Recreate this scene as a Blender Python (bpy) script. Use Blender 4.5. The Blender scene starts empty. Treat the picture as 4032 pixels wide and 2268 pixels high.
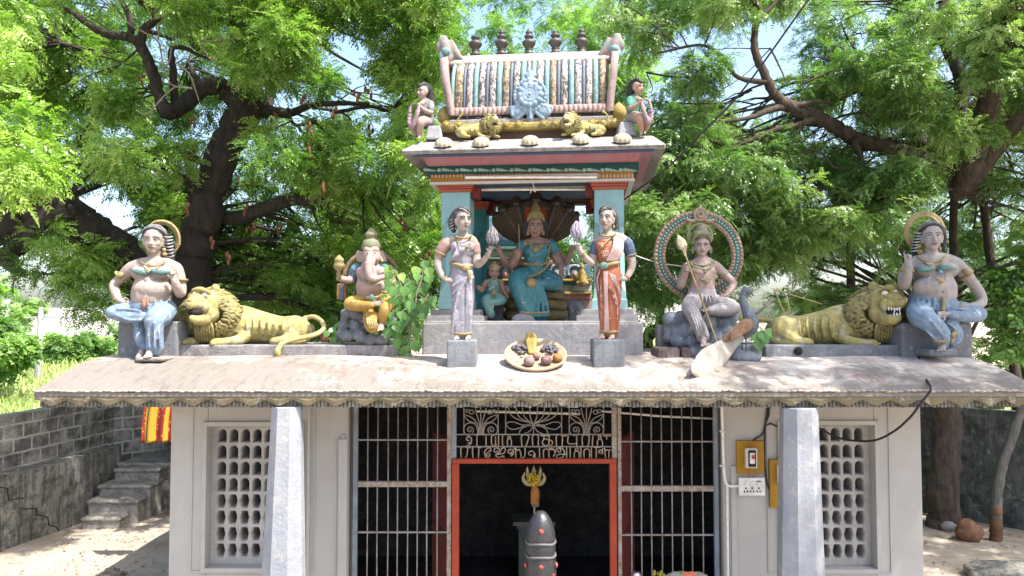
import bpy, bmesh, math, random
import numpy as np
from mathutils import Vector, Matrix, Quaternion, noise

# ------------------------------------------------------------------ scene, camera, light
sc = bpy.context.scene
COL = sc.collection
CAMZ = 3.66
FPX = 2911.0                      # focal length in photograph pixels
PITCH = math.atan((1252 - 1134) / FPX)
cam_d = bpy.data.cameras.new('camera'); cam = bpy.data.objects.new('camera', cam_d); COL.objects.link(cam)
cam.location = (0, 0, CAMZ); cam.rotation_euler = (math.pi / 2 + PITCH, 0, 0)
cam_d.sensor_width = 36; cam_d.lens = 36 * FPX / 4032; cam_d.clip_end = 2000; cam_d.clip_start = .05
sc.camera = cam

SUN = Vector((0.42, -0.28, 0.87)).normalized()
world = bpy.data.worlds.new('World'); sc.world = world; world.use_nodes = True
wn = world.node_tree; bgn = wn.nodes['Background']
sky = wn.nodes.new('ShaderNodeTexSky'); sky.sky_type = 'NISHITA'; sky.sun_disc = False
sky.sun_elevation = math.asin(SUN.z); sky.sun_rotation = math.atan2(SUN.x, SUN.y)
sky.air_density = 1.0; sky.dust_density = 3.5; sky.altitude = 100
wn.links.new(sky.outputs[0], bgn.inputs[0]); bgn.inputs[1].default_value = 0.15
sun_d = bpy.data.lights.new('sun', 'SUN'); sun_d.energy = 4.0; sun_d.angle = math.radians(.5); sun_d.color = (1, .95, .87)
sun_o = bpy.data.objects.new('sun', sun_d); COL.objects.link(sun_o)
sun_o.rotation_euler = (-SUN).to_track_quat('-Z', 'Y').to_euler(); sun_o.location = (10, -10, 30)
sc.view_settings.view_transform = 'Standard'; sc.view_settings.look = 'None'
sc.view_settings.exposure = 1.6; sc.view_settings.gamma = 1
sc.cycles.max_bounces = 7; sc.cycles.diffuse_bounces = 4; sc.cycles.transmission_bounces = 4
sc.cycles.transparent_max_bounces = 6; sc.cycles.glossy_bounces = 2
sc.cycles.sample_clamp_indirect = 6.0

# ------------------------------------------------------------------ photograph-to-world tracing
_cp, _sp = math.cos(PITCH), math.sin(PITCH)
def P(x, y, Y):
    """World point at world depth Y seen at photograph pixel (x, y)."""
    dx = (x - 2016) / FPX; dz = -(y - 1134) / FPX
    d = Vector((dx, _cp - dz * _sp, _sp + dz * _cp))
    return Vector((0, 0, CAMZ)) + d * (Y / d.y)
class Tr:
    """Tracing frame: (u, v) measured on an enlarged crop, at reference depth Y0."""
    def __init__(s, x0, y0, k, Y0): s.x0, s.y0, s.k, s.Y0 = x0, y0, k, Y0
    def __call__(s, u, v, dy=0): return P(s.x0 + u / s.k, s.y0 + v / s.k, s.Y0 + dy)
    def r(s, px): return px / s.k * s.Y0 / FPX
    def at(s, Y): return Tr(s.x0, s.y0, s.k, Y)
D = lambda x, y, Y: P(x * 1.56522, y * 1.56522, Y)     # coordinates on the 2576 px wide view

# ------------------------------------------------------------------ naming
def tag(o, label, cat, group=None, kind=None):
    o['label'] = label; o['category'] = cat
    if group: o['group'] = group
    if kind: o['kind'] = kind
    return o
def thing(name, loc, label, cat, group=None):
    o = bpy.data.objects.new(name, None); o.empty_display_size = .1; COL.objects.link(o); o.location = loc
    return tag(o, label, cat, group)
def wloc(o):
    v = Vector((0, 0, 0))
    while o is not None: v = v + o.location; o = o.parent
    return v
def structure(o): o['kind'] = 'structure'; return o
def copy_tree(o, parent=None):
    c = o.copy(); COL.objects.link(c)
    if parent is not None: c.parent = parent
    for ch in list(o.children): copy_tree(ch, c)
    return c

# ------------------------------------------------------------------ geometry
def spl(pts, n=6):
    """Catmull-Rom through rows of numbers."""
    A = np.array([list(p) for p in pts], float)
    if len(A) < 3: n = max(n, 2)
    B = np.vstack([2 * A[0] - A[1], A, 2 * A[-1] - A[-2]]); out = []
    for i in range(1, len(B) - 2):
        p0, p1, p2, p3 = B[i - 1:i + 3]
        for j in range(n):
            t = j / n
            out.append(.5 * (2 * p1 + (p2 - p0) * t + (2 * p0 - 5 * p1 + 4 * p2 - p3) * t * t + (3 * p1 - p0 - 3 * p2 + p3) * t ** 3))
    out.append(A[-1]); return np.array(out)

class MB:
    def __init__(s): s.V = []; s.F = []; s.MI = []; s.S = []
    def add(s, vs, fs, mi=0, smooth=False):
        b = len(s.V); s.V.extend([tuple(v) for v in vs])
        for f in fs: s.F.append(tuple(i + b for i in f)); s.MI.append(mi); s.S.append(smooth)
    def box(s, c, size, rot=None, mi=0, taper=1.0):
        hx, hy, hz = size[0] / 2, size[1] / 2, size[2] / 2; vs = []
        for z in (-1, 1):
            t = taper if z > 0 else 1
            for x, y in ((-1, -1), (1, -1), (1, 1), (-1, 1)):
                v = Vector((x * hx * t, y * hy * t, z * hz))
                if rot is not None: v = rot @ v
                vs.append(Vector(c) + v)
        s.add(vs, [(3, 2, 1, 0), (4, 5, 6, 7), (0, 1, 5, 4), (1, 2, 6, 5), (2, 3, 7, 6), (3, 0, 4, 7)], mi)
    def bb(s, lo, hi, mi=0):
        s.box([(a + b) / 2 for a, b in zip(lo, hi)], [b - a for a, b in zip(lo, hi)], None, mi)
    def ell(s, c, r, rot=None, n=12, m=8, mi=0):
        if not hasattr(r, '__len__'): r = (r, r, r)
        c = Vector(c); vs = []; fs = []
        for i in range(1, m):
            th = math.pi * i / m
            for j in range(n):
                ph = 2 * math.pi * j / n
                v = Vector((r[0] * math.sin(th) * math.cos(ph), r[1] * math.sin(th) * math.sin(ph), r[2] * math.cos(th)))
                if rot is not None: v = rot @ v
                vs.append(c + v)
        top = Vector((0, 0, r[2])); bot = Vector((0, 0, -r[2]))
        if rot is not None: top = rot @ top; bot = rot @ bot
        vs += [c + top, c + bot]; T = len(vs) - 2; Bt = len(vs) - 1
        for j in range(n):
            k = (j + 1) % n
            fs.append((T, j, k)); fs.append((Bt, (m - 2) * n + k, (m - 2) * n + j))
            for i in range(m - 2): fs.append((i * n + j, (i + 1) * n + j, (i + 1) * n + k, i * n + k))
        s.add(vs, fs, mi, True)
    def tube(s, pts, rad, n=8, caps=True, mi=0, flat=1.0, up=None):
        """Swept tube with rounded ends; flat squeezes the section along `up`."""
        pts = [Vector(p[:3]) for p in pts]
        if not hasattr(rad, '__len__'): rad = [rad] * len(pts)
        P_, R_ = list(pts), list(rad)
        if caps:
            a = (P_[0] - P_[1]).normalized(); b = (P_[-1] - P_[-2]).normalized(); r0, r1 = R_[0], R_[-1]
            P_ = [P_[0] + a * r0 * .97, P_[0] + a * r0 * .7] + P_ + [P_[-1] + b * r1 * .7, P_[-1] + b * r1 * .97]
            R_ = [r0 * .22, r0 * .7] + R_ + [r1 * .7, r1 * .22]
        N = len(P_); t0 = (P_[1] - P_[0]).normalized()
        u = t0.orthogonal().normalized() if up is None else (Vector(up) - t0 * Vector(up).dot(t0)).normalized()
        vs = []; fs = []
        for i in range(N):
            t = (P_[min(i + 1, N - 1)] - P_[max(i - 1, 0)])
            if t.length < 1e-9: t = t0
            t.normalize()
            ref = u if up is None else Vector(up)
            u2 = ref - t * ref.dot(t)
            if u2.length < 1e-5: u2 = t.orthogonal()
            u = u2.normalized(); w = t.cross(u)
            for j in range(n):
                a = 2 * math.pi * j / n
                vs.append(P_[i] + (u * math.cos(a) * flat + w * math.sin(a)) * R_[i])
        for i in range(N - 1):
            for j in range(n):
                k = (j + 1) % n
                fs.append((i * n + j, i * n + k, (i + 1) * n + k, (i + 1) * n + j))
        fs.append(tuple(range(n - 1, -1, -1))); fs.append(tuple((N - 1) * n + j for j in range(n)))
        s.add(vs, fs, mi, True)
    def cap(s, a, b, r0, r1, n=10): s.tube([a, b], [r0, r1], n)
    def spt(s, pts, n=8, k=5, flat=1.0, up=None, mi=0):
        """Spline tube: rows (x, y, z, r)."""
        A = spl(pts, k); s.tube([tuple(r[:3]) for r in A], [max(r[3], 1e-4) for r in A], n, True, mi, flat, up)
    def lathe(s, c, prof, n=20, mi=0, rot=None, sx=1, sy=1, smooth=True):
        c = Vector(c); vs = []; fs = []
        for r, z in prof:
            for j in range(n):
                a = 2 * math.pi * j / n; v = Vector((r * math.cos(a) * sx, r * math.sin(a) * sy, z))
                if rot is not None: v = rot @ v
                vs.append(c + v)
        for i in range(len(prof) - 1):
            for j in range(n):
                k = (j + 1) % n; fs.append((i * n + j, i * n + k, (i + 1) * n + k, (i + 1) * n + j))
        fs.append(tuple(range(n - 1, -1, -1))); fs.append(tuple((len(prof) - 1) * n + j for j in range(n)))
        s.add(vs, fs, mi, smooth)
    def prism(s, poly, a, b, mi=0, smooth=False):
        """poly: 3-D outline; extruded by moving each point along vector a to b (vectors)."""
        a, b = Vector(a), Vector(b); n = len(poly)
        vs = [Vector(p) + a for p in poly] + [Vector(p) + b for p in poly]
        fs = [tuple(range(n - 1, -1, -1)), tuple(range(n, 2 * n))] + [(i, (i + 1) % n, n + (i + 1) % n, n + i) for i in range(n)]
        s.add(vs, fs, mi, smooth)
    def build(s, name, mat, parent=None, voxel=None, smooth=None, it=4, bevel=0, fac=.5):
        base = wloc(parent) if parent is not None else Vector((0, 0, 0))
        me = bpy.data.meshes.new(name)
        me.from_pydata([tuple(Vector(v) - base) for v in s.V], [], s.F)
        mats = mat if isinstance(mat, (list, tuple)) else [mat]
        if voxel:
            bm = bmesh.new(); bm.from_mesh(me); bmesh.ops.recalc_face_normals(bm, faces=bm.faces); bm.to_mesh(me); bm.free()
            tmp = bpy.data.objects.new('tmp', me); COL.objects.link(tmp)
            m = tmp.modifiers.new('r', 'REMESH'); m.mode = 'VOXEL'; m.voxel_size = voxel
            if it:
                q = tmp.modifiers.new('s', 'SMOOTH'); q.iterations = it; q.factor = fac
            dg = bpy.context.evaluated_depsgraph_get(); dg.update()
            me2 = bpy.data.meshes.new_from_object(tmp.evaluated_get(dg))
            bpy.data.objects.remove(tmp); bpy.data.meshes.remove(me); me = me2; me.name = name
            me.materials.clear()
            for f in mats: me.materials.append(f)
            me.polygons.foreach_set('use_smooth', [True] * len(me.polygons))
        else:
            for f in mats: me.materials.append(f)
            me.polygons.foreach_set('material_index', s.MI)
            me.polygons.foreach_set('use_smooth', s.S if smooth is None else [smooth] * len(s.F))
        me.update()
        o = bpy.data.objects.new(name, me); COL.objects.link(o)
        if parent is not None: o.parent = parent
        if bevel:
            b = o.modifiers.new('bevel', 'BEVEL'); b.width = bevel; b.segments = 2; b.limit_method = 'ANGLE'; b.angle_limit = math.radians(40)
        return o

def pieces(mb, name, mat, parent):
    """Build every connected piece of a builder as a part of its own."""
    n = len(mb.V); lab = list(range(n))
    def find(a):
        while lab[a] != a: lab[a] = lab[lab[a]]; a = lab[a]
        return a
    for fc in mb.F:
        for q in fc[1:]: lab[find(q)] = find(fc[0])
    grp = {}
    for fc in mb.F: grp.setdefault(find(fc[0]), []).append(fc)
    for fs in grp.values():
        ids = sorted({i for fc in fs for i in fc}); mp = {i: k for k, i in enumerate(ids)}; m = MB()
        m.add([mb.V[i] for i in ids], [tuple(mp[i] for i in fc) for fc in fs], 0, True); m.build(name, mat, parent)

def one(name, mat, parent, fn, *a, **k):
    """A part of a single primitive: one('seat', M, root, 'box', c, size)."""
    kw = {q: k.pop(q) for q in ('voxel', 'bevel', 'it', 'smooth') if q in k}
    m = MB(); getattr(m, fn)(*a, **k); return m.build(name, mat, parent, **kw)

# ------------------------------------------------------------------ materials
def srgb(*c):
    return tuple((x / 255 / 12.92) if x / 255 <= .04045 else ((x / 255 + .055) / 1.055) ** 2.4 for x in c)
def new_mat(name):
    m = bpy.data.materials.new(name); m.use_nodes = True
    return m, m.node_tree, m.node_tree.nodes['Principled BSDF']
def _noise(nt, vec, scale, detail=5, rough=.6, dist=0):
    n = nt.nodes.new('ShaderNodeTexNoise'); n.inputs['Scale'].default_value = scale; n.inputs['Detail'].default_value = detail
    n.inputs['Roughness'].default_value = rough; n.inputs['Distortion'].default_value = dist
    nt.links.new(vec, n.inputs['Vector']); return n.outputs['Fac']
def _map(nt, val, a, b, c=0., d=1.):
    n = nt.nodes.new('ShaderNodeMapRange'); n.inputs[1].default_value = a; n.inputs[2].default_value = b
    n.inputs[3].default_value = c; n.inputs[4].default_value = d; nt.links.new(val, n.inputs[0]); return n.outputs[0]
def _mix(nt, fac, a, b, mode='MIX'):
    n = nt.nodes.new('ShaderNodeMix'); n.data_type = 'RGBA'; n.blend_type = mode
    for sock, v in ((n.inputs[0], fac), (n.inputs[6], a), (n.inputs[7], b)):
        if isinstance(v, (int, float)): sock.default_value = v
        elif isinstance(v, (tuple, list)): sock.default_value = (*v[:3], 1)
        else: nt.links.new(v, sock)
    return n.outputs[2]
def _vec(nt, sc3=None):
    t = nt.nodes.new('ShaderNodeTexCoord')
    if sc3 is None: return t.outputs['Object']
    m = nt.nodes.new('ShaderNodeMapping'); m.inputs['Scale'].default_value = sc3
    nt.links.new(t.outputs['Object'], m.inputs['Vector']); return m.outputs[0]
def _bump(nt, b, h, strength, dist=.01):
    n = nt.nodes.new('ShaderNodeBump'); n.inputs['Strength'].default_value = strength; n.inputs['Distance'].default_value = dist
    nt.links.new(h, n.inputs['Height']); nt.links.new(n.outputs[0], b.inputs['Normal'])
_pc = {}; _pcol = {}
GAIN = .60      # paint out of doors is duller than it looks in a bright picture
def paint(name, col, var=.18, dirt=.35, dirtcol=(.07, .065, .055), chip=0., chipcol=(.4, .39, .37), rough=.75, bump=.3, scale=4., streak=0., col2=None, spec=.25):
    """Weathered paint: tonal drift, blotchy grime, vertical rain streaks, chips down to cement."""
    if name in _pc: return _pc[name]
    col = tuple(x * GAIN for x in col); chipcol = tuple(x * GAIN for x in chipcol); dirt = min(.9, dirt * 1.25)
    if col2: col2 = tuple(x * GAIN for x in col2)
    _pcol[name] = col
    m, nt, b = new_mat(name); v = _vec(nt)
    n1 = _noise(nt, v, scale, 4, .55)
    c = _mix(nt, _map(nt, n1, .3, .7), tuple(x * (1 - var) for x in col), tuple(min(.95, x * (1 + var)) for x in (col2 or col)))
    if chip:
        n3 = _noise(nt, v, scale * 3.1, 8, .7, .3); t = .635 - .17 * chip
        c = _mix(nt, _map(nt, n3, t, t + .025), c, chipcol)
    if dirt:
        n2 = _noise(nt, v, scale * 1.9, 9, .72)
        c = _mix(nt, _map(nt, n2, .47, .60, 0, dirt), c, dirtcol)
        c = _mix(nt, _map(nt, _noise(nt, v, scale * 8, 6, .75), .53, .62, 0, dirt * .75), c, dirtcol)
    if streak:
        n4 = _noise(nt, _vec(nt, (9, 9, .55)), 1.6, 7, .65)
        c = _mix(nt, _map(nt, n4, .48, .60, 0, streak), c, dirtcol)
    nt.links.new(c, b.inputs['Base Color']); b.inputs['Roughness'].default_value = rough
    b.inputs['Specular IOR Level'].default_value = spec
    if bump: _bump(nt, b, _noise(nt, v, scale * 9, 6, .65), bump, .02)
    _pc[name] = m; return m
def plain(name, col, rough=.6, metal=0, spec=.3):
    if name in _pc: return _pc[name]
    m, nt, b = new_mat(name); v = _vec(nt)
    c = _mix(nt, _map(nt, _noise(nt, v, 14, 5), .3, .7), tuple(x * .82 for x in col), tuple(min(.95, x * 1.15) for x in col))
    nt.links.new(c, b.inputs['Base Color']); b.inputs['Roughness'].default_value = rough; b.inputs['Metallic'].default_value = metal
    b.inputs['Specular IOR Level'].default_value = spec; _pc[name] = m; return m
# ================================================================== GROUND, FIELD, HILLS
def mat_ground():
    m, nt, b = new_mat('sandy_ground'); v = _vec(nt)
    c = _mix(nt, _map(nt, _noise(nt, v, .7, 6), .35, .65), (.30, .235, .17), (.42, .34, .26))
    c = _mix(nt, _map(nt, _noise(nt, v, 5, 8, .7), .56, .7, 0, .55), c, (.16, .12, .085))
    c = _mix(nt, _map(nt, _noise(nt, v, 40, 3), .66, .72, 0, .6), c, (.12, .09, .05))
    nt.links.new(c, b.inputs['Base Color']); b.inputs['Roughness'].default_value = .95
    _bump(nt, b, _noise(nt, v, 22, 8, .7), .5, .04); return m
def mat_field():
    m, nt, b = new_mat('field_grass'); v = _vec(nt)
    c = _mix(nt, _map(nt, _noise(nt, v, .25, 6), .35, .65), (.14, .22, .05), (.28, .33, .11))
    c = _mix(nt, _map(nt, _noise(nt, v, 3, 8, .7), .5, .7, 0, .6), c, (.09, .16, .03))
    nt.links.new(c, b.inputs['Base Color']); b.inputs['Roughness'].default_value = .95
    _bump(nt, b, _noise(nt, v, 9, 8, .7), .6, .1); return m
M_GROUND = mat_ground()
def sheet(name, x0, x1, y0, y1, z, mat, nx=40, ny=40, amp=0.0):
    m = MB(); vs = []; fs = []
    for j in range(ny + 1):
        for i in range(nx + 1):
            x = x0 + (x1 - x0) * i / nx; y = y0 + (y1 - y0) * j / ny
            vs.append((x, y, z + amp * noise.noise(Vector((x * .7, y * .7, 3.1)))))
    for j in range(ny):
        for i in range(nx):
            a = j * (nx + 1) + i; fs.append((a, a + 1, a + nx + 2, a + nx + 1))
    m.add(vs, fs, 0, True); return structure(m.build(name, mat))
sheet('ground', -400, 400, -60, 900, -.06, M_GROUND, 20, 20)
sheet('courtyard', -9.4, 9.6, -6, 17, 0, paint('courtyard_sand', (.56, .49, .41), .18, .35, (.25, .20, .15), rough=.95, bump=.6, scale=1.1), 60, 60, .05)
sheet('field', -220, 30, 17.5, 420, -.03, mat_field(), 60, 60, .0)
hm = MB(); vs = []; fs = []; NX, NY = 90, 24
for j in range(NY + 1):
    for i in range(NX + 1):
        x = -210 + 260 * i / NX; y = 150 + 90 * j / NY
        e = math.sin(math.pi * j / NY) * (9 + 7 * noise.noise(Vector((x * .02, 1.7, .4)))) * (1 + .35 * noise.noise(Vector((x * .09, y * .09, 2))))
        vs.append((x, y, -1 + max(0, e) + 1.2 * noise.noise(Vector((x * .3, y * .3, 7)))))
for j in range(NY):
    for i in range(NX):
        a = j * (NX + 1) + i; fs.append((a, a + 1, a + NX + 2, a + NX + 1))
hm.add(vs, fs, 0, True)
structure(hm.build('hills', paint('pale_rock_hill', (.52, .48, .45), .25, .5, (.18, .22, .12), scale=.06, rough=.95, bump=0)))

# ================================================================== TEMPLE BUILDING
WX0, WX1 = -3.62, 4.34; EX0, EX1 = -4.43, 4.92
M_WALL = paint('whitewash_wall', (.62, .605, .57), .10, .24, (.33, .31, .28), rough=.85, bump=.25, scale=1.3, streak=.16)
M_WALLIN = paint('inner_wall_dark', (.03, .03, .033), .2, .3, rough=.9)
temple = thing('temple_building', (0, 9, 0), 'low whitewashed shrine building with a deep curved roof eave and latticed windows', 'building')
def wall_boxes(mb, x0, x1, z0, z1, holes, ya, yb):
    xs = sorted({x0, x1, *[h[0] for h in holes], *[h[1] for h in holes]}); zs = sorted({z0, z1, *[h[2] for h in holes], *[h[3] for h in holes]})
    for a, b in zip(xs[:-1], xs[1:]):
        zz = z0
        col = [h for h in holes if h[0] <= a and h[1] >= b]
        for h in sorted(col, key=lambda q: q[2]):
            if h[2] > zz: mb.bb((a, ya, zz), (b, yb, h[2]))
            zz = h[3]
        if zz < z1: mb.bb((a, ya, zz), (b, yb, z1))
L2 = Tr(640, 1500, 1.886, 7.9); L5 = Tr(3000, 1400, 1.6696, 7.9); L3 = Tr(1340, 1580, 2.1063, 7.9); L4 = Tr(2400, 1560, 2.047, 7.9)
zt = L2(0, 335).z; zb = L2(0, 1385).z
WL = (L2(343, 0).x, L2(343, 0).x + .98, zb, zt)
WR = (L5(725, 0).x - .98, L5(725, 0).x, L5(0, 1400).z, L5(0, 455).z)
OX0, OX1 = -1.74, 2.235
wl = MB(); wall_boxes(wl, WX0, OX0, 0, 2.95, [WL], 7.9, 8.15); wall_boxes(wl, OX1, WX1, 0, 2.95, [WR], 7.9, 8.15)
wl.bb((WX0, 8.15, 0), (WX0 + .2, 13.5, 2.95)); wl.bb((WX1 - .2, 8.15, 0), (WX1, 13.5, 2.95)); wl.bb((WX0 + .2, 13.3, 0), (WX1 - .2, 13.5, 2.95))
wl.bb((OX0, 7.9, 2.8), (OX1, 8.15, 2.95))
wl.build('wall', M_WALL, temple, bevel=.012)
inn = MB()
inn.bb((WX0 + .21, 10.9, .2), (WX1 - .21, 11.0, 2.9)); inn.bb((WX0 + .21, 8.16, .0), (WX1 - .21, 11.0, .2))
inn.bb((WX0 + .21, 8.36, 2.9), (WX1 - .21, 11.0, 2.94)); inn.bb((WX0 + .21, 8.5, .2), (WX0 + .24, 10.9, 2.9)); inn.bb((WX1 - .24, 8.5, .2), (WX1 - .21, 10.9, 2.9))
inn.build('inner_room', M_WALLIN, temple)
# window surrounds (raised plaster bands and shallow panel edge) and pierced lattices
M_TRIM = paint('plaster_trim', (.62, .605, .58), .08, .3, (.33, .31, .28), rough=.85, bump=.2, scale=3)
M_LAT = paint('lattice_concrete', (.60, .575, .54), .10, .35, (.22, .21, .19), rough=.9, bump=.3, scale=3, streak=.2)
def frame_band(mb, x0, x1, z0, z1, w, y0, y1):
    mb.bb((x0 - w, y0, z1), (x1 + w, y1, z1 + w)); mb.bb((x0 - w, y0, z0 - w), (x1 + w, y1, z0))
    mb.bb((x0 - w, y0, z0), (x0, y1, z1)); mb.bb((x1, y0, z0), (x1 + w, y1, z1))
def lattice(x0, x1, z0, z1, nx, nz, y, depth, skew):
    mb = MB(); cw = (x1 - x0) / nx; ch = (z1 - z0) / nz; K = 24
    for i in range(nx):
        for j in range(nz):
            cx = x0 + (i + .5) * cw; cz = z0 + (j + .5) * ch; arch = j >= nz // 2
            hole = []
            hw, hh = cw * .34, ch * .385
            for k in range(K):
                a = 2 * math.pi * k / K; c_, s_ = math.cos(a), math.sin(a)
                if arch:
                    if s_ > 0: p = (hw * c_, hh * .25 + hh * .75 * s_)
                    else:
                        t = max(abs(c_), abs(s_)); p = (hw * c_ / t, hh * .25 + 1.25 * hh * s_ / t)
                else:
                    t = max(abs(s_), abs(c_) * .95 + abs(s_) * .35); p = (hw * c_ / t, hh * s_ / t)
                hole.append((cx + p[0], cz + p[1]))
            outer = []
            for k in range(K):
                a = 2 * math.pi * k / K; c_, s_ = math.cos(a), math.sin(a); t = max(abs(c_), abs(s_))
                outer.append((cx + cw / 2 * c_ / t, cz + ch / 2 * s_ / t))
            # rings: outer face -> raised lip -> hole edge -> tunnel
            lip = [(cx + (h[0] - cx) * 1.16, cz + (h[1] - cz) * 1.10) for h in hole]
            R = [[(p[0], y, p[1]) for p in outer], [(p[0], y, p[1]) for p in lip], [(p[0], y + .016, p[1]) for p in [(cx + (h[0] - cx) * 1.10, cz + (h[1] - cz) * 1.06) for h in hole]],
                 [(p[0], y + .016, p[1]) for p in hole], [(p[0] + skew * 0, y + depth, p[1]) for p in hole], [(p[0], y + depth, p[1]) for p in outer]]
            vs = [q for r in R for q in r]; fs = []
            for r in range(5):
                for k in range(K):
                    n_ = (k + 1) % K; fs.append((r * K + k, r * K + n_, (r + 1) * K + n_, (r + 1) * K + k))
            mb.add(vs, fs)
    return mb
for W, nx, nm in ((WL, 7, 0), (WR, 7, 1)):
    x0, x1, z0, z1 = W
    wf = MB(); frame_band(wf, x0, x1, z0, z1, .045, 7.87, 7.899); frame_band(wf, x0 - .15, x1 + .15, z0 - .03, z1 + .19, .012, 7.888, 7.899)
    win = wf.build('window', M_TRIM, temple)
    win['label'] = 'latticed window partly hidden by the left column' if nm == 0 else 'latticed window behind the right column with a black cable across it'
    m_ = .05
    lt = lattice(x0 + m_, x1 - m_, z0 + .06, z1 - .03, nx, 8, 8.0, .23, 0)
    lt.bb((x0 + .002, 8.003, z0 + .002), (x0 + m_, 8.12, z1 - .002)); lt.bb((x1 - m_, 8.003, z0 + .002), (x1 - .002, 8.12, z1 - .002))
    lt.bb((x0 + m_, 8.003, z0 + .002), (x1 - m_, 8.12, z0 + .06)); lt.bb((x0 + m_, 8.003, z1 - .03), (x1 - m_, 8.12, z1 - .002))
    lt.build('lattice', M_LAT, win)
# panel mouldings either side of the entrance
xa, xb = L2(1120, 0).x, L2(1340, 0).x
pm = MB(); pm.bb((xb, 7.875, 0), (OX0 - .03, 7.899, L2(0, 400).z))
pm.bb((xb + .06, 7.862, 0), (OX0 - .09, 7.8755, L2(0, 430).z)); pm.build('panel_moulding', M_TRIM, temple)
pm = MB(); pm.bb((L2(1105, 0).x - .03, 7.88, 0), (L2(1105, 0).x, 7.899, 2.9)); pm.build('panel_moulding', M_TRIM, temple)
pm = MB()
xc = L4(1010, 0).x
pm.bb((xc - .055, 7.88, 0), (xc, 7.899, L4(0, 560).z))
pm.build('panel_moulding', M_TRIM, temple)
# roof: curved eave shell
def roof_z(Y):
    if Y >= 8.2: return 3.25 - .16 * min(1, max(0, (Y - 8.35) / 1.0)) ** 1.2
    t = (Y - 6.9) / 1.3; return 2.985 + .265 * (1 - (1 - t) ** 1.75)
def mat_roof():
    m, nt, b = new_mat('limewashed_roof'); v = _vec(nt)
    c = _mix(nt, _map(nt, _noise(nt, v, 1.1, 5), .35, .65), (.42, .37, .325), (.54, .485, .435))
    c = _mix(nt, _map(nt, _noise(nt, v, 2.2, 7, .7), .53, .60, 0, .45), c, (.38, .20, .12))
    g = nt.nodes.new('ShaderNodeNewGeometry'); sx = nt.nodes.new('ShaderNodeSeparateXYZ'); nt.links.new(g.outputs['Position'], sx.inputs[0])
    n2 = _noise(nt, v, 1.7, 10, .75); n3 = _noise(nt, _vec(nt, (7, 1.6, 1.6)), 2.2, 8, .75)
    lo = _map(nt, sx.outputs['Y'], 6.9, 8.0, .20, 0)      # mould gathers along the drip edge
    le = _map(nt, sx.outputs['X'], -.6, -3.0, -.03, .12)
    ad = nt.nodes.new('ShaderNodeMath'); ad.operation = 'ADD'; nt.links.new(n2, ad.inputs[0]); nt.links.new(lo, ad.inputs[1])
    ad2 = nt.nodes.new('ShaderNodeMath'); ad2.operation = 'ADD'; nt.links.new(ad.outputs[0], ad2.inputs[0]); nt.links.new(le, ad2.inputs[1])
    c = _mix(nt, _map(nt, ad2.outputs[0], .48, .66, 0, .75), c, (.075, .065, .055))
    c = _mix(nt, _map(nt, n3, .51, .63, 0, .38), c, (.06, .05, .042))
    nt.links.new(c, b.inputs['Base Color']); b.inputs['Roughness'].default_value = .9
    _bump(nt, b, _noise(nt, v, 18, 8, .7), .5, .03); return m
M_ROOF = mat_roof()
rf = MB(); NX = 120; ys = [6.88, 6.885, 6.93, 7.0, 7.1, 7.2, 7.32, 7.45, 7.6, 7.75, 7.9, 8.05, 8.2, 8.35, 8.55, 8.8, 9.1, 9.4, 10, 12, 13.8]
vs = []; fs = []
for i in range(NX + 1):
    x = EX0 + (EX1 - EX0) * i / NX
    for j, y in enumerate(ys):
        z = roof_z(max(y, 6.9)); 
        if j == 0: z = 2.935
        elif j == 1: z = 2.972
        n_ = noise.noise(Vector((x * 1.3, y * 1.3, 5))) * .016 + noise.noise(Vector((x * 5, y * 5, 1))) * .006
        vs.append((x, y + n_ * .4, z + n_ * (1 if j > 0 else .3)))
    for y, z in ((13.8, 2.95), (8.0, 2.95), (7.1, 2.86)): vs.append((x, y, z))
nj = len(ys) + 3
for i in range(NX):
    for j in range(nj):
        k = (j + 1) % nj; fs.append((i * nj + j, (i + 1) * nj + j, (i + 1) * nj + k, i * nj + k))
fs.append(tuple(range(nj))); fs.append(tuple(NX * nj + j for j in range(nj - 1, -1, -1)))
rf.add(vs, fs, 0, True); roof = rf.build('roof', M_ROOF, temple, smooth=True)
em = roof.modifiers.new('edge', 'EDGE_SPLIT'); em.split_angle = math.radians(50)
# scalloped band under the drip edge
sb = MB(); NX = 420; vs = []; fs = []
for i in range(NX + 1):
    x = EX0 + .005 + (EX1 - EX0 - .01) * i / NX; w = math.cos(2 * math.pi * (x + .05) / .264)
    zb_ = 2.868 + .030 * (-w) + (.008 if w > 0 else 0) + noise.noise(Vector((x * 3, 0, 0))) * .004
    for y, z in ((6.892, 2.945), (6.885, (zb_ + 2.945) / 2), (6.895, zb_), (6.925, zb_), (6.925, 2.945)): vs.append((x, y, z))
for i in range(NX):
    for j in range(5):
        k = (j + 1) % 5; fs.append((i * 5 + j, i * 5 + k, (i + 1) * 5 + k, (i + 1) * 5 + j))
fs += [tuple(range(4, -1, -1)), tuple(NX * 5 + j for j in range(5))]
sb.add(vs, fs); sb.build('scalloped_band', paint('ochre_band', (.235, .20, .12), .25, .6, (.16, .14, .10), rough=.9, bump=.5, scale=3, streak=.4, chip=.35, chipcol=(.5, .46, .4)), temple)
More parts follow.
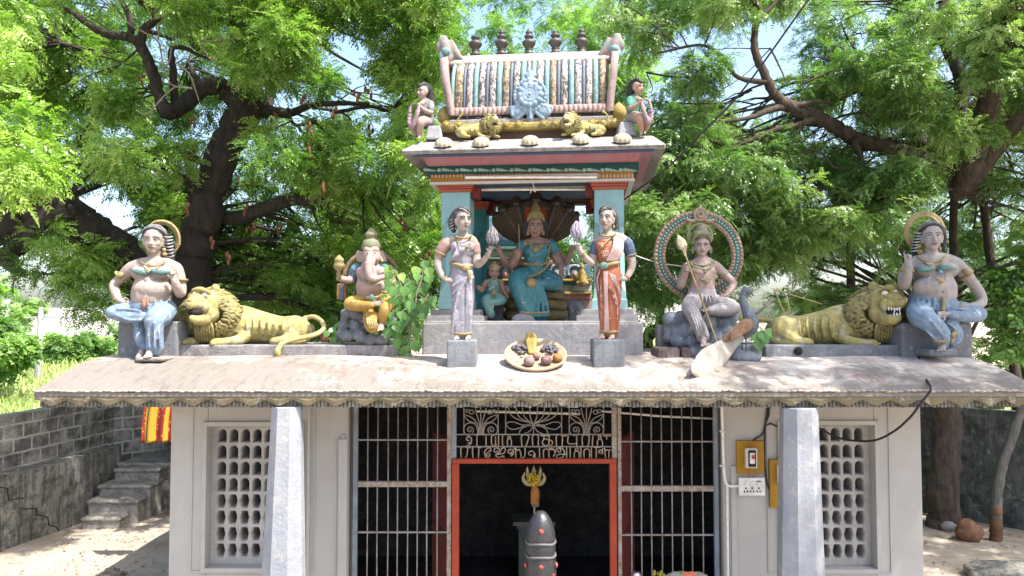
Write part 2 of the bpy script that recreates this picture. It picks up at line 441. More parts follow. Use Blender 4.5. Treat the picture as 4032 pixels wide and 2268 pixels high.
# fluted valance
vl = MB(); vs = []; fs = []; pitch_ = .036; n_fl = int((EX1 - EX0) / pitch_)
for i in range(n_fl):
    x = EX0 + .01 + i * pitch_; jz = random.Random(i).uniform(-.006, .006); jy = random.Random(i + 999).uniform(-.004, .004)
    for dx, dy in ((0, .02), (.006, .004), (.018, 0), (.030, .004)): vs += [(x + dx, 6.945 + dy + jy, 2.827 + jz), (x + dx, 6.95 + dy, 2.93)]
N_ = len(vs) // 2
for i in range(N_ - 1): fs.append((2 * i, 2 * i + 2, 2 * i + 3, 2 * i + 1))
vl.add(vs, fs); vl.bb((EX0 + .01, 6.968, 2.829), (EX1 - .01, 7.06, 2.93))
vl.build('fluted_valance', paint('mouldy_valance', (.44, .43, .39), .25, .75, (.10, .095, .08), rough=.95, bump=.7, scale=5, streak=.75), temple)
lp = MB()   # cracked lip of the eave
for i in range(160):
    x = EX0 + (EX1 - EX0) * (i + .5) / 160; r_ = random.Random(i * 7 + 1)
    lp.ell((x, 6.885, 2.985 + r_.uniform(-.006, .004)), (.036, .02 + r_.uniform(0, .006), .012), None, 8, 5)
lp.build('eave_lip', paint('weathered_lip', (.58, .54, .46), .25, .6, (.17, .15, .12), rough=.95, bump=.5, scale=5), temple)

# columns under the eave: tapered, octagonal
M_COLM = paint('faded_blue_white_column', (.45, .465, .49), .14, .45, (.20, .22, .27), rough=.8, bump=.4, scale=2.6, streak=.35, chip=.4, chipcol=(.58, .58, .57))
def column(xl_t, xr_t, xl_b, xr_b, tr, vt, vb, lab, Yc=6.99):
    ya, yb = (Yc + .06, Yc - .06) if tr.x0 > 2016 else (Yc - .06, Yc + .06)
    a, b = tr.at(ya)(xl_t, vt), tr.at(yb)(xr_t, vt); c, d = tr.at(ya)(xl_b, vb), tr.at(yb)(xr_b, vb)
    ct = (a.x + b.x) / 2; rt = (b.x - a.x) / 2; cb = (c.x + d.x) / 2; rb = (d.x - c.x) / 2; zt_, zb_ = a.z, c.z
    zf = 0.25; k = (zf - zt_) / (zb_ - zt_)
    cf = ct + (cb - ct) * k; rf_ = rt + (rb - rt) * k
    mb = MB(); vs = []
    for cx, r, z in ((cf, rf_, zf), (ct, rt, zt_ + .01)):
        for j in range(8):
            a_ = math.radians(22.5 + 45 * j); vs.append((cx + r / math.cos(math.radians(22.5)) * math.cos(a_), Yc + (rt if z > 1 else rf_) * .9 * math.sin(a_) , z))
    mb.add(vs, [(j, (j + 1) % 8, 8 + (j + 1) % 8, 8 + j) for j in range(8)] + [tuple(range(7, -1, -1)), tuple(range(8, 16))])
    o = mb.build('column', M_COLM, temple, bevel=.008); o['label'] = lab
    bs = MB(); bs.box((cf, Yc, .125), (rf_ * 2.3, rf_ * 2.3, .25)); bs.build('column_base', M_COLM, o, bevel=.02)
column(805, 1048, 735, 1062, L2, 200, 1449, 'octagonal column, paler, left of the entrance')
column(113, 372, 100, 415, L5, 340, 1449, 'octagonal column right of the entrance beside the yellow boards')

# ================================================================== ENTRANCE GRILLE
gr = thing('entrance_grille', (.25, 7.95, .2), 'rusty steel entrance grille with vertical bars, scrollwork and cut-out lettering above an orange door frame', 'grille')
M_STEEL = paint('rusty_grey_steel', (.36, .36, .35), .25, .5, (.17, .095, .05), rough=.6, bump=.2, scale=9)
M_POST = paint('flaking_post', (.50, .47, .42), .2, .6, (.20, .11, .06), rough=.7, bump=.5, scale=10, chip=.3, chipcol=(.28, .17, .10))
M_BLUEP = paint('blue_grey_post', (.30, .38, .46), .25, .5, (.20, .18, .16), rough=.7, bump=.3, scale=6, chip=.3, chipcol=(.42, .42, .42))
M_ORANGE = paint('orange_frame', srgb(186, 76, 50), .15, .4, (.22, .05, .03), rough=.6, bump=.2, scale=5)
M_REDLEAF = paint('red_gate_leaf', srgb(112, 34, 30), .2, .4, (.06, .03, .03), rough=.6, scale=5)
YG = 7.97
def pbar(mb, tr, u0, v0, u1, v1, w, y=YG, d=.03):
    a = tr.at(y)(u0, v0); b = tr.at(y)(u1, v1); dirv = (b - a).normalized(); L = (b - a).length
    rot = dirv.to_track_quat('Z', 'Y').to_matrix(); mb.box((a + b) / 2, (w, d, L), rot) if abs(dirv.z) > .7 else mb.box((a + b) / 2, (L, d, w), None)
def vpost(name, mat, tr, u0t, u1t, v0, v1, y=YG, d=.05, par=gr):
    t = tr.at(y); a, b = t(u0t, v0), t(u1t, v0); c = t(u0t, v1)
    return one(name, mat, par, 'bb', (a.x, y, max(c.z, .2)), (b.x, y + d, a.z), bevel=.004)
vpost('side_post', M_BLUEP, L3, 108, 146, 40, 1700); vpost('side_post', M_POST, L3, 886, 922, 40, 1700)
vpost('side_post', M_BLUEP, L3, 923, 963, 40, 478, YG + .003)
vpost('side_post', M_POST, L3, 2252, 2292, 40, 478, YG + .003); vpost('side_post', M_POST, L4, 64, 94, 90, 1700); vpost('side_post', M_BLUEP, L4, 838, 872, 90, 1700)
of = MB(); t = L3.at(YG - .02)
a, b, c, d = t(926, 478), t(2292, 518), t(985, 518), t(2240, 1449)
of.bb((a.x, YG - .02, b.z), (b.x, YG + .06, a.z)); of.bb((a.x, YG - .018, .2), (c.x, YG + .06, b.z)); of.bb((d.x, YG - .018, .2), (b.x, YG + .06, b.z))
of.build('door_frame', M_ORANGE, gr, bevel=.006)
for tr, us, vt, rails, x0, x1, thick in ((L3, (230, 314, 398, 480, 562, 643, 725, 808), 40, (320, 1085), 146, 886, 685), (L4, (170, 255, 335, 415, 498, 580, 660, 743), 90, (365, 1117), 94, 838, 742)):
    t = tr.at(YG + .02)
    for u in us:
        a = t(u, vt); bars = MB(); bars.tube([(a.x, YG + .02, .22), (a.x + random.Random(u).uniform(-.006, .006), YG + .02, 1.4), (a.x, YG + .02, a.z)], .0075, 8, False); bars.build('bar', M_STEEL, gr)
    for v in rails:
        a, b = t(x0, v), t(x1, v); rl = MB(); rl.bb((a.x, YG + .008, a.z - .008), (b.x, YG + .032, a.z + .008)); rl.build('rail', M_STEEL, gr)
    a, b = t(x0, thick), t(x1, thick); rl = MB(); rl.bb((a.x, YG - .004, a.z - .028), (b.x, YG + .045, a.z + .028)); rl.build('rail', M_POST, gr)
    a, b = t(x0, 1700), t(x1, 1700); rl = MB(); rl.bb((a.x, YG - .004, .2), (b.x, YG + .045, .26))
    rl.build('rail', M_POST, gr)
# folded inner door leaves
for x, sgn, vt in ((L3.at(YG)(898, 0).x, -1, 395), (L4.at(YG)(98, 0).x, 1, 470)):
    lf = MB(); zt_ = 2.34; Ld = .62; dx = sgn * .23
    for k in range(8):
        f = k / 7; lf.box((x + dx * f, YG + .09 + Ld * f, (zt_ + .25) / 2), (.022, .03, zt_ - .25), None)
    dirl = math.atan2(dx, Ld)
    for z in (zt_, 1.3, .3): lf.box((x + dx / 2, YG + .09 + Ld / 2, z), (.018, math.hypot(dx, Ld) + .03, .05), Matrix.Rotation(-dirl, 3, 'Z'))
    lf.box((x + dx / 2 - .01 * sgn, YG + .09 + Ld / 2, (zt_ + .25) / 2), (.006, math.hypot(dx, Ld), zt_ - .28), Matrix.Rotation(-dirl, 3, 'Z'))
    lf.build('door_leaf', M_REDLEAF, gr)
# scrollwork transom and lettering, traced
T1 = Tr(1780, 1590, 3.903, YG + .02)
def wire(mb, pts, r=.0065, n=5, k=5):
    mb.spt([(*T1(u, v), r) for u, v in pts], n, k)
def spiral(cu, cv, r0, r1, a0, a1, n=14):
    return [(cu + (r0 + (r1 - r0) * i / n) * math.cos(math.radians(a0 + (a1 - a0) * i / n)), cv + (r0 + (r1 - r0) * i / n) * math.sin(math.radians(a0 + (a1 - a0) * i / n))) for i in range(n + 1)]
sw = MB()
for u in (182, 708, 823, 1683, 1800, 2330): wire(sw, [(u, 60), (u, 270), (u, 470)])
for c in (440, 2065):
    for s_ in (-1, 1):
        wire(sw, [(c + s_ * 18, 470), (c + s_ * 22, 300), (c + s_ * 60, 160), (c + s_ * 80, 70)])
        wire(sw, [(c + s_ * 30, 460), (c + s_ * 45, 340), (c + s_ * 110, 230), (c + s_ * 245, 160)])
        wire(sw, [(c + s_ * 50, 300), (c + s_ * 160, 275), (c + s_ * 235, 215), (c + s_ * 250, 160)])
        wire(sw, [(c + s_ * 36, 470), (c + s_ * 50, 380)] + [(c + s_ * (160 - p), q) for p, q in spiral(0, 395, 108, 105, 0, -120, 6)] + [(c + s_ * (160 - p), q) for p, q in spiral(0, 395, 104, 98, -120, -260, 6)])
        wire(sw, [(c + s_ * (165 + p), 400 + q) for p, q in spiral(0, 0, 58, 12, 130, 600)])
        wire(sw, [(c + s_ * (140 + 34 * math.cos(a)), 125 + 30 * math.sin(a)) for a in np.linspace(0, 6.28, 9)])
        wire(sw, [(c + s_ * (200 + 30 * math.cos(a)), 110 + 22 * math.sin(a)) for a in np.linspace(0, 6.28, 9)])
    wire(sw, [(c, 60), (c, 470)]); wire(sw, [(c - 40, 470), (c - 30, 380), (c + 30, 380), (c + 40, 470)], .012)
for s_ in (-1, 1):
    for du, dv in ((60, 60), (170, 60), (270, 60), (385, 60)):
        wire(sw, [(1252 + s_ * 8, 295), (1252 + s_ * du * .55, 250), (1252 + s_ * du * .9, 170), (1252 + s_ * du, dv)])
    wire(sw, [(1252, 298), (1252 + s_ * 160, 325), (1252 + s_ * 300, 280), (1252 + s_ * 390, 285), (1252 + s_ * 420, 325), (1252 + s_ * 340, 390), (1252 + s_ * 230, 375), (1252 + s_ * 140, 335)])
    wire(sw, [(1252, 330), (1252 + s_ * 60, 420), (1252 + s_ * 150, 462)]); wire(sw, [(1252, 325), (1252 + s_ * 130, 350), (1252 + s_ * 200, 400), (1252 + s_ * 225, 468)])
wire(sw, [(1252, 330), (1252, 470)]); sw.ell(T1(1252, 310), .014)
sw.build('scrollwork', M_STEEL, gr)
for v in (470, 657):
    a, b = T1(70, v), T1(2450, v); tl = MB(); tl.bb((a.x, YG + .01, a.z - .006), (b.x, YG + .03, a.z + .006)); tl.build('rail', M_STEEL, gr)
lt1 = MB(); W = lambda pts, r=.0072: wire(lt1, pts, r)
# upper line of letters
W(spiral(250, 545, 14, 62, 60, 460) + [(300, 600), (240, 640), (195, 655)]); W([(195, 655), (320, 655)])
W([(382, 480), (382, 655)]); W([(382, 655), (520, 655)]); W([(522, 655), (522, 490)])
W([(605, 490), (605, 600), (625, 645), (655, 640), (668, 600), (668, 510)]); W([(668, 600), (690, 655), (712, 640), (714, 490)])
W([(775, 490), (775, 620), (790, 650), (850, 652), (850, 560), (880, 530), (910, 560), (912, 652)]); W(spiral(876, 515, 20, 20, 0, 360, 8)); W([(780, 655), (912, 655)])
W([(1075, 655), (1070, 490), (1175, 490), (1160, 580), (1130, 655)]); W([(1240, 655), (1240, 490), (1322, 490), (1322, 655)])
W([(1370, 490), (1500, 490)]); W([(1410, 490), (1410, 545)]); W(spiral(1440, 590, 52, 52, -150, 210, 12)); W([(1495, 490), (1495, 545), (1540, 580), (1535, 625), (1470, 655), (1400, 655)])
W([(1605, 655), (1605, 490), (1690, 490), (1690, 655)]); W([(1690, 490), (1760, 490)])
W([(1785, 490), (1785, 605), (1915, 612)]); W([(1915, 490), (1915, 655)])
W([(2005, 655), (2005, 490), (2100, 490), (2100, 600), (2080, 655)])
W([(2165, 490), (2165, 655), (2300, 655), (2305, 570), (2270, 540), (2235, 570), (2235, 655)]); W(spiral(2270, 515, 22, 22, 0, 360, 8)); W([(2375, 490), (2375, 540)]); W([(2330, 490), (2440, 490)])
# lower line
W([(140, 830), (140, 672), (230, 672), (230, 780), (210, 825)]); W([(230, 672), (285, 672)]); W([(320, 830), (320, 672), (405, 672), (405, 830)]); W([(405, 672), (450, 672)])
W(spiral(570, 715, 10, 48, 120, -160) + [(500, 740), (510, 800)] + spiral(545, 785, 46, 14, 150, -300))
W(spiral(680, 720, 14, 65, 0, 460) + [(740, 730), (760, 690), (800, 672), (820, 710), (790, 760), (700, 775), (670, 800), (720, 825), (790, 800), (795, 825)])
W(spiral(895, 740, 14, 60, 0, 440) + [(950, 700), (975, 680), (978, 835)]); W([(985, 672), (985, 720), (1030, 700), (1055, 760), (1060, 820), (1095, 825), (1120, 780), (1120, 675)])
W(spiral(1210, 770, 14, 65, 60, 420) + [(1270, 760), (1275, 830)]); W([(1275, 832), (1340, 832), (1342, 675)])
W([(1405, 830), (1405, 720), (1430, 700), (1480, 705), (1490, 830)]); W([(1480, 705), (1540, 700), (1575, 720), (1580, 770), (1555, 805)]); W([(1480, 700), (1520, 680), (1560, 690)])
W(spiral(1640, 720, 12, 50, 200, -200) + [(1600, 700), (1660, 675), (1710, 700), (1725, 770), (1690, 825), (1620, 830), (1605, 800), (1650, 775), (1755, 775)]); W([(1760, 675), (1760, 835)])
W([(1815, 675), (1815, 832)]); W([(1880, 832), (1880, 750), (1915, 725), (1950, 750), (1952, 832)]); W(spiral(1915, 700, 22, 22, 0, 360, 8)); W([(1978, 675), (1978, 832)])
W([(2028, 832), (2028, 720), (2070, 690), (2110, 720), (2112, 832)]); W([(2140, 675), (2140, 832)]); W([(2215, 675), (2215, 832)])
W(spiral(2275, 740, 10, 42, 60, 400) + [(2310, 700), (2345, 690), (2355, 832)]); W([(2355, 710), (2440, 710)]); W([(2410, 710), (2410, 832)])
M_LETTER = paint('rusty_letters', (.52, .47, .40), .2, .6, (.30, .17, .08), rough=.65, scale=14)
lt1.build('lettering', M_LETTER, gr)
# ================================================================== PAINTED SHRINE ON THE ROOF
TH = math.radians(6.0); SO = Vector((.23, 8.25, 0)); SEX = Vector((math.cos(TH), -math.sin(TH), 0)); SEY = Vector((math.sin(TH), math.cos(TH), 0))
SXF = Matrix(((SEX.x, SEY.x, 0, SO.x), (SEX.y, SEY.y, 0, SO.y), (0, 0, 1, 0), (0, 0, 0, 1)))
class LMB(MB):
    def __init__(s, xf=SXF): super().__init__(); s.xf = xf
    def add(s, vs, fs, mi=0, smooth=False): super().add([s.xf @ Vector(v) for v in vs], fs, mi, smooth)
def ST(tr, u, v, yl):
    """Local shrine point (x, yl, z) seen at crop pixel (u, v)."""
    c = Vector((0, 0, CAMZ)); d = P(tr.x0 + u / tr.k, tr.y0 + v / tr.k, 1) - c
    t = (yl - (c - SO).dot(SEY)) / d.dot(SEY); w = c + d * t - SO
    return Vector((w.dot(SEX), yl, w.z))
R3 = Tr(1560, 100, 2.1954, 8.4); R4 = Tr(1650, 740, 1.9582, 8.4)
shrine = thing('rooftop_shrine', (.23, 8.6, 3.2), 'painted open shrine with turquoise columns and a barrel roof in the middle of the roof', 'shrine')
M_CEM = paint('grey_lime_base', (.42, .41, .42), .2, .5, (.17, .17, .19), rough=.9, bump=.4, scale=2.4, streak=.35, chip=.25, chipcol=(.58, .56, .56))
M_CEMB = paint('blue_grey_block', (.29, .31, .34), .22, .6, (.13, .13, .14), rough=.9, bump=.5, scale=3, streak=.35, chip=.35, chipcol=(.42, .42, .43))
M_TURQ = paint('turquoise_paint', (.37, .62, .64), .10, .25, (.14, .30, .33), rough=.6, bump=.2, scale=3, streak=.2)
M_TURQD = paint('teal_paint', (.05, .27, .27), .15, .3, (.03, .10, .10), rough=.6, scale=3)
M_PINK = paint('pink_cornice', (.56, .24, .30), .12, .45, (.30, .20, .22), rough=.8, bump=.3, scale=3, streak=.45)
M_DGREEN = paint('dark_green_band', (.012, .10, .10), .2, .2, rough=.6)
M_OCH = paint('ochre_orange_band', (.50, .19, .05), .15, .3, (.22, .09, .04), rough=.7, scale=4, col2=(.54, .28, .05))
M_RED = paint('red_orange_capital', (.52, .13, .07), .15, .35, (.22, .09, .07), rough=.75, scale=4)
M_MAROON = paint('maroon_bracket', (.22, .03, .03), .2, .3, rough=.7)
M_WHITE = paint('white_stripe', (.74, .73, .70), .06, .25, (.4, .38, .35), rough=.7, scale=5)
M_NAVY = paint('navy_soffit', (.07, .11, .20), .2, .35, (.03, .04, .07), rough=.7)
M_SLAB = paint('grey_slab', (.46, .43, .41), .2, .6, (.16, .145, .13), rough=.9, bump=.5, scale=3, streak=.5, chip=.2, chipcol=(.58, .50, .47))
M_YEL = paint('yellow_moulding', (.46, .36, .10), .2, .55, (.22, .16, .06), rough=.75, bump=.3, scale=4, streak=.3, chip=.3, chipcol=(.60, .55, .42))
def lbox(mb, lo, hi, mi=0): mb.bb(lo, hi, mi)
zb0 = 2.9; ztop = ST(R4, 900, 1030, 0).z
xl, xr = ST(R4, 22, 1100, 0).x, ST(R4, 1728, 1100, 0).x
DEP = 2.0
m = LMB(); m.bb((xl, 0, zb0), (xr, DEP, ztop - .012)); m.build('base', M_CEM, shrine, bevel=.02)
m = LMB(); m.bb((xl + .05, .012, ztop - .010), (xr - .05, DEP - .05, ztop + .006)); m.build('base_top', M_WHITE, shrine)
def pedestal(tr, u0, u1, v0, v1, y0, y1, inset=.05):
    a, b = ST(tr, u0, v1, y0), ST(tr, u1, v0, y0); m = LMB()
    h = b.z - ztop
    m.bb((a.x, y0, ztop), (b.x, y1, ztop + h * .42)); w = .045
    prof = [(0, 0), (.010, .08), (.03, .14), (w, .30), (w, .58)]
    for (o0, t0), (o1, t1) in zip(prof[:-1], prof[1:]):
        z0, z1 = ztop + h * (.42 + t0), ztop + h * (.42 + t1)
        m.bb((a.x + o1, y0 + o1, z0), (b.x - o1, y1 - o1, z1))
    return m.build('pedestal', M_CEM, shrine, bevel=.015)
pedestal(R4, 50, 497, 938, 1030, .02, .56); pedestal(R4, 1215, 1690, 932, 1028, .02, .56)
zped = ST(R4, 300, 935, .08).z
def pillar(x, y, w, z0, z1, mat):
    m = LMB(); c = w * .20; h = w / 2
    def sq(z, hh, cc): return [(x + a * hh - (cc if i else 0) * a, y + b * hh - (0 if i else cc) * b, z) for a, b, i in ((-1, -1, 1), (1, -1, 1), (1, -1, 0), (1, 1, 0), (1, 1, 1), (-1, 1, 1), (-1, 1, 0), (-1, -1, 0))]
    rings = [sq(z0, h * 1.16, 0.002), sq(z0 + .10, h * 1.14, 0.002), sq(z0 + .12, h * 1.08, .004), sq(z0 + .2, h * 1.05, .01), sq(z0 + .3, h * 1.02, c), sq(z1 - .42, h * .97, c), sq(z1 - .36, h * .97, .004), sq(z1, h * .96, .004)]
    vs = [p for r in rings for p in r]; fs = []
    for i in range(len(rings) - 1):
        for j in range(8):
            k = (j + 1) % 8; fs.append((i * 8 + j, i * 8 + k, (i + 1) * 8 + k, (i + 1) * 8 + j))
    fs += [tuple(range(7, -1, -1)), tuple((len(rings) - 1) * 8 + j for j in range(8))]
    m.add(vs, fs)
    for a in (-.25, .25):   # raised cusped strips on the front face
        m.tube([(x + a * w - .03, y - h * 1.0, z1 - .40), (x + a * w, y - h * .985, z1 - .30), (x + a * w + .03, y - h * 1.0, z1 - .40), (x + a * w + .035, y - h * 1.01, z0 + .35)], .009, 6)
    return m.build('pillar', mat, shrine)
zc = ST(R4, 280, 32, .1).z; ZB = ST(R3, 1160, 1365, .08).z      # capital bottom, beam bottom
pxl = (ST(R4, 165, 400, .1).x + ST(R4, 392, 400, .1).x) / 2; pxr = (ST(R4, 1343, 400, .1).x + ST(R4, 1592, 400, .1).x) / 2
W_ = ST(R4, 392, 400, .1).x - ST(R4, 165, 400, .1).x
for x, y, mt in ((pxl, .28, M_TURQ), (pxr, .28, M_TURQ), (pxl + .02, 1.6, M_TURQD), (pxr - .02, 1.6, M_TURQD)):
    w = W_ * (1 if y < 1 else .9); pl = pillar(x, y, w, zped, zc, mt); m = LMB()
    for i, (dz0, dz1, o) in enumerate(((0, .035, .015), (.038, .06, .03), (.063, .10, .04))):
        m.bb((x - w / 2 - o, y - w / 2 - o, zc + dz0 + .001), (x + w / 2 + o, y + w / 2 + o, zc + dz1))
    m.build('capital', M_RED, pl, bevel=.004)
    m = LMB(); s_ = 1 if x < 0 else -1
    m.bb((x + s_ * (w / 2 + .045) - .05, y - .09, zc - .06), (x + s_ * (w / 2 + .045) + .05, y + .09, zc + .10)); m.build('bracket', M_MAROON, pl, bevel=.01)
# beam bands (front, sides, back as closed rings of boxes)
bx0, bx1 = ST(R3, 298, 1300, .06).x, ST(R3, 2054, 1300, .06).x
def ring(name, mat, x0, x1, y0, y1, z0, z1, t=.16, bevel=.004):
    m = LMB(); m.bb((x0, y0, z0), (x1, y0 + t, z1)); m.bb((x0, y1 - t, z0), (x1, y1, z1)); m.bb((x0, y0 + t, z0), (x0 + t, y1 - t, z1)); m.bb((x1 - t, y0 + t, z0), (x1, y1 - t, z1))
    return m.build(name, mat, shrine, bevel=bevel)
zz = lambda v, y=.06: ST(R3, 1160, v, y).z
ring('white_fillet', M_WHITE, bx0 - .01, bx1 + .01, .05, 1.85, zz(1362), zz(1338)); ring('painted_beam', M_OCH, bx0, bx1, .06, 1.84, zz(1337), zz(1270))
ring('lower_beam', M_NAVY, bx0 + .05, bx1 - .05, .09, 1.81, zc + .102, zz(1363))
gx0, gx1 = ST(R3, 262, 1240, .03).x, ST(R3, 2098, 1240, .03).x
ring('scroll_band', M_DGREEN, gx0, gx1, .02, 1.88, zz(1269, .02), zz(1200, .02), .2)
m = LMB(); m.bb((bx0 + .1, .2, zc + .14), (bx1 - .1, 1.7, zc + .18)); m.build('ceiling', M_NAVY, shrine)
# white strokes on the beam, shell marks on the dark band: painted reliefs
m = LMB(); rg = random.Random(4)
for i in range(56):
    u = 310 + i * 31.5; p = ST(R3, u, 1300, .058); m.ell(p + Vector((0, 0, rg.uniform(-.004, .004))), (.008, .003, .024), None, 6, 4)
m.build('painted_strokes', M_WHITE, shrine)
m = LMB(); u = 275; i = 0
while u < 2080:
    p = ST(R3, u, 1250, .018)
    if i % 2: m.ell(p, (.026, .004, .022), None, 8, 5); u += 62
    else:
        for k in range(5): m.ell(p + Vector((.028 * k - .03, 0, .006 - .004 * k)), (.026 - .003 * k, .004, .021 - .003 * k), None, 8, 5)
        u += 95
    i += 1
m.build('scroll_marks', paint('aqua_marks', (.40, .66, .62), .1, .2, rough=.6), shrine)
# pink cavetto cornice flaring to the slab
def flare(name, mat, prof, x0, x1, y0, y1):
    m = LMB(); vs = []; fs = []
    for o, z in prof: vs += [(x0 - o, y0 - o, z), (x1 + o, y0 - o, z), (x1 + o, y1 + o, z), (x0 - o, y1 + o, z)]
    for i in range(len(prof) - 1):
        for j in range(4):
            k = (j + 1) % 4; fs.append((i * 4 + j, i * 4 + k, (i + 1) * 4 + k, (i + 1) * 4 + j))
    fs += [(3, 2, 1, 0), tuple((len(prof) - 1) * 4 + j for j in range(4))]
    m.add(vs, fs); return m.build(name, mat, shrine)
zs = zz(1110, -.25); zg = zz(1200, .02)
flare('pink_cornice', M_PINK, [(0, zg), (.01, zg + .03), (.04, zg + .08), (.10, zg + .13), (.17, zs + .04)], gx0 + .02, gx1 - .02, .03, 1.86)
YF = -.42     # slab front edge
sx0, sx1 = ST(R3, 45, 1080, YF).x, ST(R3, 2330, 1030, YF).x
se = ST(R3, 1160, 1093, YF).z; st = ST(R3, 1160, 1052, YF).z; sbk = ST(R3, 1160, 982, -.05).z
YB = 2.15
m = LMB()
vs = []; fs = []
loops = [(.12, .30, se + .07), (0, 0, se), (0, 0, st), (.10, .36, sbk), (.34, .5, sbk + .005)]
for ox, oy, z in loops: vs += [(sx0 + ox, YF + oy, z), (sx1 - ox, YF + oy, z), (sx1 - ox, YB - oy, z), (sx0 + ox, YB - oy, z)]
for i in range(len(loops) - 1):
    for j in range(4):
        k = (j + 1) % 4; fs.append((i * 4 + j, i * 4 + k, (i + 1) * 4 + k, (i + 1) * 4 + j))
fs += [(3, 2, 1, 0), tuple((len(loops) - 1) * 4 + j for j in range(4))]
m.add(vs, fs); m.build('canopy_slab', M_SLAB, shrine, bevel=.012)
m = LMB(); m.bb((sx0 + .012, YF - .003, se + .012), (sx1 - .012, YF + .02, st - .012)); m.build('mouldy_edge', paint('mouldy_slab_edge', (.24, .225, .21), .3, .7, (.07, .065, .06), rough=.95, bump=.6, scale=5, streak=.6), shrine)
m = LMB(); m.bb((sx0 + .12, YF + .02, se - .02), (sx1 - .12, YF + .05, se + .0)); m.build('drip_line', M_NAVY, shrine)
M_BOSS = paint('cream_flower_boss', (.62, .56, .40), .15, .5, (.2, .18, .13), rough=.85, bump=.4, scale=6)
for u, v in ((412, 1022), (737, 1016), (1160, 1004), (1600, 990), (1955, 985)):
    p = ST(R3, u, v + 8, -.34); m = LMB(); vs = []; fs = []
    for i in range(7):
        t = i / 6; rr = .098 * math.sin(math.pi / 2 * (1 - t) + 1e-4); zq = .075 * math.sin(math.pi / 2 * t)
        for j in range(44): 
            q = rr * (1 + .07 * math.cos(11 * 2 * math.pi * j / 44)); a = 2 * math.pi * j / 44; vs.append((q * math.cos(a), q * math.sin(a), zq))
    for i in range(6):
        for j in range(44): k = (j + 1) % 44; fs.append((i * 44 + j, i * 44 + k, (i + 1) * 44 + k, (i + 1) * 44 + j))
    rt = Matrix.Rotation(math.radians(30), 3, 'X'); m.add([p + Vector((0, 0, .0)) + rt @ Vector(v_) for v_ in vs], fs, 0, True)
    m.build('flower_boss', M_BOSS, shrine)
# stepped neck, yellow moulding, vault
def lstrip(name, mat, u0, u1, v0, v1, y0, y1, bevel=.008):
    a, b = ST(R3, u0, v1, y0), ST(R3, u1, v0, y0); m = LMB(); m.bb((a.x, y0, a.z), (b.x, y1, (ST(R3, 1160, v0, y0).z))); return m.build(name, mat, shrine, bevel=bevel)
zy0, zy1 = ST(R3, 1160, 905, .06).z, ST(R3, 1160, 828, .06).z
m = LMB(); m.bb((ST(R3, 400, 900, .15).x, .15, sbk - .03), (ST(R3, 1945, 900, .15).x, 1.65, zy0 + .01)); m.build('neck', paint('brown_neck', (.20, .13, .10), .25, .5, rough=.85), shrine)
ym = LMB(); yx0, yx1 = ST(R3, 372, 860, .06).x, ST(R3, 1958, 860, .06).x; ym.bb((yx0, .06, zy0 + .011), (yx1, 1.74, zy1)); ymo = ym.build('yellow_moulding', M_YEL, shrine, bevel=.03)
for u, v in ((432, 862), (541, 862), (955, 862), (1060, 860), (1275, 855), (1376, 852), (1690, 846), (1790, 845), (1890, 842)):
    p = ST(R3, u, v, .055); m = LMB(); m.ell(p, (.040, .028, .040), None, 12, 8); m.tube([p + Vector((.045 * math.cos(a), -.004, .045 * math.sin(a))) for a in np.linspace(0, 6.28, 14)], .008, 5, False); m.build('round_boss', M_YEL, ymo)
zl = ST(R3, 1160, 797, .12).z
m = LMB(); m.bb((yx0 + .10, .12, zy1 + .001), (yx1 - .10, 1.66, zl)); m.build('grey_ledge', M_SLAB, shrine, bevel=.012)
zd = ST(R3, 1160, 768, .24).z; vx0, vx1 = ST(R3, 466, 730, .22).x, ST(R3, 1862, 730, .22).x
m = LMB(); m.bb((vx0 + .02, .24, zl + .001), (vx1 - .02, 1.55, zd)); m.build('black_frieze', paint('black_frieze', (.05, .05, .055), .3, .2, rough=.8, chip=.55, chipcol=(.45, .43, .42), scale=7), shrine)
zp = ST(R3, 1160, 692, .2).z
m = LMB(); m.bb((vx0, .20, zd + .001), (vx1, 1.6, zp)); pb = m.build('petal_band', paint('pale_pink_band', (.56, .40, .35), .15, .4, (.2, .14, .12), rough=.8, scale=5), shrine, bevel=.01)
m = LMB(); n_ = 34
for i in range(n_): 
    x = vx0 + (vx1 - vx0) * (i + .5) / n_; m.ell((x, .20, zd + (zp - zd) * .45), (.030, .018, .050), None, 8, 6)
m.build('petals', paint('petal_pink', (.62, .46, .42), .1, .45, (.2, .12, .10), rough=.8, scale=9), pb)
# barrel vault with painted ribs
ZV0 = zp + .001; ZV1 = ST(R3, 1160, 330, .55).z; YC = .9
def vault_pt(t, o=0.0):
    """t 0 at the front springing, 1 at the crown, 2 at the back springing; o = offset outward."""
    a = math.pi / 2 * t; c_, s_ = math.cos(a), math.sin(a)
    yy = -(abs(c_) ** .62) * (1 if c_ > 0 else -1); hw = .62 + o; hz = ZV1 - ZV0 + .05 + o
    bul = .045 * math.sin(math.pi * min(t, 2 - t) * .9) 
    return YC + yy * hw + (-bul if t < 1 else bul), ZV0 + hz * (s_ ** .92 if s_ > 0 else 0)
NTV = 28
m = LMB(); vs = []; fs = []
for t in np.linspace(0, 2, NTV): y, z = vault_pt(t); vs += [(vx0 + .05, y, z), (vx1 - .05, y, z)]
for i in range(NTV - 1): fs.append((2 * i, 2 * i + 1, 2 * i + 3, 2 * i + 2))
fs += [tuple(2 * i for i in range(NTV - 1, -1, -1)), tuple(2 * i + 1 for i in range(NTV))]
m.add(vs, fs, 0, True); vault = m.build('barrel_vault', paint('vault_ground', (.42, .37, .35), .2, .4, rough=.8), shrine)
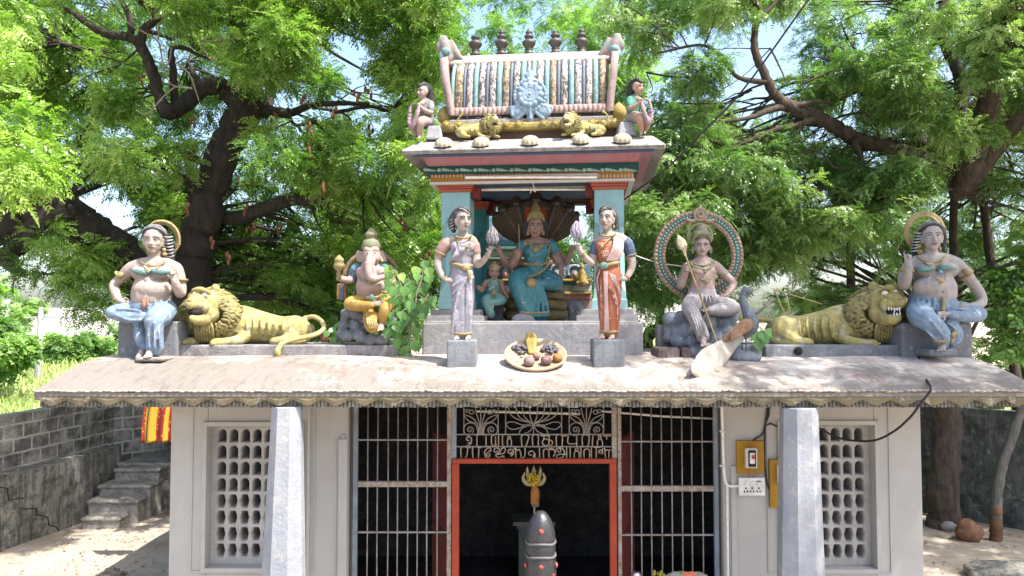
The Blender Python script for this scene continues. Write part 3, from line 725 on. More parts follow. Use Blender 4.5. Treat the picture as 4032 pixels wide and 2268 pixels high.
def mat_pattern(name, light, dark, scale=34):
    mm, nt, b = new_mat(name); v = _vec(nt, (1, 1, .7))
    n = _noise(nt, v, scale, 2, .5, 1.2); c = _mix(nt, _map(nt, n, .48, .54), dark, light); c = _mix(nt, _map(nt, _noise(nt, _vec(nt), 5, 5), .5, .7, 0, .35), c, (.5, .48, .46))
    nt.links.new(c, b.inputs['Base Color']); b.inputs['Roughness'].default_value = .7; _bump(nt, b, n, .5, .02); return mm
M_RT = paint('rib_turquoise', (.25, .47, .47), .18, .45, (.10, .18, .19), rough=.6, scale=6, chip=.45, chipcol=(.52, .58, .58))
M_RB = paint('rib_blue', (.22, .27, .34), .2, .5, (.09, .11, .15), rough=.7, scale=9)
M_RO = mat_pattern('rib_ochre_scrolls', (.34, .25, .14), (.075, .055, .045)); M_RK = mat_pattern('rib_dark_scrolls', (.42, .38, .36), (.06, .053, .053)); M_RW = mat_pattern('rib_pale_scrolls', (.50, .44, .40), (.12, .085, .075))
ribs = [(475, 510, 't'), (510, 582, 'o'), (582, 608, 'b'), (608, 668, 'k'), (668, 716, 't'), (716, 776, 'k'), (776, 806, 'b'), (806, 868, 'k'), (868, 920, 't'), (920, 982, 'o'), (982, 1012, 'b'), (1012, 1074, 'k'), (1074, 1126, 't'), (1126, 1166, 'w'), (1166, 1212, 't'), (1212, 1278, 'w'), (1278, 1328, 't'), (1328, 1388, 'o'), (1388, 1422, 'b'), (1422, 1488, 'k'), (1488, 1542, 't'), (1542, 1606, 'k'), (1606, 1638, 'b'), (1638, 1698, 'w'), (1698, 1750, 't'), (1750, 1820, 'o')]
for u0, u1, c in ribs:
    x0 = ST(R3, u0, 560, .3).x; x1 = ST(R3, u1, 560, .3).x; w = (x1 - x0) / 2 * .94; xm = (x0 + x1) / 2; m = LMB(); vs = []; fs = []; nj = 7
    for t in np.linspace(0.0, .98, 18):
        for j in range(nj):
            a = math.pi * j / (nj - 1); y, z = vault_pt(t, .004 + .035 * math.sin(a) * min(1, w / .035)); vs.append((xm - w * math.cos(a), y, z))
    for i in range(17):
        for j in range(nj - 1): fs.append((i * nj + j, i * nj + j + 1, (i + 1) * nj + j + 1, (i + 1) * nj + j))
    m.add(vs, fs, 0, True); m.build('vault_rib', {'t': M_RT, 'o': M_RO, 'b': M_RB, 'k': M_RK, 'w': M_RW}[c], vault)
zr0 = ST(R3, 1160, 345, .5).z; zr1 = ST(R3, 1160, 250, .75).z
m = LMB(); vxa, vxb = ST(R3, 480, 320, .45).x, ST(R3, 1840, 320, .45).x
M_RIDGE = paint('pink_cream_ridge', (.60, .52, .45), .15, .45, (.25, .2, .17), rough=.8, scale=4, streak=.2)
m.tube([(vxa, .46, zr0 + .03), (vxb, .46, zr0 + .03)], .035, 10); m.build('ridge_fillet', M_RIDGE, vault)
m = LMB(); sec = [(.48, zr0 + .05), (.56, zr0 + .14), (.72, zr1), (1.08, zr1), (1.24, zr0 + .14), (1.32, zr0 + .05)]
vs = [(x, y, z) for x in (vxa, vxb) for y, z in sec]; n_ = len(sec)
m.add(vs, [(j, j + 1, n_ + j + 1, n_ + j)[::-1] for j in range(n_ - 1)] + [tuple(range(n_)), tuple(range(2 * n_ - 1, n_ - 1, -1)), (0, n_, 2 * n_ - 1, n_ - 1)]); m.build('ridge_cap', M_RIDGE, vault, bevel=.01)
# flared horseshoe gables with crested horns
M_GAB = paint('pink_gable', (.52, .38, .36), .2, .5, (.17, .13, .12), rough=.8, bump=.4, scale=5, streak=.3, chip=.3, chipcol=(.42, .40, .42))
for sgn, ub, ut in ((-1, 462, 388), (1, 1868, 1925)):
    xb, xt_ = ST(R3, ub, 780, .25).x, ST(R3, ut, 240, .5).x; m = LMB(); vs = []; fs = []; ts = np.linspace(0, 2, 25)
    for k, (inn_, out_) in enumerate(((0, .03), (0, .09), (1, .10), (1, .03), (1, -.06), (0, -.06))):
        for t in ts:
            y, z = vault_pt(t, out_); f = (z - ZV0) / (zr1 - ZV0)
            x = xb + (xt_ - xb) * max(0, f) ** .8 ; x += -sgn * (.075 if inn_ else -.012)
            vs.append((x, y, z - (.09 if z < ZV0 + .02 else 0)))
    nt_ = len(ts)
    for k in range(6):
        for i in range(nt_ - 1): fs.append((k * nt_ + i, k * nt_ + i + 1, ((k + 1) % 6) * nt_ + i + 1, ((k + 1) % 6) * nt_ + i))
    m.add(vs, fs, 0, True)
    gb = m.build('gable', M_GAB, shrine)
    S = lambda u, v, y=.55: ST(R3, u if sgn < 0 else 2315 - u, v - (0 if sgn < 0 else 20), y)
    h = LMB(); r_ = .0016
    h.spt([(*S(440, 300), .085), (*S(432, 230), .075), (*S(418, 170), .07), (*S(398, 120), .05), (*S(385, 92), .018)], 10, 5); h.ell(S(372, 190), (.045, .05, .075)); h.ell(S(415, 130), (.05, .06, .06))
    h.spt([(*S(560, 290), .035), (*S(520, 240), .045), (*S(490, 170), .04), (*S(480, 135), .025)], 8, 5); h.spt([(*S(500, 270), .03), (*S(470, 210), .05), (*S(455, 150), .03)], 8, 5)
    h.build('crest_horn', paint('crest_pink_green', (.42, .30, .28), .2, .5, (.10, .20, .19), rough=.8, scale=7, chip=.35, chipcol=(.22, .38, .36)), gb, voxel=.014)
    h = LMB(); h.ell(S(428, 225, .47), (.06, .05, .05)); h.ell(S(392, 265, .47), (.035, .035, .06)); h.build('crest_collar', M_RT, gb)
# brass ridge pots
M_POT = paint('dark_bronze', (.075, .065, .055), .3, .3, rough=.5, spec=.5)
for u, vb, vt in ((685, 258, 98), (912, 252, 28), (1147, 250, 30), (1376, 242, 58), (1603, 240, 28)):
    b, t = ST(R3, u, vb, .9), ST(R3, u, vt, .9); h = t.z - b.z; H = .40; m = LMB()
    prof = [(.062, -.02), (.066, .012), (.05, .03), (.04, .045), (.055, .06), (.04, .075), (.052, .085), (.082, .125), (.086, .15), (.06, .178), (.034, .19), (.05, .205), (.062, .225), (.045, .245), (.026, .255), (.042, .27), (.04, .285), (.022, .30), (.016, .335), (.005, .39)]
    m.lathe(b, [(r, min(z, h)) for r, z in prof], 20); m.build('ridge_pot', M_POT, vault)
# blue rosette standing before the vault
M_ROS = paint('pale_blue_rosette', (.36, .50, .62), .2, .4, (.14, .22, .32), rough=.7, bump=.4, scale=6, chip=.25, chipcol=(.62, .70, .76))
ro = LMB(); yr = .13; px = ST(R3, 1160, 600, yr); pxm = (ST(R3, 1260, 600, yr).x - px.x) / 100
def rp(u, v, dy=0): return Vector((px.x + (u - 1160) * pxm, yr + dy, px.z - (v - 600) * pxm))
ro.ell(rp(1160, 610), (150 * pxm, .05, 145 * pxm), None, 20, 10)
for r, n_, q in ((135, 26, 17), (88, 12, 26)):
    for i in range(n_):
        a = 2 * math.pi * i / n_; ro.ell(rp(1160 + r * math.cos(a), 610 + r * math.sin(a), -.03 - (.02 if r < 100 else 0)), (q * pxm, .03, q * pxm), None, 8, 6)
for r in (58, 34): ro.tube([rp(1160 + r * math.cos(a), 605 + r * math.sin(a), -.065) for a in np.linspace(0, 6.29, 22)], 8 * pxm, 6, False)
ro.ell(rp(1160, 605, -.05), (20 * pxm, .04, 20 * pxm))
for s_ in (-1, 1):
    ro.ell(rp(1160 + s_ * 112, 745), (72 * pxm, .05, 70 * pxm)); ro.tube([rp(1160 + s_ * (112 + (10 + 3.6 * i) * math.cos(i * .55)), 745 + (10 + 3.6 * i) * math.sin(i * .55), -.04) for i in range(14)], 8 * pxm, 6)
    ro.ell(rp(1160 + s_ * 160, 712), (28 * pxm, .04, 26 * pxm)); ro.tube([rp(1160 + s_ * 40, 640, -.02), rp(1160 + s_ * 45, 760, -.03), rp(1160 + s_ * 110, 815, -.02)], 16 * pxm, 7)
    ro.ell(rp(1160 + s_ * 42, 490), (30 * pxm, .035, 28 * pxm)); ro.ell(rp(1160 + s_ * 28, 430), (30 * pxm, .035, 28 * pxm))
for i in range(7): ro.ell(rp(1160, 680 + 22 * i, -.04), (13 * pxm, .03, 12 * pxm))
ro.tube([rp(1160, 650), rp(1160, 820)], 34 * pxm, 10); ro.spt([(*rp(1160, 520), 50 * pxm), (*rp(1160, 440), 32 * pxm), (*rp(1150, 390), 24 * pxm), (*rp(1150, 360), 10 * pxm)], 8, 4)
ro.build('rosette', M_ROS, shrine, voxel=.010, it=2)
# corner bud ornaments beside the vault
for u, v in ((420, 775), (1925, 745)):
    p = ST(R3, u, v, .3); m = LMB(); m.lathe(p + Vector((0, 0, -.10)), [(.05, 0), (.085, .04), (.09, .09), (.07, .15), (.03, .19), (.005, .21)], 12); m.build('bud_ornament', M_YEL, shrine)
# lamp tubes clipped under the beam
M_TUBE = plain('lamp_tube_white', (.80, .79, .74), .3)
for u0, u1, v, y, lab, g in ((605, 1730, 1313, .02, 'long white fluorescent tube along the orange beam of the shrine', 0), (665, 1695, 1418, .34, 'white fluorescent tube under the dark blue soffit of the shrine', 0)):
    a, b = ST(R3, u0, v, y), ST(R3, u1, v, y); aw, bw = SXF @ a, SXF @ b; o = thing('lamp_tube', aw, lab, 'lamp'); m = MB()
    m.tube([aw, bw], .014, 8); m.build('tube', M_TUBE, o); m = LMB(); m.bb((a.x - .02, y + .016, a.z - .02), (b.x + .02, y + .036, a.z + .02)); m.build('batten', M_WHITE, o)

# ------------------------------------------------------------------ second shrine farther back on the roof, seen between the columns
rs = thing('rear_shrine', (0, 11.2, 3.1), 'smaller colourful tiered shrine tower seen between the turquoise columns', 'shrine')
def rbox(name, mat, u0, u1, v0, v1, Y0, Y1, bevel=.012):
    t = R4.at(Y0); a, b = t(u0, v1), t(u1, v0); return one(name, mat, rs, 'bb', (a.x, Y0, a.z), (b.x, Y1, b.z), bevel=bevel)
MG = paint('tier_green', (.10, .24, .17), .2, .4, rough=.7); MR = paint('tier_rose', (.50, .20, .20), .2, .4, rough=.7); MW = paint('tier_white', (.62, .60, .56), .15, .4, rough=.7); MY = paint('tier_gold', (.48, .33, .08), .2, .4, rough=.7); MB_ = paint('tier_blue', (.13, .27, .40), .2, .4, rough=.7)
rbox('plinth', paint('tier_pink', (.52, .38, .36), .15, .4, rough=.8), 440, 1330, 862, 1040, 10.9, 12.6); rbox('tier', MR, 440, 1330, 822, 861, 10.85, 12.6); rbox('tier', MY, 440, 1330, 800, 821, 10.8, 12.6); rbox('tier', MW, 440, 1330, 745, 799, 10.9, 12.5)
rbox('tier', MG, 440, 1330, 722, 744, 10.85, 12.5); rbox('tier', MY, 440, 1330, 700, 721, 10.8, 12.5); rbox('tier', MB_, 450, 1320, 590, 699, 11.0, 12.4); rbox('tier', MR, 440, 1030, 556, 589, 10.85, 12.4); rbox('tier', MG, 450, 1010, 535, 555, 10.8, 12.4)
rbox('tier', MW, 470, 1000, 480, 534, 10.95, 12.3); rbox('tier', MG, 480, 990, 452, 479, 10.85, 12.3)
t = R4.at(10.9); m = MB(); c = t(560, 452); m.lathe((c.x + .25, 11.5, c.z), [(.42, 0), (.5, .12), (.46, .3), (.3, .5), (.12, .62), (.1, .68), (.14, .74), (.02, .86)], 16); m.build('dome', MB_, rs)
for u, v in ((665, 650), (1065, 650), (1200, 655)):
    m = MB(); p = t(u, v); pm = t.r(1)
    m.ell(p + Vector((0, .06, 0)), (48 * pm, .08, 52 * pm), None, 14, 8)
    for i in range(13):
        a = math.radians(-20 + 220 * i / 12); m.ell(p + Vector((52 * pm * math.cos(a), 0, 52 * pm * math.sin(a) + .01)), (12 * pm, .04, 12 * pm), None, 8, 6)
    o = m.build('niche_arch', paint('arch_pale_blue', (.50, .58, .66), .15, .35, rough=.7, scale=7), rs); m = MB(); m.ell(p + Vector((0, -.03, -.04)), (15 * pm, .03, 22 * pm)); m.build('niche_figure', MR, o)
# small gilded figure seated on the rear shrine's ledge
m = MB(); t = R4.at(10.75); m.spt([(*t(1255, 640), t.r(22)), (*t(1255, 690), t.r(26)), (*t(1260, 730), t.r(34))], 8, 4); m.ell(t(1255, 610), t.r(20)); m.ell(t(1255, 588), (t.r(12), t.r(12), t.r(18))); m.tube([t(1235, 650), t(1215, 690), t(1240, 720)], t.r(9)); m.tube([t(1275, 650), t(1292, 690), t(1275, 720)], t.r(9)); m.tube([t(1225, 735), t(1260, 745), t(1295, 735)], t.r(20))
fg = m.build('small_statue', MY, None, voxel=.012); tag(fg, 'small gilded seated figure on the ledge of the rear shrine, beside the right column', 'statue')
m = MB(); m.spt([(*t(487, 690), t.r(24)), (*t(487, 650), t.r(20))], 8, 4); m.ell(t(487, 622), t.r(18)); m.ell(t(487, 600), (t.r(12), t.r(12), t.r(14))); m.tube([t(465, 655), t(460, 690), t(480, 700)], t.r(8)); m.tube([t(508, 655), t(514, 690), t(494, 700)], t.r(8))
fg = m.build('small_statue', MR, None, voxel=.012); tag(fg, 'small red figure on the rear shrine, beside the left column', 'statue')
# ================================================================== TREES
def mat_leaf(name, c0, c1, c2, trans=.45, rough=.5):
    m, nt, b = new_mat(name); out = nt.nodes['Material Output']
    at = nt.nodes.new('ShaderNodeAttribute'); at.attribute_name = 'tint'
    rp = nt.nodes.new('ShaderNodeValToRGB'); rp.color_ramp.elements[0].color = (*c0, 1); rp.color_ramp.elements[1].color = (*c2, 1)
    e = rp.color_ramp.elements.new(.5); e.color = (*c1, 1); nt.links.new(at.outputs['Fac'], rp.inputs[0])
    nt.links.new(rp.outputs[0], b.inputs['Base Color']); b.inputs['Roughness'].default_value = rough; b.inputs['Specular IOR Level'].default_value = .5
    t = nt.nodes.new('ShaderNodeBsdfTranslucent'); hs = _mix(nt, 1.0, rp.outputs[0], (1.1, 1.35, .6), 'MULTIPLY'); nt.links.new(hs, t.inputs[0])
    mx = nt.nodes.new('ShaderNodeMixShader'); mx.inputs[0].default_value = trans
    nt.links.new(b.outputs[0], mx.inputs[1]); nt.links.new(t.outputs[0], mx.inputs[2]); nt.links.new(mx.outputs[0], out.inputs[0]); return m
def mat_bark(name, c0, c1):
    m, nt, b = new_mat(name); v = _vec(nt)
    n1 = _noise(nt, _vec(nt, (5, 5, 1.6)), 2.2, 8, .7); n2 = _noise(nt, v, 1.3, 5)
    c = _mix(nt, _map(nt, n1, .35, .65), c0, c1); c = _mix(nt, _map(nt, n2, .5, .7, 0, .5), c, tuple(x * .5 for x in c0))
    nt.links.new(c, b.inputs['Base Color']); b.inputs['Roughness'].default_value = .95; _bump(nt, b, n1, 1.0, .06); return m
M_BARK = mat_bark('dark_bark', (.016, .012, .010), (.055, .043, .034))
M_BARK2 = mat_bark('brown_bark', (.030, .023, .018), (.10, .075, .055))
M_TWIG = mat_bark('pale_twig', (.22, .19, .15), (.36, .32, .26))
M_NEEM = mat_leaf('neem_leaf', (.06, .135, .026), (.18, .31, .06), (.43, .53, .17), .48, .30)
M_YEL = mat_leaf('young_leaf', (.14, .27, .04), (.27, .42, .07), (.45, .56, .17), .45, .32)
M_TAM = mat_leaf('fine_leaf', (.055, .12, .033), (.16, .265, .078), (.37, .46, .19), .48, .32)
M_FAR = mat_leaf('far_leaf', (.08, .17, .045), (.20, .33, .09), (.40, .52, .20), .48)

def spray(rng, nleaf, pairs, L, ll, lw, droop):
    """A twig end: nleaf compound leaves of paired leaflets, along +x."""
    Q = []
    for k in range(nleaf):
        az = rng.uniform(-1.3, 1.3); el = rng.uniform(-.5, .7); d = np.array([math.cos(az) * math.cos(el), math.sin(az) * math.cos(el), math.sin(el)])
        side = np.cross(d, [0, 0, 1]); side /= np.linalg.norm(side) + 1e-9
        start = np.array([rng.uniform(-.5, .2) * L, rng.uniform(-.12, .12) * L, rng.uniform(-.1, .1) * L]); Lk = L * rng.uniform(.7, 1.15)
        for i in range(pairs):
            t = (i + .6) / pairs; p = start + d * Lk * t + np.array([0, 0, -droop * Lk * t * t])
            tang = d + np.array([0, 0, -2 * droop * t]); tang /= np.linalg.norm(tang)
            for s in (-1, 1):
                ld = side * s * .8 + tang * .65 + np.array([0, 0, rng.uniform(-.45, .1)]); ld /= np.linalg.norm(ld)
                wv = np.cross(ld, [rng.uniform(-.5, .5), rng.uniform(-.5, .5), 1]); wv /= np.linalg.norm(wv)
                l_ = ll * rng.uniform(.75, 1.15) * (1 - .3 * abs(t - .45)); w_ = lw * rng.uniform(.8, 1.2)
                Q.append([p, p + ld * l_ * .45 + wv * w_ / 2, p + ld * l_, p + ld * l_ * .4 - wv * w_ / 2])
    return np.array(Q)
def leaf_mesh(name, quads, tint, mat, parent):
    base = np.array(wloc(parent)) if parent is not None else np.zeros(3); q = quads.reshape(-1, 3) - base; n = len(q); nf = n // 4
    me = bpy.data.meshes.new(name); me.vertices.add(n); me.vertices.foreach_set('co', q.astype(np.float32).ravel())
    me.loops.add(n); me.loops.foreach_set('vertex_index', np.arange(n, dtype=np.int32))
    me.polygons.add(nf); me.polygons.foreach_set('loop_start', np.arange(0, n, 4, dtype=np.int32))
    try: me.polygons.foreach_set('loop_total', np.full(nf, 4, dtype=np.int32))
    except Exception: pass
    a = me.attributes.new('tint', 'FLOAT', 'FACE'); a.data.foreach_set('value', np.clip(tint, 0, 1).astype(np.float32))
    me.materials.append(mat); me.update(calc_edges=True)
    o = bpy.data.objects.new(name, me); COL.objects.link(o)
    if parent is not None: o.parent = parent
    return o
def crown(name, clumps, tmpl, mat, parent, seed, droop=.25, tint0=.5, flat=.75):
    """clumps: (centre, radius, sprays, scale). Sprays gather near each clump's shell and point outward."""
    rng = np.random.default_rng(seed); QS = []; TS = []
    for c, r, n, scl in clumps:
        c = np.array(c); ct = rng.normal(tint0, .19)
        dirs = rng.normal(size=(n, 3)); dirs /= np.linalg.norm(dirs, axis=1)[:, None]
        rad = r * rng.uniform(.15, 1, n) ** .6
        pos = c + dirs * rad[:, None] * np.array([1, 1, flat])
        ax = dirs * .8 + rng.normal(size=(n, 3)) * .45 + np.array([0, 0, -droop]); ax /= np.linalg.norm(ax, axis=1)[:, None]
        for i in range(n):
            x = ax[i]; y = np.cross([0, 0, 1], x); ny = np.linalg.norm(y); y = y / ny if ny > 1e-3 else np.array([0, 1, 0]); z = np.cross(x, y)
            roll = rng.uniform(-.6, .6); y2 = y * math.cos(roll) + z * math.sin(roll); z2 = np.cross(x, y2)
            R = np.stack([x, y2, z2], 1); t = tmpl[rng.integers(len(tmpl))]
            QS.append((t.reshape(-1, 3) @ R.T) * scl * rng.uniform(.8, 1.2) + pos[i]); TS.append(np.clip(rng.normal(ct, .1) + rng.normal(0, .09, len(t)), 0, 1))
    return leaf_mesh(name, np.concatenate(QS), np.concatenate(TS), mat, parent)
_r = np.random.default_rng(5)
TPL_NEEM = [spray(_r, 5, 7, .34, .085, .028, .35) for _ in range(14)]
TPL_FINE = [spray(_r, 6, 7, .24, .050, .023, .25) for _ in range(14)]
TPL_BROAD = [spray(_r, 5, 3, .20, .12, .065, .3) for _ in range(6)]

BR = []
def twigs(name, mat, parent, clumps, src, seed):
    """A forked twig from the nearest branch out to every leaf clump."""
    rg = random.Random(seed); m = MB(); A = np.array([p[0] for p in src]); Rr = [p[1] for p in src]
    for c, r, n, s in clumps:
        c = np.array(c); d = A - c; dist = np.linalg.norm(d * np.array([1, .8, 1.15]), axis=1) + np.where(A[:, 2] > c[2] + .4, 1.0, 0); i = int(dist.argmin())
        if dist[i] > 3.6: continue
        a = A[i]; L = np.linalg.norm(c - a); mid = (a + c) / 2 + np.array([rg.uniform(-.2, .2), rg.uniform(-.2, .2), rg.uniform(-.05, .25)]) * L * .6; r0 = min(.045, Rr[i] * .6, .012 + .012 * L)
        m.tube([tuple(q) for q in spl([a, mid, c], 5)], [r0 * (1 - .7 * k / 10) for k in range(11)], 5, True)
        for k in range(3):
            e = c + np.array([rg.uniform(-1, 1), rg.uniform(-1, 1), rg.uniform(-.6, .8)]) * r * 1.1; q = mid + (c - mid) * rg.uniform(.2, .8); m.tube([tuple(q), tuple((q + e) / 2 + np.array([0, 0, .06])), tuple(e)], [r0 * .5, r0 * .38, .004], 5, True)
    return m.build(name, mat, parent)
def limb(mb, pts, tr, Y, r0, r1, dY=0, wob=.0, seed=1, n=9):
    """Branch traced on a crop: depth drifts from Y to Y+dY, radius r0 to r1 in crop pixels."""
    rows = []; N = len(pts); rg = random.Random(seed)
    for i, (u, v) in enumerate(pts):
        f = i / max(1, N - 1); y = Y + dY * f; p = tr.at(y)(u, v); rows.append((p.x, p.y, p.z, tr.at(y).r(r0 + (r1 - r0) * f)))
    A = spl(rows, 6); k = len(A)
    pts3 = []; rr = []
    for i, a in enumerate(A):
        w = a[3] * .13; pts3.append((a[0] + rg.uniform(-w, w), a[1] + rg.uniform(-w, w), a[2] + rg.uniform(-w, w))); rr.append(max(.006, a[3] * rg.uniform(.93, 1.08)))
    mb.tube(pts3, rr, n, True); BR.extend([(p_, r_) for p_, r_ in zip(pts3, rr)])
K1 = Tr(0, 0, 2.07, 14); K2 = Tr(1100, 0, 1.811, 14); K3 = Tr(2400, 0, 1.5784, 13.5); KD = Tr(0, 0, 1 / 1.56522, 14)
rnd = random.Random(11)
def scatter(n, x0, x1, y0, y1, Ya, Yb, rad, ns, scl, gaps=(), seed=0, jit=.35, thr=-.15, path=(), py=0, pr=80):
    """Clumps through a slab of the wood (given in photo-view pixels and metres of depth), thinned by a 3-D noise so that gaps open."""
    rg = random.Random(seed); out = []; tries = 0
    while len(out) < n and tries < n * 20:
        tries += 1
        x, y, Yv = rg.uniform(x0, x1), rg.uniform(y0, y1), rg.uniform(Ya, Yb); p = D(x, y, Yv)
        if noise.noise(Vector((p.x * .45, p.z * .6, p.y * .25 + seed))) < thr: continue
        if any((x - g[0]) ** 2 / g[2] ** 2 + (y - g[1]) ** 2 / g[3] ** 2 < 1 for g in gaps): continue
        if Yv < py and any((x - g[0]) ** 2 + (y - g[1]) ** 2 < pr * pr for g in path): continue
        out.append((p, rad * rg.uniform(1 - jit, 1 + jit), int(ns * rg.uniform(.7, 1.3)), scl))
    return out

# ---- the big neem on the left
neem = thing('spreading_tree', (-5.2, 14.2, 0), 'big spreading tree with thick dark leaning trunk and feathery leaves, behind the left lion statue', 'tree')
tk = MB()
limb(tk, [(1010, 2300), (985, 1900), (1000, 1700), (1560, 1780), ][:3], Tr(0, 0, 1.3157, 14), 78, 66, 0, seed=2, n=14)
limb(tk, [(465, 1080), (468, 850), (480, 730), (490, 640), (508, 560), (530, 470), (560, 390), (600, 310), (637, 268)], KD, 14.2, 46, 38, -.4, seed=3, n=14)
limb(tk, [(2060, 870), (2200, 900), (2350, 930), (2484, 870), (2600, 850), (2800, 840), (3000, 850)], K1, 13.8, 46, 16, -.6, seed=4)
limb(tk, [(1990, 900), (1900, 800), (1830, 710), (1750, 690), (1620, 740), (1500, 850), (1400, 915), (1345, 900)], K1, 13.8, 75, 62, -.8, seed=5, n=11)
limb(tk, [(1345, 920), (1290, 760), (1240, 570), (1150, 380), (1070, 310), (960, 290), (850, 270), (700, 180), (560, 80), (430, 0), (300, -90)], K1, 13, 52, 20, -.6, seed=6, n=10)
limb(tk, [(1150, 370), (1170, 250), (1280, 140), (1180, 40), (1080, -40)], K1, 12.8, 40, 18, -.3, seed=7)
limb(tk, [(1270, 140), (1420, 180), (1520, 230), (1560, 340), (1615, 405)], K1, 12.7, 30, 20, -.2, seed=8)
limb(tk, [(1070, 310), (1060, 150), (1010, 40), (960, -30)], K1, 12.8, 30, 18, 0, seed=9)
limb(tk, [(1420, 820), (1410, 560), (1400, 400), (1500, 390), (1600, 440), (1720, 490)], K1, 13.2, 34, 9, -.3, seed=10)
limb(tk, [(1650, 720), (1580, 600), (1530, 500)], K1, 13.4, 34, 12, .3, seed=11)
limb(tk, [(2060, 880), (2120, 760), (2090, 640)], K1, 13.8, 50, 20, .3, seed=12)
limb(tk, [(1940, 800), (1930, 690)], K1, 13.6, 40, 26, 0, seed=13)
limb(tk, [(1200, 250), (1330, 290), (1400, 320), (1500, 260), (1650, 230), (1780, 170)], K1, 12.7, 20, 8, -.2, seed=14)
limb(tk, [(0, 560), (70, 556), (130, 522), (200, 572), (270, 620), (340, 690), (430, 760), (470, 830)], KD, 12.6, 52, 58, 1.5, seed=15, n=12)
limb(tk, [(150, 540), (80, 590), (30, 630), (10, 655), (60, 690)], KD, 12.7, 38, 10, -.3, seed=16)
limb(tk, [(-200, 600), (-90, 585), (0, 560)], KD, 12.2, 50, 52, .4, seed=17, n=12)
limb(tk, [(90, 340), (200, 260), (290, 170), (380, 100), (450, 30), (600, 20), (720, 100), (880, 110)], K2, 15, 45, 14, -.4, seed=18)
limb(tk, [(90, 340), (-20, 480), (-60, 640), (-90, 780), (-110, 800)], K2, 15, 40, 40, -.8, seed=19)
limb(tk, [(80, 1420), (180, 1430), (330, 1400), (460, 1370), (600, 1380), (700, 1300)], K2, 14.2, 45, 10, -.4, seed=20)
limb(tk, [(80, 1420), (-150, 1500), (-330, 1560), (-560, 1480)], K2, 14.2, 50, 50, .2, seed=201)
limb(tk, [(400, 800), (650, 760), (760, 790), (880, 730), (980, 690), (1060, 640)], K2, 13.2, 14, 8, .2, seed=21)
limb(tk, [(830, 750), (900, 660), (945, 570)], K2, 13.4, 12, 6, 0, seed=22)
limb(tk, [(60, 780), (110, 890), (260, 880), (420, 1020), (690, 990)], K2, 13.4, 16, 6, .2, seed=23)
limb(tk, [(470, 0), (470, 320), (560, 370)], K1, 13.6, 16, 20, 0, seed=24)
tk.spt([(-5.75, 14.1, 6.0, .2), (-5.2, 13.8, 7.2, .17), (-4.8, 12.6, 9.2, .14), (-5.0, 11, 10.6, .09), (-4.6, 9.5, 11, .04)], 8, 5)
tk.build('trunk', M_BARK, neem)
tw = MB()
for i, pts in enumerate([[(860, 0), (1050, 190), (1270, 320), (1310, 420), (1340, 560), (1400, 690), (1560, 720)], [(1400, 390), (1380, 500), (1340, 560)], [(1560, 720), (1440, 705), (1330, 790), (1200, 930), (1110, 900)],
        [(1600, 260), (1720, 490), (1810, 400), (1950, 460)], [(1290, 320), (1300, 200), (1380, 100), (1410, 0)], [(1660, 300), (1720, 180), (1710, 60)], [(1440, 510), (1540, 600), (1600, 750), (1620, 820)], [(1640, 330), (1800, 330), (2000, 290)], [(1730, 330), (1900, 380), (2120, 410)]]):
    limb(tw, pts, K1, 12.4, 8, 5, -.1, seed=40 + i, n=6)
tw.build('bare_twigs', M_TWIG, neem)
pathL = [tuple(r) for r in spl([(485, 760), (490, 640), (508, 560), (535, 470), (565, 390), (600, 310), (640, 268)], 4)] + [tuple(r) for r in spl([(590, 240), (540, 215), (480, 250), (430, 275), (400, 230), (385, 150), (350, 95), (250, 85)], 3)] + [tuple(r) for r in spl([(0, 560), (130, 525), (220, 580), (330, 680), (430, 760)], 4)] + [(700, 290), (780, 275)]
K3p = lambda L: [(1533.3 + r[0] / 2.4705, r[1] / 2.4705) for r in spl(L, 4)]
pathR = K3p([(960, 450), (1010, 560), (1080, 640), (1200, 700), (1340, 750), (1450, 820), (1560, 870)]) + K3p([(2190, 700), (2190, 520), (2150, 400), (2080, 250)]) + K3p([(920, 330), (900, 200)])
gapsL = [(255, 520, 75, 95), (60, 640, 110, 60), (40, 790, 330, 110), (300, 700, 60, 60), (410, 130, 30, 40), (745, 480, 35, 30), (1000, 560, 40, 60)]
cl = scatter(245, -150, 1130, -60, 700, 13, 17.5, .46, 20, 1.0, gapsL, 1, path=pathL, py=14.4, pr=62, thr=-.1)
cl += scatter(95, -100, 1130, -60, 420, 11.2, 13, .48, 24, .95, gapsL + [(330, 200, 160, 170), (560, 420, 90, 200)], 2, thr=.0, path=pathL, py=20, pr=72)
cl += scatter(62, 380, 1080, 480, 850, 14.5, 17.5, .5, 24, 1.0, gapsL, 3, thr=-.5, path=pathL, py=14.6, pr=60)
cl += scatter(34, 90, 520, 200, 520, 15, 17.5, .5, 22, 1.0, [(235, 520, 60, 60)], 4, thr=-.6)
cl += [(D(x, y, Y), .42, 22, .9) for x, y, Y in ((150, 690, 12.4), (210, 640, 12.2), (260, 720, 12.6), (60, 660, 12.5), (240, 780, 12.6), (120, 600, 12.3), (190, 730, 12.4), (280, 660, 13))]
crown('crown', cl, TPL_NEEM, M_NEEM, neem, 21); twigs('twigs', M_BARK, neem, cl, BR, 5); BR.clear()
near = [(D(x, y, Y), r, 13, .9) for x, y, Y, r in ((20, 330, 8.6, .35), (70, 400, 8.4, .35), (-30, 430, 8.3, .4), (60, 300, 8.8, .3), (120, 430, 8.7, .25), (20, 470, 8.5, .35), (-40, 260, 8.6, .4), (30, 150, 9, .3), (-20, 60, 9, .4), (60, 40, 9.4, .3), (90, 360, 9, .25))]
crown('sunlit_spray', near, TPL_NEEM, M_YEL, neem, 22, droop=.5)
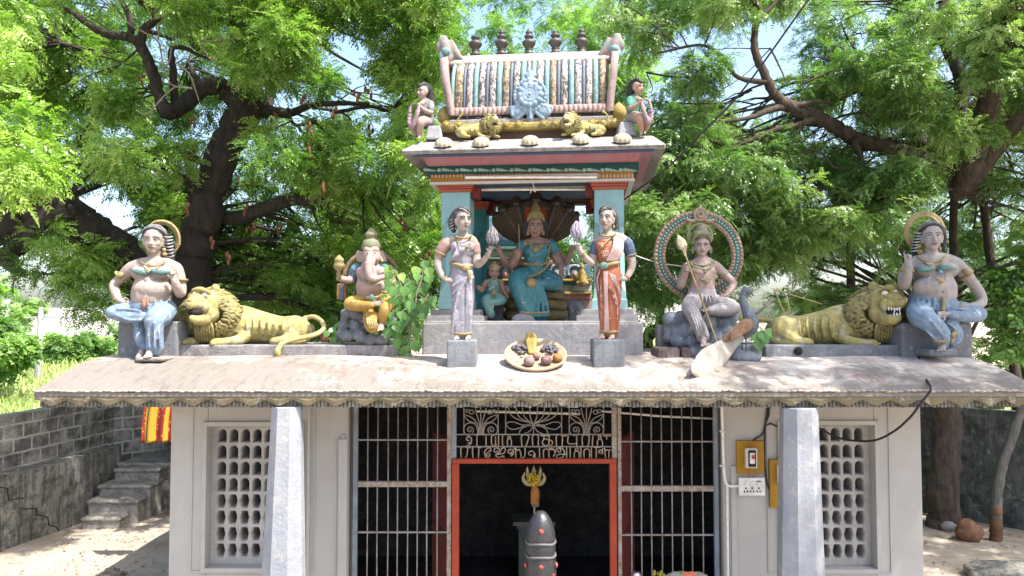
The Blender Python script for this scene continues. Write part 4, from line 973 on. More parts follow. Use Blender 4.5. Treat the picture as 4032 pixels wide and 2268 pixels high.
for i in range(26):
    pods = MB()
    p = D(rnd.uniform(330, 1080), rnd.uniform(180, 640), rnd.uniform(11.6, 13.2))
    for k in range(3): pods.ell(p + Vector((rnd.uniform(-.05, .05), rnd.uniform(-.05, .05), -.06 * k)), (.028, .028, .055), None, 6, 4)
    pods.build('dry_pods', plain('dry_pod', (.13, .055, .03), .8), neem)
rg = random.Random(78)
crown('overhead_foliage', [(Vector((rg.uniform(-7.2, -2.6), rg.uniform(8.6, 12), rg.uniform(9.6, 12.4))), rg.uniform(.4, .7), 24, 1.2) for i in range(26)], TPL_NEEM, M_NEEM, neem, 24)

# ---- the fine-leaved tree on the right
tam = thing('gnarled_tree', (7.66, 13.1, 0), 'tall gnarled fine-leaved tree with a dark upright trunk beside the right wall', 'tree')
tk = MB(); t5 = Tr(3000, 1400, 1.6696, 13.1)
limb(tk, [(1195, 1130), (1195, 950), (1205, 600), (1215, 330), (1180, 100), (1120, -120), (1060, -330)], t5, 13.1, 98, 70, -.1, seed=51, n=16)
limb(tk, [(2160, 1200), (2150, 1050), (2200, 850), (2185, 700), (2190, 520), (2150, 400), (2080, 250), (2060, 120), (2110, 0), (2150, -80)], K3, 13, 55, 24, -.3, seed=52, n=11)
limb(tk, [(2150, 1080), (2000, 1000), (1760, 930), (1560, 870), (1450, 820), (1340, 750), (1200, 700), (1080, 640)], K3, 13, 50, 42, -1.0, seed=53, n=11)
limb(tk, [(1090, 650), (1010, 560), (960, 450), (910, 340), (900, 200), (930, 60), (850, -60)], K3, 12, 32, 18, -.3, seed=54)
limb(tk, [(930, 110), (1000, 50), (1080, -40)], K3, 11.8, 16, 8, 0, seed=541)
limb(tk, [(970, 510), (800, 480), (680, 340), (560, 280), (300, 330)], K3, 11.9, 18, 7, -.2, seed=542)
limb(tk, [(1090, 660), (980, 690), (880, 730), (700, 760)], K3, 12, 26, 9, -.3, seed=55)
limb(tk, [(1260, 740), (1160, 780), (1050, 800), (880, 870), (740, 910), (620, 870), (480, 880)], K3, 12.1, 22, 8, -.3, seed=56)
limb(tk, [(1000, 830), (880, 940), (800, 970)], K3, 12, 14, 6, 0, seed=57)
limb(tk, [(1150, 660), (1290, 630), (1380, 640)], K3, 12, 18, 8, 0, seed=58)
limb(tk, [(2150, 980), (2060, 910), (1920, 880), (1880, 760), (1750, 680), (1600, 560), (1560, 480), (1580, 410), (1700, 350), (1830, 240), (1880, 0)], K3, 13.2, 52, 10, -.7, seed=59, n=10)
limb(tk, [(1760, 680), (1770, 540), (1790, 450)], K3, 13, 16, 9, 0, seed=60)
limb(tk, [(2180, 700), (2300, 600), (2400, 400), (2450, 200)], K3, 13, 22, 9, -.3, seed=61)
limb(tk, [(770, 1270), (900, 1200), (1150, 1170), (1350, 1170), (1500, 1180), (1580, 1110), (1565, 1000), (1520, 880)], K3, 12.2, 9, 20, .2, seed=62)
limb(tk, [(1310, 1180), (1240, 1250), (1230, 1320)], K3, 12.2, 8, 4, 0, seed=63)
limb(tk, [(540, 1250), (640, 1140), (700, 1000), (760, 960)], K3, 12.2, 8, 8, 0, seed=64)
limb(tk, [(2190, 520), (2260, 580), (2340, 600), (2500, 560)], K3, 12.9, 16, 7, -.2, seed=65)
limb(tk, [(2200, 760), (2400, 720), (2560, 800)], K3, 12.9, 20, 10, -.2, seed=66)
limb(tk, [(2070, 150), (1980, 70), (1900, 20)], K3, 12.7, 16, 7, 0, seed=67)
# a limb that reaches out overhead, above the picture, shading the right of the roof
pl_ = [(7.9, 12.8, 6.0, .2), (7.6, 11.0, 8.2, .15), (7.0, 9.0, 9.4, .11), (6.6, 7.2, 9.7, .07), (6.2, 5.8, 9.6, .04)]
tk.spt(pl_, 8, 5); tk.spt([(7.9, 12.8, 6.0, .2), (9.2, 11.6, 8.2, .14), (10.6, 10.4, 9.2, .09), (11.8, 9.4, 9.6, .04)], 8, 5); tk.spt([(6.6, 7.2, 9.7, .06), (6.8, 5.6, 9.6, .05), (7.2, 4.2, 9.5, .03)], 8, 5)
tk.build('trunk', M_BARK2, tam)
dg_ = MB()
for i, pts in enumerate([[(1580, 700), (1640, 760), (1700, 900)], [(230, 450), (420, 480), (600, 470), (760, 420)], [(380, 640), (560, 645), (760, 640)], [(1000, 300), (1060, 420), (1100, 520)], [(1200, 520), (1420, 420), (1600, 300)],
       [(1900, 560), (2050, 620), (2150, 640)], [(1440, 700), (1480, 560), (1520, 480)], [(2230, 1030), (2350, 880), (2420, 800)], [(1780, 900), (1900, 1040), (1850, 1100)], [(1100, 980), (1300, 940), (1400, 1040), (1560, 1040)], [(320, 740), (430, 745), (560, 690)], [(2390, 420), (2400, 560), (2480, 720)], [(1180, 880), (1190, 780), (1260, 660)]]):
    limb(dg_, pts, K3, 12, 7, 4, -.2, seed=80 + i, n=6)
dg_.build('thin_branches', M_BARK2, tam)
gapsR = [(1740, 100, 90, 60), (2120, 690, 120, 40), (2290, 740, 90, 50), (1900, 690, 60, 30)]
cl = scatter(315, 1540, 2720, -60, 760, 12.4, 16.5, .44, 22, 1.0, gapsR, 31, thr=-.16, path=pathR, py=13.2, pr=55)
cl += scatter(120, 1580, 2700, -40, 560, 10.8, 12.6, .42, 26, .95, gapsR + [(1980, 290, 220, 45), (1850, 120, 40, 160)], 32, thr=.02, path=pathR, py=20, pr=60)
cl += scatter(46, 1850, 2300, 420, 680, 10.6, 12.4, .42, 26, .9, [(2120, 690, 120, 40)], 33, thr=-.05)
crown('crown', cl, TPL_FINE, M_TAM, tam, 41, droop=.55); twigs('twigs', M_BARK2, tam, cl, BR, 6); BR.clear()
rg = random.Random(77); oh = []
for i in range(34):
    oh.append((Vector((rg.uniform(4.4, 9.4), rg.uniform(5.4, 8.4), rg.uniform(8.7, 10.4))), rg.uniform(.35, .6), 22, 1.15))
for i in range(22): oh.append((Vector((rg.uniform(5.2, 9), rg.uniform(3.6, 5.6), rg.uniform(8.9, 10.2))), rg.uniform(.35, .6), 22, 1.15))
for i in range(40): oh.append((Vector((rg.uniform(9.4, 13.5), rg.uniform(7.5, 12.5), rg.uniform(8.4, 10.6))), rg.uniform(.5, .8), 26, 1.2))
crown('overhead_foliage', oh, TPL_FINE, M_TAM, tam, 42)

# ---- trees and thickets farther back
def back_tree(x, Y, ztop, label, cl, tmpl, mat, seed, r=.16, bark=M_BARK2):
    p = D(x, 800, Y); t = thing('tree', (p.x, Y, 0), label, 'tree', 'trees behind the shrine')
    mb = MB(); rg = random.Random(seed)
    mb.spt([(p.x, Y, -.1, r * 1.2), (p.x + .1, Y, 1.5, r), (p.x - .1, Y + .1, 3.2, r * .85), (p.x + rg.uniform(-.3, .3), Y, ztop * .6, r * .6), (p.x + rg.uniform(-.4, .4), Y, ztop * .9, r * .2)], 10, 5)
    for k in range(5):
        z = ztop * rg.uniform(.35, .7); a = rg.uniform(0, 6.28); L = rg.uniform(1, 2.2)
        mb.spt([(p.x, Y, z, r * .45), (p.x + L * .5 * math.cos(a), Y + L * .4 * math.sin(a), z + L * .4, r * .3), (p.x + L * math.cos(a), Y + L * .8 * math.sin(a), z + L * .8, r * .1)], 7, 4)
    mb.build('trunk', bark, t); crown('crown', cl, tmpl, mat, t, seed); return t
back_tree(1330, 19, 10, 'light green leafy tree straight behind the painted shrine', scatter(70, 1000, 1640, -60, 420, 17.5, 20, .62, 20, 1.15, [(1290, 100, 30, 30)], 51, thr=-.05), TPL_NEEM, M_FAR, 61)
back_tree(1640, 18, 6, 'pale green bushy tree between the shrine and the big ring halo', scatter(62, 1500, 1980, 330, 860, 16, 19, .62, 24, 1.1, [], 52, thr=-.35), TPL_FINE, M_FAR, 62)
back_tree(1020, 20, 7, 'dark green tree behind the elephant-headed statue', scatter(64, 800, 1500, 480, 900, 18, 21, .66, 22, 1.2, [], 53, thr=-.12), TPL_NEEM, M_NEEM, 63)
back_tree(700, 21, 6, 'mid green thicket tree behind the left lion', scatter(56, 430, 900, 640, 960, 18.5, 22, .66, 22, 1.2, [], 54, thr=-.2), TPL_NEEM, M_NEEM, 64)
back_tree(2420, 17.2, 8, 'slim upright tree behind the right seated statue', scatter(90, 1980, 2760, 560, 1000, 15.5, 19, .55, 24, 1.1, [(2120, 690, 110, 40), (2300, 730, 70, 40)], 55, thr=-.45), TPL_FINE, M_TAM, 65, .14)
back_tree(3050, 17.5, 8, 'broad fine-leaved tree past the right end of the boundary wall', scatter(70, 2760, 3500, 200, 1000, 15, 20, .7, 26, 1.3, [], 57, thr=-.4), TPL_FINE, M_TAM, 67, .18)
# slim bare trunks seen between the leaves at the right
for x, pts, lab in ((2130, [(2135, 560), (2138, 640), (2140, 720), (2142, 900)], 'grey straight slim trunk behind the right lion'), (2480, [(2470, 360), (2476, 520), (2500, 700), (2540, 860), (2560, 1000)], 'slim leaning trunk behind the right seated statue at the right edge'), (2395, [(2400, 420), (2398, 600), (2400, 760), (2404, 960)], 'dark slim trunk close behind the halo of the right seated statue')):
    Y = 14.6; p = D(x, 800, Y); t = thing('slim_tree', (p.x, Y, 0), lab, 'tree')
    mb = MB(); limb(mb, pts + [(pts[-1][0], 1290)], KD, Y, 9, 14, 0, seed=x, n=8); mb.build('trunk', M_BARK2, t)
    crown('crown', [(D(pts[0][0] + dx, pts[0][1] + dy, Y), .45, 24, 1.0) for dx, dy in ((0, -30), (-70, 20), (70, 10))], TPL_FINE, M_TAM, t, x)
# leaning trunk by the right wall
lean = thing('leaning_tree', (8.05, 12.3, 0), 'thin leaning tree with an orange painted foot by the right wall', 'tree')
mb = MB(); limb(mb, [(1538, 1215), (1542, 1000), (1570, 760), (1620, 600), (1700, 380), (1760, 180), (1790, -40), (1830, -200)], t5.at(12.3), 12.3, 33, 26, 0, seed=91, n=11); mb.build('trunk', mat_bark('grey_bark', (.07, .065, .06), (.17, .16, .145)), lean)
mb = MB(); limb(mb, [(1537, 1212), (1540, 1100), (1543, 985)], t5.at(12.3), 12.3, 38, 34, 0, seed=91, n=11); mb.build('painted_band', paint('orange_trunk_paint', (.22, .10, .05), .25, .5), lean)
crown('crown', [(D(x, y, 12.2), .5, 30, 1.0) for x, y in ((2560, 700), (2620, 620), (2500, 760), (2600, 820), (2540, 860), (2640, 740))], TPL_BROAD, M_FAR, lean, 92)
# far bushes and trees in the field at the left
for i, (x, y, Y, r, lab) in enumerate(((-8, 860, 34, 1.25, 'rounded bright green bush tree at the left edge of the field'), (-60, 800, 36, 2.4, 'large leafy bush at the far left edge of the field'), (150, 862, 60, 1.3, 'dark low bush beside the concrete pole in the field'), (250, 870, 70, 1.5, 'bushy green thicket in the field behind the roof end'), (30, 790, 75, 2.2, 'far pale green tree near the foot of the hills'), (350, 855, 60, 1.7, 'green bush in the field half hidden by the left seated statue'), (-150, 880, 30, 1.5, 'low bush past the left wall'))):
    p = D(x, y, Y); t = thing('bush', (p.x, Y, 0), lab, 'bush', 'bushes in the field')
    mb = MB(); mb.spt([(p.x, Y, -.1, .12), (p.x, Y, p.z * .5, .1), (p.x + .1, Y, p.z, .05)], 6, 3); mb.build('trunk', M_BARK2, t)
    rg = random.Random(i); c_ = [(Vector((p.x + rg.uniform(-r, r), Y + rg.uniform(-r, r) * .6, max(.3, p.z + rg.uniform(-r * .9, r * .6)))), r * .5, 40, 2.2) for k in range(9)]
    crown('foliage', c_, TPL_BROAD, M_FAR, t, 300 + i)
# palm behind the elephant-headed statue
palm = thing('palm_tree', D(905, 1100, 15.6), 'small palm with feathered fronds behind the elephant-headed statue', 'palm'); palm.location.z = 0
pc = D(905, 610, 15.6); mb = MB(); mb.spt([(pc.x, 15.6, -.1, .13), (pc.x + .05, 15.6, 2, .11), (pc.x, 15.6, pc.z, .09)], 10, 5); mb.build('trunk', M_BARK2, palm)
Q = []; rg = np.random.default_rng(9)
for k in range(13):
    a = rg.uniform(0, 6.28); L = rg.uniform(1.2, 1.9); el = rg.uniform(.1, 1.1); d = np.array([math.cos(a) * math.cos(el), math.sin(a) * math.cos(el) * .6, math.sin(el)]); sd = np.cross(d, [0, 0, 1]); sd /= np.linalg.norm(sd)
    for i in range(34):
        f = (i + 1) / 34; p = np.array(pc) + d * L * f + np.array([0, 0, -L * .6 * f * f])
        for s in (-1, 1):
            ld = sd * s * .8 + d * .5 + np.array([0, 0, -.45]); ld /= np.linalg.norm(ld); l_ = .5 * (1 - .5 * f) * min(1, f * 5); w = np.array([0, 0, .014]) + d * .014
            Q.append([p, p + ld * l_ * .5 + w, p + ld * l_, p + ld * l_ * .5 - w])
leaf_mesh('fronds', np.array(Q), np.full(len(Q), .75), M_FAR, palm)
# ================================================================== STATUES
M_SKIN = paint('painted_skin', (.55, .455, .395), .12, .4, (.20, .15, .13), rough=.75, bump=.3, scale=6, chip=.3, chipcol=(.52, .50, .47))
M_SKINW = paint('weathered_pale_skin', (.50, .43, .395), .15, .5, (.22, .22, .23), rough=.8, bump=.4, scale=5, chip=.45, chipcol=(.42, .47, .47))
M_SKINP = paint('pink_skin', (.53, .39, .345), .12, .4, (.24, .16, .15), rough=.7, scale=6, chip=.25, chipcol=(.58, .54, .52))
M_SKIND = paint('rosy_skin', (.50, .30, .23), .15, .3, (.14, .08, .07), rough=.65, scale=8)
M_GOLD = paint('dull_gold', (.42, .33, .14), .2, .5, (.16, .13, .07), rough=.65, bump=.4, scale=9, chip=.25, chipcol=(.50, .46, .36))
M_HAIR = plain('black_paint', (.025, .024, .026), .6)
M_HAIRW = paint('white_hair_strands', (.52, .52, .53), .1, .4, rough=.7, scale=12)
M_EYEW = plain('eye_white', (.66, .63, .58), .5); M_EYEB = plain('eye_dark', (.06, .05, .045), .6); M_LIP = paint('lip_red', (.36, .19, .165), .1, .2, rough=.6)
M_BLUEC = paint('sky_blue_cloth', (.27, .385, .51), .22, .5, (.13, .16, .22), rough=.75, bump=.4, scale=5, streak=.2, chip=.4, chipcol=(.55, .58, .62))
M_TEALC = paint('teal_cloth_band', (.13, .27, .26), .2, .4, rough=.7, scale=8, chip=.3, chipcol=(.45, .52, .5))
M_LION = paint('mustard_lion', (.56, .48, .16), .2, .5, (.15, .125, .05), rough=.75, bump=.4, scale=3.2, streak=.3, chip=.5, chipcol=(.64, .60, .40), col2=(.64, .55, .22))
M_MANE = paint('mustard_mane', (.50, .43, .17), .25, .7, (.11, .09, .045), rough=.8, bump=.5, scale=7, chip=.25, chipcol=(.52, .47, .32))
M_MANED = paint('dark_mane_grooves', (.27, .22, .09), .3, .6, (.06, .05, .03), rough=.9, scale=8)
M_BLACK = plain('mouth_black', (.015, .012, .012), .8); M_TOOTH = plain('tooth_white', (.68, .65, .56), .5)

def rocky(m, mat, par):
    o = m.build('boulders', mat, par, voxel=.014, it=1); w = wloc(par)
    for v in o.data.vertices:
        p = v.co + w; q = p * 5.5; v.co += Vector(noise.noise_vector(q)) * .022 + Vector(noise.noise_vector(q * 3.1)) * .007
    return o
class Fig:
    """Figure traced on a crop: rows are (u, v, depth offset in metres, radius in crop pixels)."""
    def __init__(s, tr): s.t = tr
    def p(s, u, v, dy=0): return s.t(u, v, dy)
    def tube(s, mb, rows, n=10, k=4, flat=1.0): mb.spt([(*s.t(u, v, dy), s.t.r(r)) for u, v, dy, r in rows], n, k, flat, (0, 1, 0) if flat != 1 else None)
    def ell(s, mb, c, r, roll=0, n=14, m=10):
        k = s.t.r(1); rot = Matrix.Rotation(math.radians(-roll), 3, 'Y') if roll else None
        mb.ell(s.t(*c), (r[0] * k, r[1] * k, r[2] * k), rot, n, m)
    def hand(s, mb, w, ang, L, bend=.25, spread=9, thumb=1, toward=-1, fist=0.0, point=False):
        """Palm, four unequal curled fingers and a thumb leaving the side of the palm. ang: 0 right, 90 up on the picture."""
        k = s.t.r(1); a = math.radians(ang); d = Vector((math.cos(a), 0, math.sin(a))); q = Vector((-math.sin(a), 0, math.cos(a))); n = Vector((0, toward, 0)); o = s.t(*w); L *= k
        pc = o + d * L * .26
        rot = Matrix((d, n, q)).transposed(); mb.ell(pc, (L * .30, L * .11, L * .21), rot, 12, 8); mb.cap(o - d * L * .1, pc, L * .12, L * .14)
        for i, (off, ln) in enumerate(((.155, .44), (.052, .50), (-.052, .46), (-.15, .36))):
            b = o + d * L * .46 + q * L * off; f = math.radians((1.5 - i) * spread); dd = (d * math.cos(f) + q * math.sin(f)).normalized()
            c = fist if not (point and i == 0) else 0.0
            b1 = bend + c * 1.3; p1 = b + (dd * math.cos(b1 * .5) + n * math.sin(b1 * .5)) * L * ln * .45
            b2 = b1 * 1.2 + c * .6; p2 = p1 + (dd * math.cos(b2) + n * math.sin(b2)) * L * ln * .33; b3 = b2 + bend + c * .5; p3 = p2 + (dd * math.cos(b3) + n * math.sin(b3)) * L * ln * .25
            mb.tube([b - dd * L * .1, b, p1, p2, p3], [L * .062, L * .062, L * .056, L * .048, L * .04], 8)
        tb = o + d * L * .14 + q * L * .14 * thumb; t1 = tb + (d * .6 + q * .7 * thumb + n * .25).normalized() * L * .24; t2 = t1 + (d * .9 + q * .15 * thumb + n * .45).normalized() * L * .2
        mb.tube([tb - q * L * .06 * thumb, tb, t1, t2], [L * .07, L * .07, L * .06, L * .048], 8)
    def foot(s, mb, heel, toe, w):
        k = s.t.r(1); a, b = s.t(*heel), s.t(*toe); d = b - a; side = d.cross(Vector((0, 0, 1))).normalized(); w *= k
        mb.spt([(*(a + Vector((0, 0, w * .5))), w * .75), (*(a + d * .45 + Vector((0, 0, w * .35))), w * .8), (*(a + d * .8), w * .62)], 10, 4)
        for i in range(5): mb.tube([a + d * .7 + side * w * (.62 - .31 * i), a + d * (1.06 - .035 * i) + side * w * (.68 - .33 * i) + Vector((0, 0, -.1 * w))], [w * (.24 if i == 0 else .17)] * 2, 6)
    def head(s, skin, c, H, yaw=0, pitch=0, roll=0, ears=True, fat=1.0):
        """Adds head, jaw, nose, brow and ears to the skin; returns a function that makes eyes, brows and lips as parts."""
        k = s.t.r(1) * H; o = s.t(*c); yaw += math.degrees(math.atan2(-o.x, o.y)); R = Matrix.Rotation(math.radians(yaw), 3, 'Z') @ Matrix.Rotation(math.radians(pitch), 3, 'X') @ Matrix.Rotation(math.radians(roll), 3, 'Y')
        W = lambda x, y, z: o + R @ Vector((x * fat, y, z)) * k
        E = lambda mb, x, y, z, a, b, c_: mb.ell(W(x, y, z), (a * k * fat, b * k, c_ * k), R, 14, 10)
        E(skin, 0, .04, .14, .35, .41, .36); E(skin, 0, -.06, -.12, .285, .30, .34); E(skin, 0, -.17, -.385, .135, .13, .10); E(skin, 0, -.06, -.30, .22, .22, .16)
        for x in (-1, 1): E(skin, x * .155, -.20, -.10, .12, .12, .12); skin.tube([W(x * .04, -.325, .095), W(x * .15, -.315, .125), W(x * .24, -.25, .09)], [.03 * k] * 3, 7)
        skin.tube([W(0, -.325, .10), W(0, -.385, -.03), W(0, -.44, -.125)], [.035 * k, .042 * k, .058 * k], 8); E(skin, .052, -.375, -.13, .04, .05, .035); E(skin, -.052, -.375, -.13, .04, .05, .035)
        E(skin, 0, -.335, -.232, .10, .05, .028); E(skin, 0, -.33, -.275, .085, .05, .03)
        if ears:
            for x in (-1, 1): E(skin, x * .335, .03, -.02, .05, .09, .13); E(skin, x * .33, .02, -.17, .04, .05, .06)
        s.HW, s.HE, s.HK, s.HR = W, E, k, R
        def late_parts(root, dark=False):
            ink = M_HAIR if dark else M_EYEB; th = 1.45 if dark else 1.0
            for x in (-1, 1):
                e = MB(); E(e, x * .14, -.288, .02, .075, .045, .034); eo = e.build('eye', M_EYEW, root)
                e = MB(); E(e, x * .14 - .01, -.328, .02, .026, .012, .026); e.build('pupil', ink, eo); e = MB(); e.tube([W(x * .05, -.33, .03), W(x * .14, -.345, .064), W(x * .235, -.295, .025)], .011 * k * th, 5); e.build('eyelid', ink, eo)
                e = MB(); e.tube([W(x * .05, -.36, .115), W(x * .15, -.352, .15), W(x * .25, -.27, .11)], .012 * k * th, 6); e.build('eyebrow', ink, root)
            e = MB(); e.tube([W(-.095, -.355, -.25), W(-.035, -.385, -.236), W(0, -.385, -.245), W(.035, -.385, -.236), W(.095, -.355, -.25)], .020 * k, 6); e.tube([W(-.075, -.358, -.262), W(0, -.378, -.285), W(.075, -.358, -.262)], .020 * k, 6); e.build('lips', M_LIP, root)
        return late_parts
    def necklace(s, mb, c, ru, rv, rd, r, a0=0, a1=180):
        mb.tube([s.t(c[0] + ru * math.cos(math.radians(a)), c[1] + rv * math.sin(math.radians(a)), c[2] - rd * math.sin(math.radians(a))) for a in np.linspace(a0, a1, 13)], s.t.r(r), 6)
    def band(s, mb, c, ru, rdp, r, tilt=0):
        """Closed ring round a limb."""
        k = s.t.r(1); o = s.t(*c); R = Matrix.Rotation(math.radians(-tilt), 3, 'Y'); mb.tube([o + R @ Vector((ru * k * math.cos(a), rdp * k * math.sin(a), 0)) for a in np.linspace(0, 2 * math.pi, 15)], r * k, 6, False)
    def folds(s, mb, lines, r):
        s.rl = getattr(s, 'rl', []); s.rl.append((lines, r))
        for L in lines: s.tube(mb, [(u, v, dy - .006, r * 1.08) for u, v, dy in L], 6, 5)
    def box(s, mb, u0, u1, v0, v1, dy0, dy1, zlo=None, taper=1.0):
        a, b = s.t(u0, v1, dy0), s.t(u1, v0, dy0); z0 = a.z if zlo is None else zlo
        mb.box(((a.x + b.x) / 2, (a.y + a.y + dy1 - dy0) / 2, (z0 + b.z) / 2), (b.x - a.x, dy1 - dy0, b.z - z0), None, 0, taper)

def worn(f, cloth):
    """Paler tone of the cloth colour along the crests of the folds, a strip of its own on each ridge."""
    c = _pcol.get(cloth.data.materials[0].name.split('.')[0], (.4, .4, .4)); nm = cloth.data.materials[0].name + '_pale_crest'
    mt = paint(nm, tuple((x * .5 + .38) / GAIN for x in c), .15, .5, tuple(x * .4 for x in c), rough=.7, scale=9, chip=.75, chipcol=tuple(x / GAIN for x in c))
    m = MB()
    for lines, r in getattr(f, 'rl', []):
        for L in lines:
            A = spl([(*f.t(u, v, dy - .012), f.t.r(r * .55)) for u, v, dy in L], 5); n = len(A)
            m.tube([tuple(q[:3]) for q in A], [max(1e-4, q[3] * (math.sin(math.pi * (i + .6) / (n + .2)) ** .6)) for i, q in enumerate(A)], 6)
    f.rl = []
    if m.V: m.build('pale_fold_crests', mt, cloth)
    return cloth

def hair_strands(f, root, rows_black, rows_white, sweep=7):
    b = MB(); k = f.HK
    f.HE(b, 0, .10, .20, .385, .41, .37)
    cen = f.HW(0, .10, .20)
    def sp(x, y, z, sc=1.0):
        n = Vector((x, y, z)).normalized(); return f.HW(n.x * .385 * sc, .10 + n.y * .41 * sc, .20 + n.z * .37 * sc)
    arcs = []
    for sd in (-1, 1):
        for i in range(sweep):
            g = i / (sweep - 1); arcs.append([sp(sd * .03, -.72 + .95 * g, .70 + .1 * g, 1.03), sp(sd * .35, -.72 + .95 * g, .62 + .1 * g, 1.05), sp(sd * .75, -.52 + .9 * g, .38, 1.05), sp(sd * .95, -.12 + .75 * g, .0 - .1 * g, 1.04), sp(sd * .9, .25 + .5 * g, -.35, 1.05)])
    for a in arcs:
        A = spl(a, 5); b.tube([Vector(q) for q in A], .028 * k, 6)
    for r in rows_black: f.tube(b, r, 10, 4)
    h = b.build('hair', M_HAIR, root, voxel=.009, it=1); w = MB()
    for a in arcs:
        pass
    for sd in (-1, 1):
        for i in range(sweep):
            g = (i + .5) / (sweep - 1)
            A = spl([sp(sd * .03, -.72 + .95 * g, .70 + .1 * g, 1.075), sp(sd * .35, -.72 + .95 * g, .62 + .1 * g, 1.09), sp(sd * .75, -.52 + .9 * g, .38, 1.09), sp(sd * .95, -.12 + .75 * g, .0 - .1 * g, 1.08), sp(sd * .9, .25 + .5 * g, -.35, 1.08)], 5); w.tube([Vector(q) for q in A], .012 * k, 6)
    for r in rows_white: f.tube(w, r, 6, 5)
    if w.V: w.build('hair_strands', M_HAIRW, h)
    return h

# ---------------------------------------------------------------- seated man at the left end
f = Fig(Tr(400, 820, 2.337, 8.05))
rt = thing('seated_statue', f.p(440, 1360), 'seated statue with striped hair and open gold crescent halo at the left roof end', 'statue')
s = MB(); face = f.head(s, (480, 300, -.02), 255, -14, 2)
f.tube(s, [(490, 400, .02, 62), (487, 460, .02, 58), (480, 510, .02, 75)])
f.tube(s, [(270, 550, .02, 58), (380, 515, .02, 62), (480, 520, .02, 80), (590, 515, .02, 62), (690, 555, .02, 58)])
f.tube(s, [(475, 540, .03, 110), (468, 620, .03, 125), (462, 720, .0, 164), (462, 800, .0, 178), (462, 850, .02, 170)], 14, 4)
f.ell(s, (390, 590, -.08), (90, 75, 55)); f.ell(s, (550, 590, -.08), (90, 75, 55)); f.ell(s, (463, 745, -.07), (180, 130, 105))
f.ell(s, (350, 590, .02), (70, 80, 80)); f.ell(s, (600, 590, .02), (70, 80, 80))
f.tube(s, [(265, 560, .02, 60), (215, 610, .03, 56), (160, 660, .03, 46), (112, 710, .0, 42), (130, 780, -.04, 40), (160, 850, -.10, 30)], 10, 4); f.hand(s, (165, 845, -.12), -28, 150, .15, 7, 1)
f.tube(s, [(690, 560, .02, 60), (720, 660, .03, 56), (728, 780, .0, 50), (700, 740, -.10, 44), (672, 670, -.16, 36)], 10, 4); f.hand(s, (672, 665, -.17), 100, 135, .3, 6, 1, -1, .9, True)
body = s.build('body', M_SKIN, rt, voxel=.009, it=4); face(rt)
c = MB(); f.tube(c, [(462, 845, .02, 178), (460, 900, .03, 195), (450, 960, .05, 190)], 16, 4)
f.tube(c, [(340, 930, .0, 95), (220, 940, -.08, 82), (105, 955, -.10, 62)], 12, 4); f.tube(c, [(105, 965, -.12, 55), (230, 1000, -.16, 58), (380, 1000, -.22, 46)], 12, 4)
f.tube(c, [(590, 930, .0, 105), (540, 990, -.18, 105), (490, 1030, -.30, 92), (488, 1120, -.30, 74), (490, 1210, -.28, 74), (492, 1290, -.27, 76)], 12, 4)
f.tube(c, [(360, 1050, -.12, 50), (345, 1140, -.16, 48), (360, 1220, -.2, 48), (400, 1285, -.22, 34)], 10, 4)
for i in range(6): f.tube(c, [(330 + 55 * i, 850, -.17 + .012 * (i - 3) ** 2, 12), (345 + 45 * i, 920, -.18, 12), (380 + 30 * i, 990, -.2, 9)], 6, 4)
f.folds(c, [((560, 980, -.24), (530, 1100, -.36), (540, 1280, -.34)), ((440, 1060, -.38), (430, 1160, -.38), (440, 1280, -.36)), ((490, 1060, -.40), (488, 1160, -.39), (492, 1290, -.37)), ((150, 930, -.18), (260, 930, -.2), (360, 950, -.24)), ((130, 985, -.2), (260, 1030, -.24), (360, 1030, -.27)), ((340, 1080, -.19), (325, 1160, -.22), (350, 1240, -.25)), ((640, 900, -.05), (620, 1000, -.12), (580, 1060, -.2))], 12)
worn(f, c.build('trousers', M_BLUEC, rt, voxel=.010, it=1))
c = MB(); f.tube(c, [(385, 850, -.21, 16), (392, 890, -.22, 20), (385, 925, -.22, 12)], 8, 4); f.tube(c, [(420, 850, -.21, 9), (425, 890, -.22, 12)], 8, 4); c.build('sash', paint('faded_red_sash', (.50, .22, .14), .2, .4, rough=.8), rt)
c = MB()
for sg, cu in ((-1, 375), (1, 540)): f.tube(c, [(cu - 85, 575, -.10, 14), (cu - 40, 588, -.17, 27), (cu + 20, 592, -.17, 27), (cu + 75, 588, -.12, 14)], 10, 5)
c.build('chest_band', M_TEALC, rt, voxel=.008, it=2)
c = MB(); f.foot(c, (460, 1325, -.24), (425, 1366, -.42), 44); c.build('foot', M_SKIN, rt, voxel=.010); c = MB(); f.foot(c, (380, 1320, -.18), (345, 1364, -.34), 36); c.build('foot', M_SKIN, rt, voxel=.010)
hair_strands(f, rt, [[(575, 250, .06, 40), (605, 330, .08, 46), (628, 420, .09, 42), (650, 470, .07, 26)]],
    [[(565 + 4 * i, 262 + 30 * i, .0 + .008 * i, 6), (610 + 4 * i, 268 + 30 * i, -.02 + .01 * i, 8), (652 + 2 * i, 262 + 29 * i, .05, 6)] for i in range(7)])
c = MB(); f.tube(c, [(548 + 158 * math.cos(math.radians(a)), 292 - 165 * math.sin(math.radians(a)), .12, 27 if -30 < a < 115 else 16) for a in range(-42, 142, 12)], 10, 3, .5); 
for i in range(22): a = math.radians(-38 + 8 * i); f.ell(c, (548 + 166 * math.cos(a), 292 - 173 * math.sin(a), .095), (11, 8, 11))
c.build('halo', M_GOLD, rt, voxel=.010, it=1)
